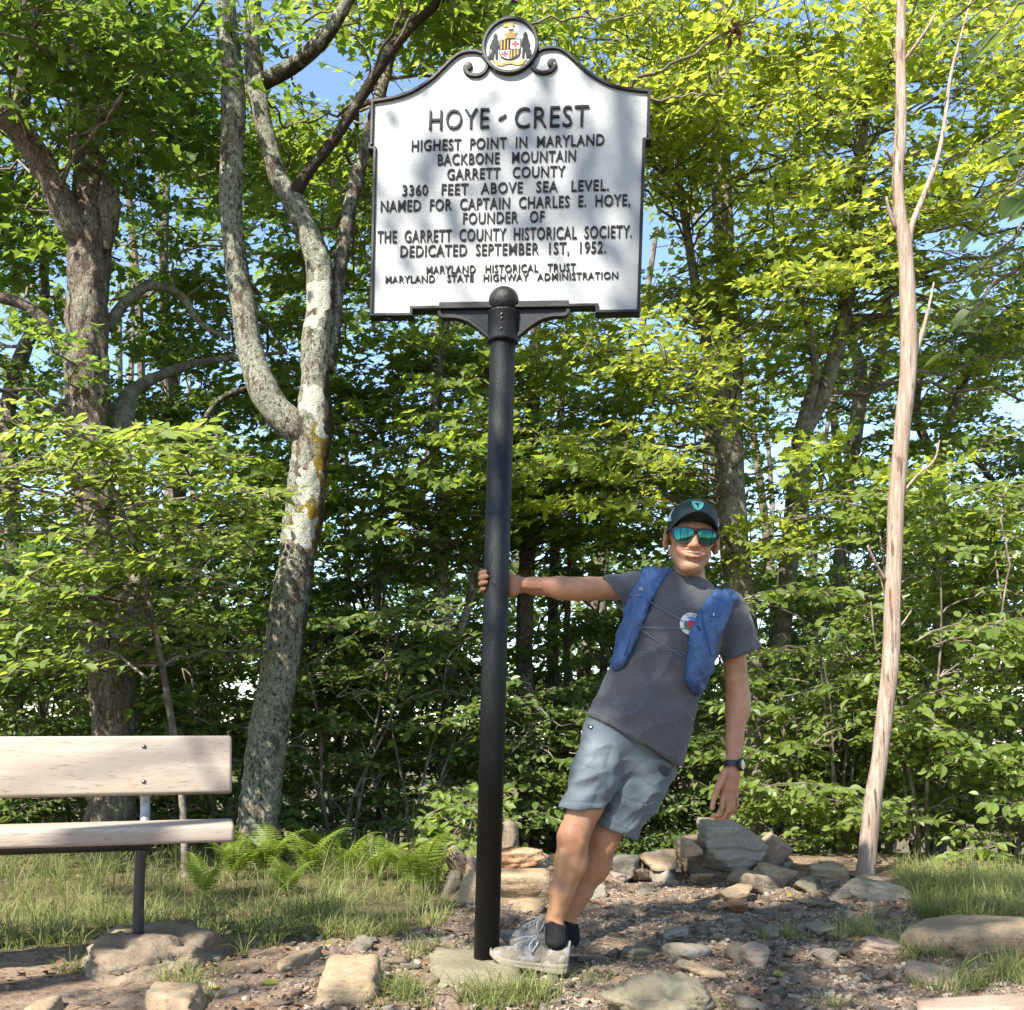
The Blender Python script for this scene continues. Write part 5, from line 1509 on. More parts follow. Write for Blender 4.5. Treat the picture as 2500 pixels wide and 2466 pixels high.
def litter():
    rs = np.random.RandomState(951)
    n = 2600
    py = rs.uniform(2100, 2480, n); px = rs.uniform(-100, 2650, n)
    X, Y = gxy(px, py)
    ok = (Y < 6.8) & (fbm(np.stack([X, Y, 0 * X], -1) * 1.9, 2, 55) > rs.uniform(-0.5, 0.5, n))
    X, Y = X[ok], Y[ok]
    n = len(X)
    C = np.stack([X, Y, ground_fine(X, Y) + rs.uniform(0.004, 0.016, n)], -1)
    Nn = norm(UP[None] + rs.normal(0, 0.35, (n, 3)))
    a = rs.uniform(0, 6.28, n)
    V, Fl, T = leaf_mesh(C, Nn, np.stack([np.cos(a), np.sin(a), 0 * a], -1), rs.uniform(0.015, 0.045, n), rs.uniform(0, 1, n), 'oval')
    m = LEAF("dry_leaf_litter", (0.10, 0.055, 0.03), (0.24, 0.15, 0.085), (0.15, 0.08, 0.03), 0.15)
    single("leaf_litter", V, Fl, m, (0, 4.5, 0), "brown dry leaf flakes scattered over soil and gravel", "leaf litter", kind="stuff", attrs={"tint": T}, smooth=False)
litter()
# ------------------------------------------------------------------ the man, built from distance fields
class Field:
    def __init__(s, lo, hi, h):
        s.lo = np.asarray(lo, float); s.h = h
        s.n = np.ceil((np.asarray(hi, float) - s.lo) / h).astype(int) + 1
        s.D = np.full(s.n, 0.2, np.float32)
        s.ax = [(s.lo[k] + h * np.arange(s.n[k])).astype(np.float32) for k in range(3)]
    def sl(s, lo, hi, pad):
        i0 = np.clip(np.floor((np.asarray(lo) - pad - s.lo) / s.h).astype(int), 0, s.n - 1)
        i1 = np.clip(np.ceil((np.asarray(hi) + pad - s.lo) / s.h).astype(int) + 1, 1, s.n)
        return tuple(slice(a, max(a + 1, b)) for a, b in zip(i0, i1))
    def grid(s, S):
        return s.ax[0][S[0]][:, None, None], s.ax[1][S[1]][None, :, None], s.ax[2][S[2]][None, None, :]
    def put(s, S, d, k, op='add'):
        A = s.D[S]
        if op == 'add':
            if k > 0:
                h = np.clip(0.5 + 0.5 * (A - d) / k, 0, 1)
                s.D[S] = A * (1 - h) + d * h - k * h * (1 - h)
            else:
                s.D[S] = np.minimum(A, d)
        elif op == 'sub':
            if k > 0:
                h = np.clip(0.5 - 0.5 * (A + d) / k, 0, 1)
                s.D[S] = A * (1 - h) + (-d) * h + k * h * (1 - h)
            else:
                s.D[S] = np.maximum(A, -d)
        else:
            s.D[S] = np.maximum(A, d)
    def cap(s, a, b, ra, rb, k=0.012, op='add', flat=None):
        """tapered capsule; flat=(axis vec, factor) squashes it"""
        a = np.asarray(a, float); b = np.asarray(b, float)
        r = max(ra, rb)
        S = s.sl(np.minimum(a, b) - r, np.maximum(a, b) + r, k + 0.03)
        X, Y, Z = s.grid(S)
        ab = b - a
        L2 = max((ab ** 2).sum(), 1e-9)
        t = np.clip(((X - a[0]) * ab[0] + (Y - a[1]) * ab[1] + (Z - a[2]) * ab[2]) / L2, 0, 1)
        dx, dy, dz = X - a[0] - t * ab[0], Y - a[1] - t * ab[1], Z - a[2] - t * ab[2]
        q = dx * dx + dy * dy + dz * dz
        if flat is not None:
            v, f = flat
            m = dx * v[0] + dy * v[1] + dz * v[2]
            q = q + m * m * (f * f - 1)
        d = np.sqrt(q) - (ra + t * (rb - ra))
        s.put(S, d.astype(np.float32), k, op)
    def chain(s, P, R, k=0.012, op='add', flat=None):
        for i in range(len(P) - 1):
            s.cap(P[i], P[i + 1], R[i], R[i + 1], k, op, flat)
    def ell(s, c, r, R=None, k=0.012, op='add'):
        c = np.asarray(c, float); r = np.asarray(r, float)
        R = np.eye(3) if R is None else np.asarray(R, float)
        m = r.max()
        S = s.sl(c - m, c + m, k + 0.03)
        X, Y, Z = s.grid(S)
        X, Y, Z = X - c[0], Y - c[1], Z - c[2]
        u = [(X * R[0, j] + Y * R[1, j] + Z * R[2, j]) / r[j] for j in range(3)]
        k0 = np.sqrt(u[0] ** 2 + u[1] ** 2 + u[2] ** 2)
        k1 = np.sqrt((u[0] / r[0]) ** 2 + (u[1] / r[1]) ** 2 + (u[2] / r[2]) ** 2) + 1e-6
        s.put(S, (k0 * (k0 - 1) / k1).astype(np.float32), k, op)
    def half(s, p, n, op='cut', k=0.0):
        """remove the side the normal points to"""
        n = norm(n)
        X, Y, Z = s.grid((slice(None),) * 3)
        d = (X - p[0]) * n[0] + (Y - p[1]) * n[1] + (Z - p[2]) * n[2]
        s.D = np.maximum(s.D, d.astype(np.float32))
    def copy(s):
        o = Field.__new__(Field)
        o.lo, o.h, o.n, o.ax, o.D = s.lo, s.h, s.n, s.ax, s.D.copy()
        return o
    def mesh(s, smooth=1):
        D = s.D
        In = D < 0
        c = np.zeros(np.array(D.shape) - 1, np.int8)
        for i in (0, 1):
            for j in (0, 1):
                for k in (0, 1):
                    c += In[i:i + c.shape[0], j:j + c.shape[1], k:k + c.shape[2]]
        act = np.argwhere((c > 0) & (c < 8))
        idx = -np.ones(c.shape, np.int64)
        idx[act[:, 0], act[:, 1], act[:, 2]] = np.arange(len(act))
        acc = np.zeros((len(act), 3)); cn = np.zeros(len(act))
        cor = [(i, j, k) for i in (0, 1) for j in (0, 1) for k in (0, 1)]
        val = {q: D[act[:, 0] + q[0], act[:, 1] + q[1], act[:, 2] + q[2]] for q in cor}
        for q in cor:
            for ax_ in range(3):
                if q[ax_] == 0:
                    q2 = list(q); q2[ax_] = 1; q2 = tuple(q2)
                    a, b = val[q], val[q2]
                    m = (a < 0) != (b < 0)
                    t = np.where(m, a / np.where(m, a - b, 1), 0)
                    p = np.array(q, float)[None].repeat(len(act), 0)
                    p[:, ax_] += t
                    acc[m] += p[m]; cn[m] += 1
        V = s.lo + s.h * (act + acc / cn[:, None])
        Q = []
        for ax_ in range(3):
            a = In.take(range(In.shape[ax_] - 1), ax_); b = In.take(range(1, In.shape[ax_]), ax_)
            e = np.argwhere(a != b)
            o1, o2 = [(1, 2), (2, 0), (0, 1)][ax_]
            ok = (e[:, o1] > 0) & (e[:, o2] > 0) & (e[:, o1] < c.shape[o1]) & (e[:, o2] < c.shape[o2])
            e = e[ok]
            fl = a[e[:, 0], e[:, 1], e[:, 2]]
            def g(d1, d2):
                q = e.copy(); q[:, o1] -= d1; q[:, o2] -= d2
                return idx[q[:, 0], q[:, 1], q[:, 2]]
            F4 = np.stack([g(1, 1), g(0, 1), g(0, 0), g(1, 0)], -1)
            F4[~fl] = F4[~fl][:, ::-1]
            Q.append(F4)
        Q = np.concatenate(Q)
        Q = Q[(Q >= 0).all(1)]
        for _ in range(smooth):
            A = np.zeros_like(V); n_ = np.zeros(len(V))
            for k in range(4):
                np.add.at(A, Q[:, k], V[Q[:, (k + 1) % 4]]); np.add.at(n_, Q[:, k], 1)
                np.add.at(A, Q[:, k], V[Q[:, (k + 3) % 4]]); np.add.at(n_, Q[:, k], 1)
            V = V * 0.5 + 0.5 * A / np.maximum(n_, 1)[:, None]
        return V, [Q]
    def front_y(s, x, z):
        """front surface depth at x,z (arrays)"""
        i = np.clip(np.round((np.asarray(x) - s.lo[0]) / s.h).astype(int), 0, s.n[0] - 1)
        k = np.clip(np.round((np.asarray(z) - s.lo[2]) / s.h).astype(int), 0, s.n[2] - 1)
        col = s.D[i, :, k]
        j = np.argmax(col < 0, axis=1)
        hit = (col < 0).any(1)
        j = np.clip(j, 1, s.n[1] - 1)
        r = np.arange(len(j))
        a, b = col[r, j - 1], col[r, j]
        y = s.lo[1] + s.h * (j - 1 + a / (a - b + 1e-9))
        return np.where(hit, y, np.nan)

PD = 3.75
def B(px, py, dy=0.0):
    return W(px, py, PD + dy)

# frames
TU = np.array([-0.338, 0, -0.941])         # torso axis, downwards
TV = np.array([0.941, 0, -0.338])          # torso lateral, towards his left
NB = B(1684, 1430, 0.05)                   # base of the neck
HS = 1.12
HC = B(1689, 1316, -0.005)                 # head centre
HR = rotm('Y', 6.5) @ rotm('Z', -3.0) @ rotm('X', 3.0)
def H(x, y, z):
    return HR @ (HS * np.array([x, y, z])) + HC

wristR, elbR, shR = B(1258, 1427, 0.085), B(1412, 1438, 0.075), B(1600, 1432, 0.06)
shL, elbL, wristL = B(1782, 1480, 0.05), B(1801, 1695, 0.06), B(1790, 1858, -0.02)
hipR, kneeR, ankR = B(1478, 1850, 0.0), B(1400, 2042, -0.06), B(1353, 2246, -0.05)
hipL, kneeL, ankL = B(1578, 1885, 0.05), B(1474, 2045, 0.05), B(1384, 2244, 0.09)

def head_prims(f0):
    class G: pass
    f = G()
    f.cap = lambda a, b, ra, rb, k=0.012, op='add': f0.cap(a, b, ra * HS, rb * HS, k, op)
    f.chain = lambda P, R, k=0.012, op='add': f0.chain(P, [r * HS for r in R], k, op)
    e = lambda c, r, R=None, k=0.012, op='add': f0.ell(c, np.array(r) * HS, R, k, op)
    e(H(0, 0.022, 0.032), (0.076, 0.094, 0.088), HR, 0.01)
    e(H(0, -0.018, -0.03), (0.061, 0.072, 0.084), HR, 0.02)
    e(H(0, -0.058, -0.096), (0.031, 0.030, 0.024), HR, 0.020)
    for s_ in (1, -1):
        f.cap(H(s_ * 0.052, 0.005, -0.046), H(s_ * 0.018, -0.055, -0.099), 0.017, 0.014, 0.020)
        e(H(s_ * 0.044, -0.062, -0.014), (0.023, 0.018, 0.02), HR, 0.016)
        e(H(s_ * 0.034, -0.068, -0.045), (0.017, 0.014, 0.018), HR, 0.014)
        f.cap(H(s_ * 0.012, -0.073, 0.03), H(s_ * 0.046, -0.060, 0.03), 0.012, 0.010, 0.012)
        # ears
        Re = HR @ rotm('Z', s_ * 28)
        e(H(s_ * 0.083, 0.012, -0.004), (0.009, 0.021, 0.034), Re, 0.006)
        e(H(s_ * 0.080, 0.008, -0.030), (0.007, 0.011, 0.013), Re, 0.006)
        e(H(s_ * 0.091, -0.001, 0.0), (0.006, 0.011, 0.019), Re, 0.004, 'sub')
        # cheek folds of the smile
        f.chain([H(s_ * 0.018, -0.094, -0.036), H(s_ * 0.033, -0.088, -0.046), H(s_ * 0.038, -0.078, -0.066)], [0.0035, 0.004, 0.003], 0.008, 'sub')
    f.cap(H(0, -0.080, 0.012), H(0, -0.104, -0.031), 0.009, 0.0125, 0.012)
    for s_ in (1, -1):
        e(H(s_ * 0.0125, -0.094, -0.034), (0.0085, 0.011, 0.008), HR, 0.007)
    # mouth mound, lips, open slot
    e(H(0, -0.072, -0.058), (0.036, 0.020, 0.022), HR, 0.014)
    up_ = [H(x, -0.0925 + 9.5 * x * x, -0.0470 + 3.0 * x * x) for x in (-0.036, -0.018, 0, 0.018, 0.036)]
    lo_ = [H(x, -0.0915 + 9.5 * x * x, -0.0660 + 9.0 * x * x) for x in (-0.034, -0.017, 0, 0.017, 0.034)]
    f.chain(up_, [0.0035, 0.0048, 0.0048, 0.0048, 0.0035], 0.004)
    f.chain(lo_, [0.0035, 0.0056, 0.006, 0.0056, 0.0035], 0.004)
    f.chain([H(x, -0.094 + 9.0 * x * x, -0.0560 + 6.0 * x * x) for x in (-0.034, -0.017, 0, 0.017, 0.034)], [0.002, 0.0058, 0.0066, 0.0058, 0.002], 0.002, 'sub')
    f.cap(H(-0.016, -0.083, -0.081), H(0.016, -0.083, -0.081), 0.004, 0.004, 0.01, 'sub')

def hand_r(f):
    """right hand behind the post, fingers round to its far side"""
    pc = np.array([B(1213, 1425)[0], 3.75])          # post axis at that height
    def ring(ang, r, py):
        a = math.radians(ang)
        return np.array([pc[0] + r * math.cos(a), pc[1] + r * math.sin(a), B(0, py)[2]])
    # angle 0 = image right, 90 = behind, 180 = image left
    f.chain([wristR, ring(42, 0.075, 1426), ring(75, 0.066, 1424)], [0.027, 0.026, 0.024], 0.014, flat=(np.array([0, 0, 1.0]), 0.72))
    f.chain([ring(35, 0.075, 1412), ring(80, 0.064, 1408)], [0.015, 0.014], 0.012)
    f.chain([ring(35, 0.075, 1442), ring(80, 0.064, 1441)], [0.015, 0.013], 0.012)
    for q, (py, a0) in enumerate([(1399, 222), (1411, 230), (1425, 226), (1440, 214)]):
        r = 0.0096 if q < 3 else 0.0082
        rr = 0.0468 + r * 0.93
        A = np.linspace(78, a0, 7)
        f.chain([ring(a, rr + (0.003 if 1 < i < 5 else 0), lerp(1408 + q * 11, py, min(1, i / 3))) for i, a in enumerate(A)], [r * 1.08] * 3 + [r * 1.02, r, r * 0.97, r * 0.9], 0.003)
    f.chain([ring(45, 0.072, 1405), ring(62, 0.064, 1385), ring(80, 0.060, 1366), ring(90, 0.0585, 1352)], [0.014, 0.0115, 0.010, 0.009], 0.006)

def hand_l(f):
    d = -0.03
    f.chain([wristL, B(1786, 1888, d), B(1780, 1920, d)], [0.0255, 0.029, 0.029], 0.012, flat=(np.array([0, 1.0, 0]), 1.45))
    f.chain([B(1768, 1912, d), B(1766, 1944, d)], [0.016, 0.0135], 0.01)
    f.chain([B(1794, 1900, d + 0.004), B(1795, 1944, d + 0.006)], [0.015, 0.0125], 0.01)
    f.chain([B(1781, 1915, d), B(1780, 1948, d)], [0.016, 0.013], 0.01)
    f.ell(B(1779, 1960, d + 0.008), (0.024, 0.020, 0.040), rotm('Y', -8), 0.010)
    # thumb leaves the side near the wrist
    f.chain([B(1772, 1884, d - 0.012), B(1756, 1915, d - 0.026), B(1744, 1946, d - 0.032), B(1738, 1974, d - 0.034)], [0.015, 0.0125, 0.0105, 0.0085], 0.006)
    f.chain([B(1764, 1944, d - 0.006), B(1762, 1972, d - 0.014), B(1752, 1990, d - 0.012), B(1739, 1994, d - 0.004)], [0.0115, 0.0098, 0.0092, 0.0082], 0.003)
    f.chain([B(1775, 1948, d + 0.006), B(1776, 1980, d + 0.002), B(1764, 1998, d + 0.006), B(1750, 2000, d + 0.012)], [0.0118, 0.010, 0.0094, 0.0084], 0.003)
    f.chain([B(1786, 1948, d + 0.014), B(1788, 1977, d + 0.016), B(1778, 1994, d + 0.020), B(1764, 1997, d + 0.028)], [0.0112, 0.0096, 0.009, 0.008], 0.003)
    f.chain([B(1796, 1944, d + 0.020), B(1799, 1966, d + 0.026), B(1792, 1980, d + 0.032), B(1781, 1985, d + 0.038)], [0.010, 0.0085, 0.008, 0.007], 0.003)

def person():
    t = Thing("person", "man in grey t-shirt, shorts and blue running vest leaning out from the post", "person", np.array([B(1300, 0)[0], PD, 0.03]))
    # ---------------- body (one surface)
    f = Field((-0.20, 3.50, 0.0), (0.96, 4.02, 1.80), 0.0040)
    head_prims(f)
    f.chain([H(0, 0.04, -0.055), lerp(H(0, 0.04, -0.055), NB, 0.6), NB + TU * 0.03], [0.054, 0.053, 0.062], 0.016)
    for s_ in (1, -1):                          # neck cords
        f.cap(H(s_ * 0.035, 0.0, -0.085), NB + TV * s_ * 0.02 - np.array([0, 0.045, 0]), 0.010, 0.012, 0.018)
    # torso
    for u_, a_, b_ in [(0.06, 0.15, 0.085), (0.14, 0.165, 0.105), (0.24, 0.16, 0.105), (0.34, 0.15, 0.10), (0.44, 0.15, 0.10)]:
        RR = np.stack([TV, np.array([0, 1.0, 0]), -TU], 1)
        f.ell(NB + TU * u_, (a_, b_, 0.10), RR, 0.03)
    f.chain([shR, lerp(shR, elbR, 0.5), lerp(shR, elbR, 0.85), elbR, lerp(elbR, wristR, 0.3), lerp(elbR, wristR, 0.7), wristR], [0.052, 0.044, 0.0425, 0.043, 0.0415, 0.032, 0.0265], 0.012, flat=(np.array([0, 1.0, 0]), 1.08))
    f.ell(lerp(elbR, wristR, 0.16) + np.array([0, -0.008, -0.006]), (0.062, 0.036, 0.036), None, 0.02)
    for dz, r_ in ((0.006, 0.0048), (-0.009, 0.0045)):   # tendons at the wrist
        f.cap(wristR + np.array([-0.012, -0.023, dz]), lerp(wristR, elbR, 0.4) + np.array([0, -0.031, dz]), r_, r_, 0.012)
    f.chain([shL, lerp(shL, elbL, 0.5), lerp(shL, elbL, 0.85), elbL, lerp(elbL, wristL, 0.3), lerp(elbL, wristL, 0.7), wristL], [0.055, 0.045, 0.042, 0.0435, 0.041, 0.032, 0.0262], 0.012, flat=(np.array([0, 1.0, 0]), 1.05))
    f.ell(lerp(elbL, wristL, 0.18) + np.array([0.008, -0.004, 0]), (0.038, 0.036, 0.065), None, 0.02)
    hand_r(f); hand_l(f)
    # legs
    def leg(hip, knee, ank, cx):
        mid = lerp(knee, ank, 0.33) + np.array([0.012, 0.012, 0])
        f.chain([hip, lerp(hip, knee, 0.6), knee, mid, lerp(knee, ank, 0.66) + np.array([0.006, 0.006, 0]), ank], [0.078, 0.060, 0.0545, 0.054, 0.042, 0.031], 0.022)
        f.ell(knee + np.array([-0.014, -0.022, 0.006]), (0.034, 0.030, 0.040), rotm('Y', 15), 0.016)
        f.ell(knee + np.array([-0.004, -0.022, -0.042]), (0.024, 0.026, 0.026), None, 0.018)
        f.ell(mid + np.array([0.020, 0.018, 0.005]), (0.042, 0.044, 0.078), rotm('Y', 12), 0.025)
        f.cap(lerp(knee, ank, 0.2) + np.array([-0.022, -0.028, 0]), lerp(knee, ank, 0.9) + np.array([-0.006, -0.020, 0]), 0.014, 0.010, 0.02)
        f.ell(lerp(hip, knee, 0.84) + np.array([0.018, -0.040, 0.0]), (0.020, 0.020, 0.036), rotm('Y', -14), 0.012)   # above the knee
        f.cap(knee + np.array([0.022, -0.034, -0.02]), lerp(knee, ank, 0.5) + np.array([0.024, -0.026, 0]), 0.016, 0.012, 0.014)
        f.cap(knee + np.array([-0.03, -0.02, -0.05]), lerp(knee, ank, 0.75) + np.array([-0.016, -0.02, 0]), 0.012, 0.009, 0.012)
        f.ell(ank + np.array([0.004, -0.024, -0.022]), (0.014, 0.012, 0.014), None, 0.012)
        f.cap(ank, ank + np.array([0.01, 0.0, -0.04]), 0.031, 0.031, 0.01)
    leg(hipR, kneeR, ankR, 0); leg(hipL, kneeL, ankL, 1)
    V, Fl = f.mesh(1)
    # muscle and tendon relief on the bare limbs
    lo_leg = V[:, 2] < 0.55
    away = (np.linalg.norm(V - wristL, axis=1) > 0.05) & (V[:, 2] < 1.45) & (np.linalg.norm(V - np.array([-0.06, 3.75, 1.42]), axis=1) > 0.12)
    rel = 0.0030 * noise3(np.stack([V[:, 0] * 26, V[:, 1] * 26, V[:, 2] * 9], -1), 15) * lo_leg + 0.0018 * noise3(np.stack([V[:, 0] * 22, V[:, 1] * 30, V[:, 2] * 20], -1), 16)
    V = V + vnormals(V, Fl) * (rel * away)[:, None]
    # skin colour: own colouring of lips, stubble, knees, hands
    q = (V - HC) @ HR / HS
    ishead = (V[:, 2] > NB[2] - 0.02) & (np.abs(q[:, 0]) < 0.12)
    col = np.tile(np.array([0.39, 0.20, 0.108]), (len(V), 1))
    var = fbm(V * 14, 3, 3)[:, None]
    col = col * (1 + 0.16 * var + 0.10 * noise3(V * 45, 13)[:, None])
    tan = np.array([0.44, 0.21, 0.115])
    arm = sstep(0.08, 0.0, np.minimum(np.linalg.norm(V - wristR, axis=1) - 0.12, np.linalg.norm(V - wristL, axis=1) - 0.12))[:, None]
    col = col * (1 - 0.5 * arm) + 0.5 * arm * np.array([0.37, 0.16, 0.095])
    for kn in (kneeR, kneeL):
        w_ = sstep(0.075, 0.02, np.linalg.norm(V - kn - np.array([-0.012, -0.03, 0]), axis=1))[:, None]
        col = col * (1 - 0.45 * w_) + 0.45 * w_ * np.array([0.39, 0.165, 0.10])
    w_ = (ishead * sstep(0.05, 0.02, np.linalg.norm((q - np.array([0, -0.1, -0.02])) * np.array([1, 1, 1]), axis=1)))[:, None] * 0.35
    col = col * (1 - w_) + w_ * np.array([0.38, 0.15, 0.095])
    lipm = np.zeros(len(V))
    for x in np.linspace(-0.035, 0.035, 15):
        for zz, yy in ((-0.047 + 3 * x * x, -0.0955 + 9.5 * x * x), (-0.067 + 9 * x * x, -0.0965 + 9.5 * x * x)):
            lipm = np.maximum(lipm, sstep(0.0085, 0.004, np.linalg.norm(q - np.array([x, yy, zz]), axis=1)))
    w_ = (lipm * 0.5)[:, None]
    col = col * (1 - w_) + w_ * np.array([0.42, 0.15, 0.12])
    st = ishead * sstep(-0.055, -0.085, q[:, 2]) * sstep(-0.125, -0.105, q[:, 2]) * sstep(0.0, -0.03, q[:, 1]) * (1 - lipm)
    w_ = (0.62 * st * (0.7 + 0.6 * noise3(V * 180, 8)))[:, None].clip(0, 0.6)
    col = col * (1 - w_) + w_ * np.array([0.19, 0.135, 0.09])
    hair = ishead * sstep(0.0, 0.022, q[:, 2]) * sstep(-0.045, -0.02, q[:, 1])
    w_ = (0.75 * hair)[:, None]
    col = col * (1 - w_) + w_ * np.array([0.20, 0.17, 0.13])
    m_skin = MAT("skin", (0.5, 0.27, 0.16), 0.5, 0.35, attr="col", sss=0.12, bumps=[(260, 0.0006, dict(detail=3)), (60, 0.001, dict(detail=3))])
    t.part("body", V, Fl, m_skin, attrs={"col": col})

    # teeth
    P = np.array([H(x, -0.0885 + 8.8 * x * x, -0.0525 + 5.2 * x * x) for x in np.linspace(-0.029, 0.029, 15)])
    R_t = HS * 0.0043 * (1 - 0.12 * (np.arange(15) % 2)) * np.interp(np.arange(15), [0, 2, 12, 14], [0.55, 1, 1, 0.55])
    tv, tf = tube(P, R_t, 10)
    m_teeth = MAT("teeth", (0.6, 0.55, 0.45), 0.3, 0.5)
    t.part("teeth", tv, tf, m_teeth)

    # ---------------- t-shirt
    m_shirt = MAT("heather_grey_cotton", (0.062, 0.062, 0.066), 0.95, 0.15, sheen=0.25,
                  layers=[(420, 0.45, 0.62, (0.12, 0.12, 0.126), dict(detail=3)), (40, 0.5, 0.75, (0.08, 0.08, 0.085), dict(detail=5))], bumps=[(300, 0.0012, dict(detail=3)), (14, 0.008, dict(detail=3))])
    fs = Field((0.16, 3.52, 0.62), (0.98, 4.02, 1.56), 0.0045)
    X, Y, Z = fs.grid((slice(None),) * 3)
    rx, ry, rz = X - NB[0], Y - NB[1], Z - NB[2]
    u = rx * TU[0] + rz * TU[2]
    v = rx * TV[0] + rz * TV[2]
    us = [-0.06, -0.03, 0.0, 0.04, 0.10, 0.18, 0.28, 0.40, 0.52, 0.66]
    a = np.interp(u, us, [0.030, 0.085, 0.145, 0.168, 0.178, 0.182, 0.177, 0.176, 0.188, 0.202])
    b = np.interp(u, us, [0.05, 0.07, 0.085, 0.10, 0.122, 0.132, 0.130, 0.130, 0.136, 0.144])
    cv = np.interp(u, us, [0.0, 0, 0, 0, 0, 0.0, 0.0, 0.0, 0.0, 0.0])
    cw = np.interp(u, us, [0.01, 0.005, 0, -0.002, -0.008, -0.012, -0.010, -0.010, -0.010, -0.008])
    w = np.sqrt(((v - cv) / a) ** 2 + ((ry - cw) / b) ** 2)
    d = (w - 1) * np.minimum(a, b) * 0.9
    d = np.maximum(d, -(u + 0.055))
    fs.D = np.minimum(fs.D, d.astype(np.float32))
    eR0, eR1 = B(1470, 1409, 0.06), B(1526, 1492, 0.06)
    eL0, eL1 = B(1764, 1614, 0.05), B(1861, 1579, 0.05)
    sR, sL = (eR0 + eR1) / 2, (eL0 + eL1) / 2
    nR = norm(np.array([-(eR1 - eR0)[2], 0, (eR1 - eR0)[0]])); nR = nR * np.sign(nR[0]) * -1
    nL = norm(np.array([-(eL1 - eL0)[2], 0, (eL1 - eL0)[0]])); nL = nL * np.sign(nL[2]) * -1
    body_part = fs.copy()
    fr = fs.copy(); fr.D[:] = 0.2
    fr.chain([shR + np.array([-0.01, 0, -0.012]), lerp(shR, sR, 0.5), sR, sR + nR * 0.08], [0.064, 0.066, 0.070, 0.072], 0.02)
    fr.half(sR, nR)
    fl_ = fs.copy(); fl_.D[:] = 0.2
    fl_.chain([shL + np.array([0.0, 0, -0.01]), lerp(shL, sL, 0.5), sL, sL + nL * 0.08], [0.064, 0.066, 0.073, 0.076], 0.02)
    fl_.half(sL, nL)
    for q_ in (fr, fl_):
        k = 0.028
        h = np.clip(0.5 + 0.5 * (fs.D - q_.D) / k, 0, 1)
        fs.D = fs.D * (1 - h) + q_.D * h - k * h * (1 - h)
    outer = fs.copy()
    # hem
    h0, h1 = B(1432, 1738), B(1658, 1868)
    hn = norm(np.array([-(h1 - h0)[2], 0, (h1 - h0)[0]])); hn = hn * np.sign(hn[2]) * -1
    fs.half((h0 + h1) / 2, hn)
    # openings
    fs.chain([lerp(shR, sR, 0.45), sR, sR + nR * 0.1], [0.050, 0.061, 0.066], 0.0, 'sub')
    fs.chain([lerp(shL, sL, 0.5), sL, sL + nL * 0.1], [0.050, 0.064, 0.069], 0.0, 'sub')
    fs.chain([NB - TU * 0.12, NB - TU * 0.03, NB + TU * 0.012], [0.064, 0.062, 0.058], 0.004, 'sub')
    hc = (h0 + h1) / 2 + np.array([0, NB[1] - PD, 0])
    RR = np.stack([TV, np.array([0, 1.0, 0]), -TU], 1)
    fs.ell(hc + hn * 0.03, (0.190, 0.132, 0.09), RR, 0.0, 'sub')
    V, Fl = fs.mesh(1)
    Nn = vnormals(V, Fl)
    L = V - NB
    lu, lv = L @ TU, L @ TV
    wr = 0.0050 * noise3(np.stack([lv * 10 + lu * 7, V[:, 1] * 5, lu * 3.5 - lv * 5], -1), 2)
    wr += 0.0065 * noise3(np.stack([lv * 5 + lu * 16, V[:, 1] * 4, lu * 3], -1), 4) * sstep(0.25, 0.5, lu)
    wr += 0.004 * noise3(V * 26, 9) * sstep(0.13, 0.2, np.abs(lv))
    # pulled folds from the raised arm towards the hip
    wr += 0.0045 * np.sin((lv * 0.8 + lu * 0.55) * 75 + 2 * noise3(V * 7, 6)) * sstep(0.10, -0.15, lv) * sstep(0.02, 0.12, lu) * sstep(0.45, 0.2, lu)
    rd = np.clip(1 - np.abs(noise3(np.stack([lv * 7 + lu * 5, V[:, 1] * 3, lu * 2.2 - lv * 3], -1), 33)) * 2.4, 0, 1)
    wr += 0.0070 * rd ** 2 - 0.002
    rd = np.clip(1 - np.abs(noise3(np.stack([lv * 6 - lu * 7, V[:, 1] * 3, lu * 6], -1), 35)) * 2.4, 0, 1)
    wr += 0.0050 * rd ** 2 * sstep(0.3, 0.5, lu)
    hd = -((V - (h0 + h1) / 2) @ hn)
    wr -= 0.0022 * sstep(0.004, 0.0, np.abs(hd - 0.020))
    V = V + Nn * wr[:, None]
    shirt = t.part("t_shirt", V, Fl, m_shirt)
    # collar rib
    an = np.linspace(0, 2 * math.pi, 41)
    up = -TU
    ex = norm(TV); ey = np.array([0, 1.0, 0])
    P = np.array([NB - TU * (0.020 + 0.016 * math.sin(a_)) + ex * 0.064 * math.cos(a_) + ey * (0.066 * math.sin(a_) - 0.002) for a_ in an])
    cv_, cf_ = tube(P, 0.0105, 10, cap=False)
    t.part("collar", cv_, cf_, m_shirt, parent=shirt)
    for (p0, p1, nn, q_) in ((eR0, eR1, nR, sR), (eL0, eL1, nL, sL)):
        r_ = np.linalg.norm(p1 - p0) / 2 - 0.004
        dv = norm(p1 - p0)
        P = np.array([q_ - nn * 0.017 + dv * (r_ + 0.0015) * math.cos(a_) + ey * (r_ + 0.0015) * math.sin(a_) for a_ in an])
        cv_, cf_ = tube(P, 0.0022, 6, cap=False)
        t.part("sleeve_hem", cv_, cf_, m_shirt, parent=shirt)

    # ---------------- shorts
    m_shorts = MAT("slate_shorts", (0.105, 0.128, 0.138), 0.8, 0.25, sheen=0.15, layers=[(300, 0.5, 0.7, (0.13, 0.155, 0.166), dict(detail=2)), (8, 0.5, 0.8, (0.12, 0.145, 0.155), {})], bumps=[(350, 0.0006), (12, 0.006, dict(detail=3))])
    fh = Field((0.12, 3.52, 0.40), (0.68, 4.02, 1.02), 0.0045)
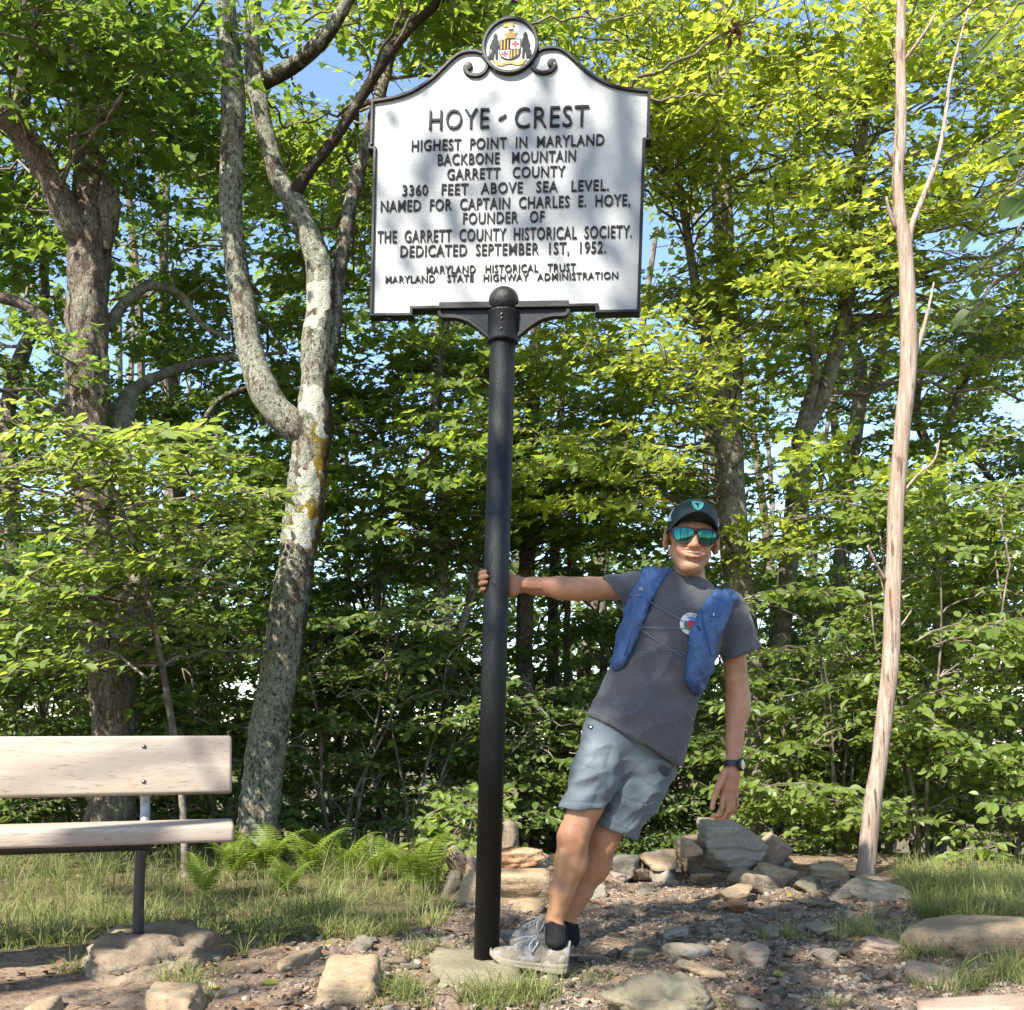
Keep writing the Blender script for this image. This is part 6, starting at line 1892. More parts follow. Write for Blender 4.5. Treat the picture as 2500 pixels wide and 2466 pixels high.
    RP = np.stack([norm(np.array([0.90, 0, -0.43])), np.array([0, 1.0, 0]), norm(np.array([0.43, 0, 0.90]))], 1)
    pc = B(1534, 1815, 0.045)
    fh.ell(pc, (0.176, 0.112, 0.150), RP, 0.02)
    hR = B(1420, 1972, -0.045); hL = B(1497, 2025, 0.045)
    gR, gL = B(1482, 1830, 0.01), B(1578, 1865, 0.06)
    nr = norm(np.array([-0.02, 0, -1.0])); nl = norm(np.array([-0.42, 0, -0.905]))
    lR = fh.copy(); lR.D[:] = 0.2
    lR.chain([gR, lerp(gR, hR, 0.5), hR, hR + norm(hR - gR) * 0.06], [0.105, 0.084, 0.0705, 0.070], 0.03)
    lR.half(hR, nr)
    lL = fh.copy(); lL.D[:] = 0.2
    lL.chain([gL, lerp(gL, hL, 0.5) + np.array([0.008, 0, 0]), hL, hL + norm(hL - gL) * 0.06], [0.114, 0.098, 0.081, 0.080], 0.03)
    lL.half(hL, nl)
    def smin(A, Bq, k):
        h = np.clip(0.5 + 0.5 * (A - Bq) / k, 0, 1)
        return A * (1 - h) + Bq * h - k * h * (1 - h)
    full = fh.copy()
    full.D = smin(smin(fh.D, lR.D, 0.03), lL.D, 0.008)
    lR.chain([lerp(gR, hR, 0.6), hR, hR + nr * 0.06], [0.060, 0.0655, 0.068], 0.0, 'sub')
    lL.chain([lerp(gL, hL, 0.6), hL, hL + nl * 0.06], [0.068, 0.0755, 0.078], 0.0, 'sub')
    fh.D = smin(smin(fh.D, lR.D, 0.03), lL.D, 0.008)
    # top cut under the shirt
    fh.half(B(1545, 1735, 0), np.array([0.34, 0, 0.94]))
    V, Fl = fh.mesh(1)
    Nn = vnormals(V, Fl)
    cr = B(1482, 1900)                         # crotch, where the creases start
    dv = V - cr
    an_ = np.arctan2(dv[:, 2], dv[:, 0]); rr = np.hypot(dv[:, 0], dv[:, 2])
    wr = 0.0030 * np.sin(an_ * 7 + 3.0 * noise3(V * 11, 4)) * sstep(0.02, 0.06, rr) * sstep(0.2, 0.10, rr)
    wr += 0.0065 * noise3(np.stack([V[:, 0] * 8 + V[:, 2] * 12, V[:, 1] * 6, V[:, 2] * 22 - V[:, 0] * 9], -1), 3)
    rd = np.clip(1 - np.abs(noise3(np.stack([V[:, 0] * 9 + V[:, 2] * 6, V[:, 1] * 5, V[:, 2] * 10 - V[:, 0] * 8], -1), 37)) * 2.3, 0, 1)
    wr += 0.0060 * rd ** 2 - 0.002
    # stitched groove of the side pocket and the thigh seam
    ppx_, ppy_ = ppx(V)
    def groove(pts, w_=3.0, dep=0.0025):
        g_ = np.full(len(V), 1e9)
        for (x0, y0), (x1, y1) in zip(pts[:-1], pts[1:]):
            t_ = np.clip(((ppx_ - x0) * (x1 - x0) + (ppy_ - y0) * (y1 - y0)) / ((x1 - x0) ** 2 + (y1 - y0) ** 2), 0, 1)
            g_ = np.minimum(g_, np.hypot(ppx_ - x0 - t_ * (x1 - x0), ppy_ - y0 - t_ * (y1 - y0)))
        return -dep * sstep(w_, 0.5, g_) * (V[:, 1] < PD + 0.06)
    for L_ in ([(1493, 1928), (1530, 1952), (1572, 1962), (1616, 1950)], [(1573, 1962), (1556, 2000), (1530, 2024)], [(1396, 1853), (1430, 1872), (1465, 1884), (1482, 1905), (1484, 1945), (1472, 1985)],
               [(1605, 1864), (1614, 1888), (1630, 1897), (1640, 1880)], [(1497, 1810), (1487, 1850), (1475, 1880)], [(1381, 1956), (1420, 1960), (1464, 1960)], [(1462, 1990), (1500, 2015), (1548, 2033)]):
        wr += groove(L_)
    V = V + Nn * wr[:, None]
    shorts = t.part("shorts", V, Fl, m_shorts)
    m_dark = MAT("dark_plastic", (0.015, 0.016, 0.018), 0.45, 0.4)
    # little tag on the waist and the dark pocket mouth
    def patch(pts, fld, off, mat, name, parent, n=8, thick=0.002):
        """flat piece that follows a garment's front surface; pts polygon in photo pixels at the body's depth"""
        pts = np.asarray(pts, float)
        x0, y0 = pts.min(0); x1, y1 = pts.max(0)
        bm = bmesh.new()
        vs = [bm.verts.new((p[0], 0, -p[1])) for p in pts]
        fc = bm.faces.new(vs)
        bmesh.ops.triangulate(bm, faces=[fc])
        bmesh.ops.subdivide_edges(bm, edges=bm.edges[:], cuts=n, use_grid_fill=True)
        V2, F2 = bm_out(bm)
        wx = (V2[:, 0] - 1250) / F * PD; wz = CAM_Z + (HOR + V2[:, 2]) / F * PD
        for _ in range(3):
            y = fld.front_y(wx, wz)
            y = np.where(np.isnan(y), np.nanmean(y), y)
            wx = (V2[:, 0] - 1250) / F * y; wz = CAM_Z + (HOR + V2[:, 2]) / F * y
        return t.part(name, np.stack([wx, y - off, wz], -1), F2, mat, parent=parent)
    patch([(1436, 1768), (1448, 1772), (1446, 1781), (1434, 1776)], full, 0.006, m_dark, "waist_tag", shorts, 2)
    m_white = MAT("white_print", (0.75, 0.75, 0.75), 0.6)
    patch([(1439, 1772), (1445, 1774), (1444, 1777), (1438, 1775)], full, 0.0075, m_white, "tag_mark", shorts, 1)
    m_pocket = MAT("pocket_lining", (0.05, 0.058, 0.062), 0.9)
    patch([(1608, 1868), (1612, 1880), (1620, 1892), (1629, 1896), (1637, 1884), (1643, 1872)], full, 0.004, m_pocket, "pocket_mouth", shorts, 4)

    # ---------------- running vest
    m_vest = MAT("blue_ripstop", (0.042, 0.088, 0.20), 0.55, 0.35, layers=[(6, 0.45, 0.75, (0.055, 0.11, 0.24), {}), (200, 0.55, 0.7, (0.035, 0.075, 0.175), dict(detail=2))], bumps=[(20, 0.005, dict(stretch=(2.2, 1, 0.6), detail=3))])
    m_vest2 = MAT("blue_mesh_edge", (0.03, 0.07, 0.19), 0.7, 0.3)
    def polysd(pts, xs, zs):
        """signed distance (m) in the picture plane, arrays x (nx), z (nz)"""
        P = np.array([B(p[0], p[1], -0.06)[[0, 2]] for p in pts])
        Xg, Zg = np.meshgrid(xs, zs, indexing='ij')
        dm = np.full(Xg.shape, 1e9)
        for i in range(len(P)):
            a_, b_ = P[i], P[(i + 1) % len(P)]
            e = b_ - a_
            t_ = np.clip(((Xg - a_[0]) * e[0] + (Zg - a_[1]) * e[1]) / (e @ e), 0, 1)
            dm = np.minimum(dm, np.hypot(Xg - a_[0] - t_ * e[0], Zg - a_[1] - t_ * e[1]))
        ins = in_poly(Xg, Zg, P)
        return np.where(ins, -dm, dm)
    panels = {
        'r': [(1584, 1374), (1556, 1424), (1532, 1462), (1522, 1500), (1508, 1560), (1496, 1625), (1500, 1634), (1512, 1636), (1530, 1620), (1542, 1590), (1558, 1555), (1574, 1520), (1588, 1476), (1602, 1444), (1626, 1414), (1652, 1384), (1646, 1356), (1595, 1354)],
        'l': [(1762, 1424), (1736, 1452), (1706, 1488), (1690, 1508), (1680, 1556), (1676, 1606), (1672, 1662), (1682, 1684), (1706, 1697), (1720, 1694), (1734, 1666), (1747, 1640), (1753, 1592), (1754, 1560), (1770, 1528), (1792, 1490), (1810, 1458), (1800, 1425), (1775, 1408)]}
    vest_parts = {}
    for key, pts in panels.items():
        fv = outer.copy()
        sd = polysd(pts, fv.ax[0], fv.ax[2])
        X, Y, Z = fv.grid((slice(None),) * 3)
        # pocket bulge low on the panel (soft flask), thin strap above
        Zc = Z[0, 0, :]
        zz = CAM_Z + (HOR - np.array([1640 if key == 'r' else 1690, 1600, 1500, 1440, 1400])) / F * 3.69
        bl = np.interp(-Zc, -zz[::-1][::-1] if False else np.sort(-zz), [0.010, 0.014, 0.030, 0.050, 0.032] if key == 'l' else [0.008, 0.012, 0.022, 0.032, 0.022])
        puff = 0.006 + bl[None, :] * np.sqrt(np.clip(-sd / 0.034, 0, 1)) * 0.9
        dd = outer.D - puff[:, None, :].astype(np.float32)
        dd = np.maximum(dd, sd[:, None, :].astype(np.float32))
        dd = np.maximum(dd, -(outer.D + 0.012))
        back = (Y - (NB[1] + 0.10))
        low = (B(0, 1470)[2] - Z)                # below the shoulder only the front
        dd = np.maximum(dd, np.where(low > 0, Y - (NB[1] - 0.01), back))
        fv.D = dd.astype(np.float32)
        V, Fl = fv.mesh(2)
        Nn = vnormals(V, Fl)
        L = V - NB
        wr = 0.0055 * noise3(np.stack([V[:, 0] * 22 + V[:, 2] * 5, V[:, 1] * 10, V[:, 2] * 5 - V[:, 0] * 6], -1), 5) + 0.0035 * noise3(np.stack([V[:, 0] * 14 - V[:, 2] * 26, V[:, 1] * 14, V[:, 2] * 12 + V[:, 0] * 20], -1), 6)
        rd = 1 - np.abs(noise3(np.stack([V[:, 0] * 17 + V[:, 2] * 9, V[:, 1] * 9, V[:, 2] * 7 - V[:, 0] * 9], -1), 25)) * 2.2
        rd2 = 1 - np.abs(noise3(np.stack([V[:, 0] * 26 - V[:, 2] * 18, V[:, 1] * 12, V[:, 2] * 16 + V[:, 0] * 14], -1), 27)) * 2.2
        wr += 0.006 * np.clip(rd, 0, 1) ** 2 + 0.004 * np.clip(rd2, 0, 1) ** 2 - 0.003
        V = V + Nn * wr[:, None]
        vest_parts[key] = (t.part("vest_panel", V, Fl, m_vest), fv)
    # flask pocket edges, zips, cords, loops
    def on(px, py, fld, off):
        x, z = B(px, py, -0.08)[[0, 2]]
        for _ in range(3):
            y = float(fld.front_y(np.array([x]), np.array([z]))[0])
            if not np.isfinite(y): y = PD - 0.08
            x = (px - 1250) / F * y; z = CAM_Z + (HOR - py) / F * y
        return np.array([x, y - off, z])
    both = outer.copy()
    both.D = np.minimum(np.minimum(outer.D, vest_parts['r'][1].D), vest_parts['l'][1].D)
    def cord(pts, r_, mat, name, parent, off=0.004, n=16):
        P = catmull(np.array(pts, float), n)
        Q = np.array([on(p[0], p[1], both, off) for p in P])
        Q[1:-1] = (Q[:-2] + 2 * Q[1:-1] + Q[2:]) / 4
        cv_, cf_ = tube(Q, r_, 6)
        return t.part(name, cv_, cf_, mat, parent=parent)
    m_cord = MAT("grey_cord", (0.13, 0.15, 0.2), 0.6)
    vr, vl = vest_parts['r'][0], vest_parts['l'][0]
    cord([(1586, 1470), (1620, 1490), (1668, 1518)], 0.0018, m_cord, "cord", vr, 0.006)
    cord([(1563, 1532), (1610, 1534), (1672, 1535)], 0.0018, m_cord, "cord", vr, 0.006)
    cord([(1565, 1538), (1612, 1570), (1668, 1604)], 0.0018, m_cord, "cord", vr, 0.006)
    cord([(1542, 1599), (1580, 1591), (1630, 1586), (1660, 1590), (1678, 1602)], 0.0014, m_cord, "cord", vr, 0.004)
    cord([(1555, 1524), (1564, 1520), (1568, 1529), (1562, 1537), (1554, 1532), (1555, 1524)], 0.0016, m_cord, "cord_loop", vr, 0.003, 14)
    for P, prn in (([(1596, 1436), (1590, 1452), (1586, 1470), (1576, 1496), (1566, 1500)], vr), ([(1553, 1500), (1543, 1540), (1530, 1585), (1522, 1600)], vr), ([(1536, 1454), (1555, 1456), (1574, 1458)], vr),
                   ([(1708, 1488), (1722, 1498), (1742, 1506), (1760, 1504)], vl), ([(1712, 1498), (1722, 1540), (1732, 1582), (1736, 1600)], vl), ([(1676, 1650), (1690, 1668), (1710, 1686)], vl), ([(1790, 1442), (1774, 1470), (1758, 1505)], vl), ([(1638, 1384), (1612, 1424), (1596, 1460), (1588, 1490)], vr)):
        cord(P, 0.0017, m_vest2, "seam", prn, 0.0012)
    cord([(1700, 1528), (1706, 1532), (1708, 1540)], 0.0022, m_dark, "zip_pull", vl, 0.003, 6)
    patch([(1559, 1436), (1568, 1434), (1570, 1444), (1558, 1445)], both, 0.008, MAT("clear_cap", (0.22, 0.24, 0.25), 0.3), "flask_cap", vr, 3)
    # maker's name on the pocket edge, following the cloth
    tv, tf = text_mesh("SALOMON", 1.0, 0.0, 0.02)
    tx = 1539 + (tv[:, 0] - tv[:, 0].min()) / np.ptp(tv[:, 0]) * 24
    ty = 1455 - tv[:, 1] / 0.73 * 6.5 + (tx - 1539) * 0.10
    P = np.array([on(a_, b_, both, 0.0035) for a_, b_ in zip(tx, ty)])
    t.part("maker_name", P, tf, m_white, parent=vr, smooth=False)
    patch([(1741, 1497), (1743, 1497), (1743, 1504), (1741, 1504)], both, 0.003, m_white, "pocket_mark", vl, 2)
    # round emblem printed on the chest
    ang_ = np.linspace(0, 2 * math.pi, 28, endpoint=False)
    def disc(cx, cy, r_, mat, off, name, a0=0, a1=None):
        pts = np.stack([cx + r_ * np.cos(ang_), cy + r_ * np.sin(ang_)], -1)
        return patch(pts, outer, off, mat, name, shirt, 2)
    m_sky = MAT("print_blue", (0.12, 0.2, 0.42), 0.7); m_grn = MAT("print_green", (0.05, 0.2, 0.07), 0.7); m_rd = MAT("print_red", (0.45, 0.04, 0.05), 0.7); m_mt = MAT("print_violet", (0.14, 0.09, 0.15), 0.7)
    m_wp = MAT("print_white", (0.62, 0.62, 0.58), 0.7)
    disc(1686, 1523, 27, m_wp, 0.0042, "emblem_ring")
    disc(1687, 1523, 18, m_sky, 0.0052, "emblem_sky")
    patch([(1669, 1527), (1687, 1527), (1705, 1524), (1703, 1533), (1695, 1539), (1686, 1541), (1677, 1538), (1671, 1533)], outer, 0.0060, m_grn, "emblem_ground", shirt, 3)
    patch([(1669, 1524), (1676, 1515), (1681, 1520), (1686, 1512), (1694, 1522), (1690, 1528), (1672, 1528)], outer, 0.0064, m_mt, "emblem_peak", shirt, 3)
    patch([(1672, 1512), (1680, 1510), (1684, 1514), (1679, 1517), (1674, 1516)], outer, 0.0066, m_wp, "emblem_snow", shirt, 2)
    patch([(1679, 1521), (1684, 1514), (1690, 1516), (1692, 1526), (1688, 1534), (1681, 1532)], outer, 0.0070, m_rd, "emblem_figure", shirt, 2)
    for k, ch in enumerate("HIGH"):
        tv, tf = text_mesh(ch, 1.0, 0.01, 0.02)
        a_ = math.radians(-112 + k * 17)
        lx = (tv[:, 0] - (tv[:, 0].max() + tv[:, 0].min()) / 2) * 8.2; ly = (tv[:, 1] - 0.36) * 8.2
        cxp, cyp = 1686 + 22.5 * math.cos(a_), 1523 + 22.5 * math.sin(a_)
        rx_, ry_ = -math.sin(a_), math.cos(a_)
        X_ = cxp + lx * rx_ + ly * math.cos(a_); Y_ = cyp + lx * ry_ + ly * math.sin(a_)
        P = np.array([on(p_, q_, outer, 0.0056) for p_, q_ in zip(X_, Y_)])
        t.part("emblem_letter", P, tf, m_letter, parent=shirt, smooth=False)

    # ---------------- socks and shoes
    m_sock = MAT("charcoal_sock", (0.016, 0.016, 0.018), 0.9, 0.2, bumps=[(160, 0.004, dict(stretch=(1.6, 1.6, 0.1)))])
    m_upper = MAT("muddy_white_knit", (0.235, 0.225, 0.21), 0.85, 0.2, layers=[(6, 0.5, 0.75, (0.29, 0.285, 0.275), {}), (16, 0.46, 0.58, (0.15, 0.13, 0.10), dict(detail=7)), (60, 0.57, 0.64, (0.09, 0.075, 0.06), dict(detail=5))], bumps=[(220, 0.0016, dict(detail=2)), (40, 0.003)])
    m_sole = MAT("muddy_foam_sole", (0.20, 0.18, 0.135), 0.8, 0.25, layers=[(14, 0.48, 0.65, (0.22, 0.19, 0.14), dict(detail=6)), (60, 0.6, 0.7, (0.12, 0.1, 0.08), {})], bumps=[(40, 0.003)])
    m_lace = MAT("grey_lace", (0.40, 0.41, 0.42), 0.8)
    def shoe(toe, heel, dy, ank, roll=0.0):
        """toe and heel: photo points at the sole's underside; profile along the foot"""
        T0, H0 = toe, heel
        ex_ = norm(T0 - H0); L_ = np.linalg.norm(T0 - H0)
        ey_ = norm(np.cross(np.array([0, 0, 1.0]), ex_)); ez_ = np.cross(ex_, ey_)
        fu = Field(np.minimum(T0, H0) - np.array([0.04, 0.09, 0.05]), np.maximum(T0, H0) + np.array([0.04, 0.09, 0.17]), 0.0035)
        X, Y, Z = fu.grid((slice(None),) * 3)
        def loc(p_):
            return [(X - p_[0]) * e[0] + (Y - p_[1]) * e[1] + (Z - p_[2]) * e[2] for e in (ex_, ey_, ez_)]
        sx, sy, sz = loc(H0)
        s_ = sx / L_
        S_ = [-0.02, 0.0, 0.06, 0.16, 0.28, 0.40, 0.55, 0.70, 0.84, 0.94, 1.0, 1.02]
        top = np.interp(s_, S_, [0.075, 0.098, 0.106, 0.090, 0.080, 0.098, 0.090, 0.070, 0.060, 0.052, 0.036, 0.028])
        bot = np.interp(s_, S_, [0.014, 0.006, 0.0, 0.0, 0.001, 0.003, 0.003, 0.002, 0.006, 0.016, 0.028, 0.032])
        wd = np.interp(s_, S_, [0.012, 0.026, 0.034, 0.038, 0.037, 0.037, 0.043, 0.048, 0.045, 0.034, 0.016, 0.004])
        ctr = np.interp(s_, S_, [0, 0, 0, 0, 0, 0, 0, 0, 0, 0, 0, 0])
        mid = (top + bot) / 2; hh = (top - bot) / 2
        zz = (sz - mid) / hh
        yw = (sy - ctr) / (wd * (1 - 0.22 * np.clip(zz, -0.2, 1)))
        d = ((np.abs(zz) ** 2.6 + np.abs(yw) ** 2.6) ** (1 / 2.6) - 1) * np.minimum(wd, hh)
        d = np.maximum(d, np.maximum(-sx - 0.004, sx - L_ - 0.003))
        sole_top = np.interp(s_, S_, [0.046, 0.042, 0.040, 0.036, 0.032, 0.030, 0.029, 0.029, 0.031, 0.038, 0.05, 0.05])
        fu.D = np.maximum(d, sole_top - 0.004 - sz).astype(np.float32)
        # ankle opening
        fu.chain([ank + np.array([0.012, 0, 0.03]), ank + np.array([0.012, 0, -0.02])], [0.037, 0.036], 0.004, 'sub')
        # padded heel tab
        hb = H0 + ez_ * 0.112 + ex_ * 0.006
        fu.cap(H0 + ez_ * 0.08 + ex_ * 0.014, hb, 0.014, 0.0085, 0.012)
        V, Fl = fu.mesh(1)
        up_ = t.part("shoe", V, Fl, m_upper)
        f2 = fu.copy()
        yw2 = (sy - ctr) / (wd + 0.0045)
        d2 = (np.abs(yw2) - 1) * (wd + 0.0045)
        d2 = np.maximum(d2, np.maximum(bot - sz, sz - sole_top))
        d2 = np.maximum(d2, np.maximum(-sx - 0.008 + 0.1 * sz, sx - L_ - 0.001))
        # layered foam line
        f2.D = (d2 + 0.0022 * (np.abs(sz - sole_top * 0.55) < 0.002) * (s_ < 0.75)).astype(np.float32)
        V, Fl = f2.mesh(2)
        t.part("sole", V, Fl, m_sole, parent=up_)
        # laces
        def top_pt(s0, y0, lift=0.001):
            tz = np.interp(s0, S_, [0.075, 0.098, 0.106, 0.090, 0.080, 0.098, 0.090, 0.070, 0.060, 0.052, 0.036, 0.028])
            ww = np.interp(s0, S_, [0.012, 0.026, 0.034, 0.038, 0.037, 0.037, 0.043, 0.048, 0.045, 0.034, 0.016, 0.004]) * 0.8
            return H0 + ex_ * s0 * L_ + ey_ * y0 + ez_ * (tz - 0.5 * (y0 / ww) ** 2 * 0.022 + lift)
        for k in range(5):
            s0 = 0.44 + 0.062 * k
            P = [top_pt(s0 - 0.01, y0, 0.003) for y0 in np.linspace(-0.024, 0.024, 7)]
            cv_, cf_ = tube(catmull(np.array(P), 14), 0.0028, 6)
            t.part("lace", cv_, cf_, m_lace, parent=up_)
        for sg in (1, -1):
            c0 = top_pt(0.42, 0, 0.006)
            P = [c0, c0 + ey_ * sg * 0.022 + ez_ * 0.010 + ex_ * 0.01, c0 + ey_ * sg * 0.046 - ez_ * 0.010 + ex_ * 0.030, c0 + ey_ * sg * 0.046 - ez_ * 0.034 + ex_ * 0.02, c0 + ey_ * sg * 0.026 - ez_ * 0.004, c0]
            cv_, cf_ = tube(catmull(np.array(P), 26), 0.0022, 6)
            t.part("lace_bow", cv_, cf_, m_lace, parent=up_)
            P = [c0, c0 + ey_ * sg * 0.03 + ex_ * 0.035 + ez_ * 0.002, c0 + ey_ * sg * 0.044 + ex_ * 0.085 - ez_ * 0.022]
            cv_, cf_ = tube(catmull(np.array(P), 16), 0.0019, 6)
            t.part("lace_end", cv_, cf_, m_lace, parent=up_)
        fk = Field(ank - np.array([0.07, 0.07, 0.11]), ank + np.array([0.07, 0.07, 0.06]), 0.0035)
        fk.chain([ank + np.array([0.006, 0, 0.028]), ank + np.array([0.006, 0, -0.01]), ank + np.array([0.008, 0, -0.07])], [0.0352, 0.0362, 0.041], 0.004)
        nn_ = norm(np.array([0.45, 0, 1.0]))
        fk.half(ank + np.array([0.0, 0, -0.002]), nn_)
        V, Fl = fk.mesh(1)
        # ribs
        a_ = np.arctan2(V[:, 1] - ank[1], V[:, 0] - ank[0])
        V = V + vnormals(V, Fl) * (0.0012 * np.sign(np.sin(a_ * 26)))[:, None]
        t.part("sock", V, Fl, m_sock)
    shoe(B(1192, 2347, -0.055), B(1381, 2377, -0.05), 0, ankR)
    shoe(B(1222, 2308, 0.085), B(1400, 2316, 0.09), 0, ankL)

    # ---------------- cap
    m_cap = MAT("dark_green_cap", (0.012, 0.026, 0.028), 0.62, 0.3, layers=[(7, 0.5, 0.8, (0.02, 0.05, 0.05), {})], bumps=[(30, 0.004, dict(detail=3)), (240, 0.0006)])
    m_teal = MAT("teal_badge", (0.09, 0.36, 0.31), 0.6)
    m_mint = MAT("pale_mint_panel", (0.36, 0.46, 0.42), 0.7)
    fc = Field(HC - np.array([0.14, 0.17, 0.06]), HC + np.array([0.14, 0.17, 0.16]), 0.0035)
    fc.ell(H(0, 0.024, 0.046), np.array([0.0835, 0.104, 0.082]) * HS, HR, 0.01)
    fc.ell(H(0, -0.018, 0.062), np.array([0.069, 0.074, 0.062]) * HS, HR, 0.02)
    X, Y, Z = fc.grid((slice(None),) * 3)
    qx = ((X - HC[0]) * HR[0, 0] + (Y - HC[1]) * HR[1, 0] + (Z - HC[2]) * HR[2, 0]) / HS
    qy = ((X - HC[0]) * HR[0, 1] + (Y - HC[1]) * HR[1, 1] + (Z - HC[2]) * HR[2, 1]) / HS
    qz = ((X - HC[0]) * HR[0, 2] + (Y - HC[1]) * HR[1, 2] + (Z - HC[2]) * HR[2, 2]) / HS
    base = 0.050 - 0.30 * (qy + 0.09)
    fc.D = np.maximum(fc.D, (base - qz).astype(np.float32))
    V, Fl = fc.mesh(1)
    cap_ = t.part("cap", V, Fl, m_cap)
    # visor: curved sheet
    nu_, nv_ = 25, 9
    rows = []
    for thick in (0.0, 0.0035):
        for j in range(nv_):
            for i in range(nu_):
                a_ = math.radians(lerp(-172, -8, i / (nu_ - 1)))
                r0x, r0y = 0.080, 0.098
                k_ = j / (nv_ - 1)
                ext = 0.064 * (math.sin(-a_) ** 0.8)
                x = r0x * math.cos(a_) * (1 + 0.03 * k_)
                yr = 0.012 + r0y * math.sin(a_)
                y = yr - ext * k_
                z = 0.054 - 0.30 * (max(yr, -0.09) + 0.09) + ext * k_ * 0.20 - 4.2 * x * x * k_ - 0.2 * abs(x) ** 1.0 * 0.08 * (1 - k_) + thick
                rows.append(H(x, y, z))
    Vv = np.array(rows)
    nn = nu_ * nv_
    Q = []
    for j in range(nv_ - 1):
        for i in range(nu_ - 1):
            a0 = j * nu_ + i
            Q.append([a0, a0 + 1, a0 + nu_ + 1, a0 + nu_]); Q.append([nn + a0, nn + a0 + nu_, nn + a0 + nu_ + 1, nn + a0 + 1])
    for i in range(nu_ - 1):
        a0 = (nv_ - 1) * nu_ + i
        Q.append([a0, a0 + 1, nn + a0 + 1, nn + a0])
        Q.append([i, nn + i, nn + i + 1, i + 1])
    for j in range(nv_ - 1):
        for c_ in (0, nu_ - 1):
            a0 = j * nu_ + c_
            Q.append([a0, a0 + nu_, nn + a0 + nu_, nn + a0])
    t.part("visor", Vv, np.array(Q), m_cap, parent=cap_)
    def capface(pts, off, mat, name, n=3):
        bm = bmesh.new()
        vs = [bm.verts.new((p[0], 0, p[1])) for p in pts]
        fc_ = bm.faces.new(vs)
        bmesh.ops.triangulate(bm, faces=[fc_])
        bmesh.ops.subdivide_edges(bm, edges=bm.edges[:], cuts=n, use_grid_fill=True)
        V2, F2 = bm_out(bm)
        out = []
        for p in V2:
            x, z = H(p[0], -0.08, p[2])[[0, 2]]
            y = float(fc.front_y(np.array([x]), np.array([z]))[0])
            if not np.isfinite(y): y = H(p[0], -0.03, p[2])[1]
            out.append((x, y - off, z))
        t.part(name, np.array(out), F2, mat, parent=cap_)
    sh = [(-0.019, 0.026), (-0.010, 0.028), (0, 0.0285), (0.010, 0.028), (0.019, 0.026), (0.018, 0.012), (0.010, -0.001), (0, -0.007), (-0.010, -0.001), (-0.018, 0.012)]
    capface([(x - 0.002, z + 0.085) for x, z in sh], 0.003, m_teal, "badge")
    capface([(x - 0.002, z + 0.097) for x, z in [(-0.001, -0.012), (0.001, -0.012), (0.002, 0.0), (0.008, 0.006), (0.004, 0.009), (0.0, 0.005), (-0.005, 0.010), (-0.009, 0.005), (-0.003, 0.0)]], 0.0042, m_cap, "badge_motif", 1)
    # side panels
    for s_ in (1, -1):
        bm = []
        for a_ in np.linspace(0, 1, 8):
            for b_ in np.linspace(0, 1, 8):
                an2 = math.radians(lerp(-34, 2, a_))
                el = lerp(0.02, lerp(0.50, 0.75, a_), b_)
                d_ = np.array([s_ * math.cos(an2) * math.cos(el), math.sin(an2) * math.cos(el), math.sin(el)])
                bm.append(H(0, 0.024, 0.046) + HR @ (d_ * np.array([0.0835, 0.104, 0.082]) * 1.022 * HS))
        Q2 = np.array([[i * 8 + j, (i + 1) * 8 + j, (i + 1) * 8 + j + 1, i * 8 + j + 1] for i in range(7) for j in range(7)])
        t.part("side_panel", np.array(bm), Q2 if s_ > 0 else Q2[:, ::-1], m_mint, parent=cap_)

    # ---------------- sunglasses
    m_frame = MAT("black_frame", (0.01, 0.01, 0.012), 0.45, 0.4)
    m_lens = MAT("teal_mirror_lens", (0.025, 0.12, 0.105), 0.04, 0.5, metallic=1.0)
    def lens_outline(s_, g=0.0):
        P = [(0.008 - g, 0.014 + g), (0.035, 0.018 + g), (0.062, 0.016 + g), (0.072 + g, 0.010 + g * 0.5), (0.069 + g, -0.010), (0.058 + g * 0.7, -0.025 - g * 0.7), (0.042, -0.031 - g), (0.026 - g * 0.3, -0.028 - g), (0.014 - g * 0.8, -0.017 - g * 0.7), (0.009 - g, -0.002)]
        P = np.array(P + P[:1])
        Q = catmull(P, 41)[:-1]
        return Q * np.array([s_ * 0.96, 0.92])
    def gl(x, z, off=0.0):
        return H(x, -0.101 + 5.2 * x * x + off, z + 0.003)
    frame = None
    for s_ in (1, -1):
        Po, Pi = lens_outline(s_, 0.0045), lens_outline(s_, 0.0)
        n_ = len(Po)
        Vs = []
        for off in (-0.0035, 0.0035):
            Vs += [gl(x, z, off) for x, z in Po] + [gl(x, z, off) for x, z in Pi]
        Vs = np.array(Vs)
        i = np.arange(n_); j = (i + 1) % n_
        Q = np.concatenate([np.stack([i, j, n_ + j, n_ + i], -1), np.stack([2 * n_ + i, 3 * n_ + i, 3 * n_ + j, 2 * n_ + j], -1), np.stack([i, 2 * n_ + i, 2 * n_ + j, j], -1), np.stack([n_ + i, n_ + j, 3 * n_ + j, 3 * n_ + i], -1)])
        if s_ < 0: Q = Q[:, ::-1]
        if frame is None:
            parts = [(Vs, [Q])]
            br_ = tube(catmull(np.array([gl(-0.010, 0.012), gl(0, 0.010, -0.001), gl(0.010, 0.012)]), 9), 0.0045, 8)
            parts.append(br_)
            frame = parts
        else:
            frame.append((Vs, [Q]))
        frame.append(tube(catmull(np.array([gl(s_ * 0.0735, 0.010), H(s_ * 0.079, -0.06, 0.014), H(s_ * 0.083, -0.02, 0.014), H(s_ * 0.082, 0.015, 0.008)]), 12), 0.0038, 8))
    Vf, Ff = merge(frame)
    fo_ = t.part("sunglasses", Vf, Ff, m_frame, smooth=False)
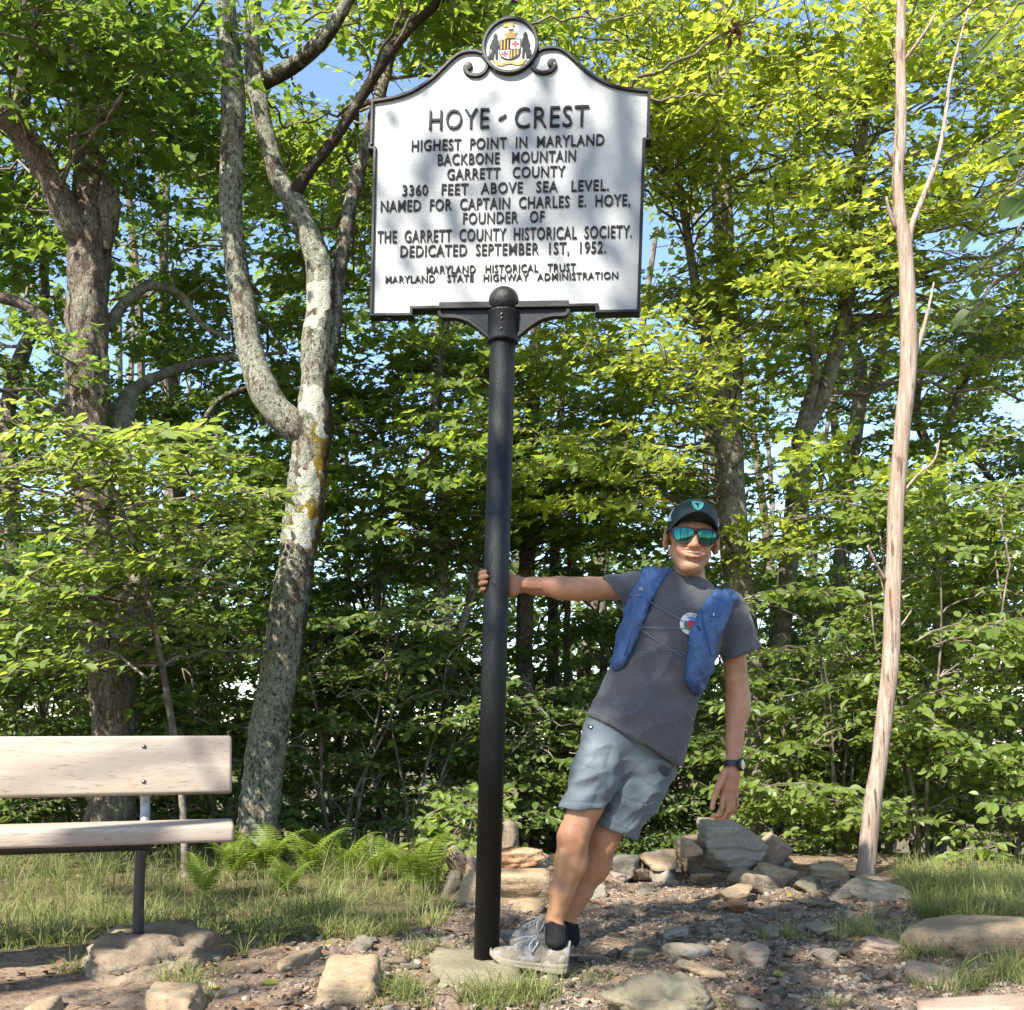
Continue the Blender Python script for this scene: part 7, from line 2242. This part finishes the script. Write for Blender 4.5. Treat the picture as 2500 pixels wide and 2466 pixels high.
    for s_ in (1, -1):
        Pi = lens_outline(s_, 0.0006)
        cx_ = Pi.mean(0)
        rings = [np.array([gl(*(cx_ + (p - cx_) * k_), -0.0012 - 0.0028 * (1 - k_ ** 2)) for p in Pi]) for k_ in (1.0, 0.75, 0.5, 0.25)]
        Vs = np.concatenate(rings + [[gl(*cx_, -0.004)]])
        n_ = len(Pi)
        i = np.arange(n_); j = (i + 1) % n_
        Q = np.concatenate([np.stack([k_ * n_ + i, k_ * n_ + j, (k_ + 1) * n_ + j, (k_ + 1) * n_ + i], -1) for k_ in range(3)])
        T3 = np.stack([3 * n_ + i, 3 * n_ + j, np.full(n_, 4 * n_)], -1)
        if s_ > 0: Q, T3 = Q[:, ::-1], T3[:, ::-1]
        t.part("lens", Vs, [Q, T3], m_lens, parent=fo_)

    # ---------------- watch
    wc = lerp(elbL, wristL, 1.06)
    wa = norm(wristL - elbL)
    e1 = norm(np.cross(wa, np.array([0, 1.0, 0]))); e2 = np.cross(wa, e1)
    an = np.linspace(0, 2 * math.pi, 37)[:-1]
    prof = [(-0.011, 0.0), (-0.011, 0.004), (0.011, 0.004), (0.011, 0.0)]
    Vs = np.array([wc + wa * h_ + e1 * (0.0295 + r_) * math.cos(a_) + e2 * (0.0265 + r_) * math.sin(a_) for a_ in an for h_, r_ in prof])
    n_ = len(an)
    Q = np.array([[i * 4 + k_, i * 4 + (k_ + 1) % 4, ((i + 1) % n_) * 4 + (k_ + 1) % 4, ((i + 1) % n_) * 4 + k_] for i in range(n_) for k_ in range(4)])
    wt = t.part("watch_strap", Vs, Q, m_dark, smooth=False)
    on_ = norm(np.array([0.80, -0.60, 0.0])); on_ = norm(on_ - wa * (on_ @ wa))
    cc = wc + on_ * 0.031
    f1 = norm(np.cross(on_, wa)); 
    pv, pf = revolve([(0.0003, -0.006), (0.021, -0.006), (0.0235, 0.0), (0.0235, 0.006), (0.021, 0.0085), (0.018, 0.0085)], 28)
    t.part("watch_case", cc + pv[:, :1] * wa + pv[:, 1:2] * f1 + pv[:, 2:] * on_, pf, m_dark, parent=wt)
    pv, pf = revolve([(0.0186, 0.0078), (0.0003, 0.0082)], 28)
    m_glass = MAT("watch_glass", (0.008, 0.009, 0.01), 0.08, 0.6)
    t.part("watch_face", cc + pv[:, :1] * wa + pv[:, 1:2] * f1 + pv[:, 2:] * on_, pf, m_glass, parent=wt)
    # ring on the left hand
    c0 = B(1787, 1964, -0.015)
    P = np.array([c0 + np.array([0.0102 * math.cos(a_), 0.0102 * math.sin(a_), 0]) for a_ in np.linspace(0, 2 * math.pi, 25)])
    cv_, cf_ = tube(P, 0.0012, 6, cap=False)
    t.part("finger_ring", cv_, cf_, MAT("ring_metal", (0.7, 0.6, 0.4), 0.25, 0.5, metallic=1.0))
person()
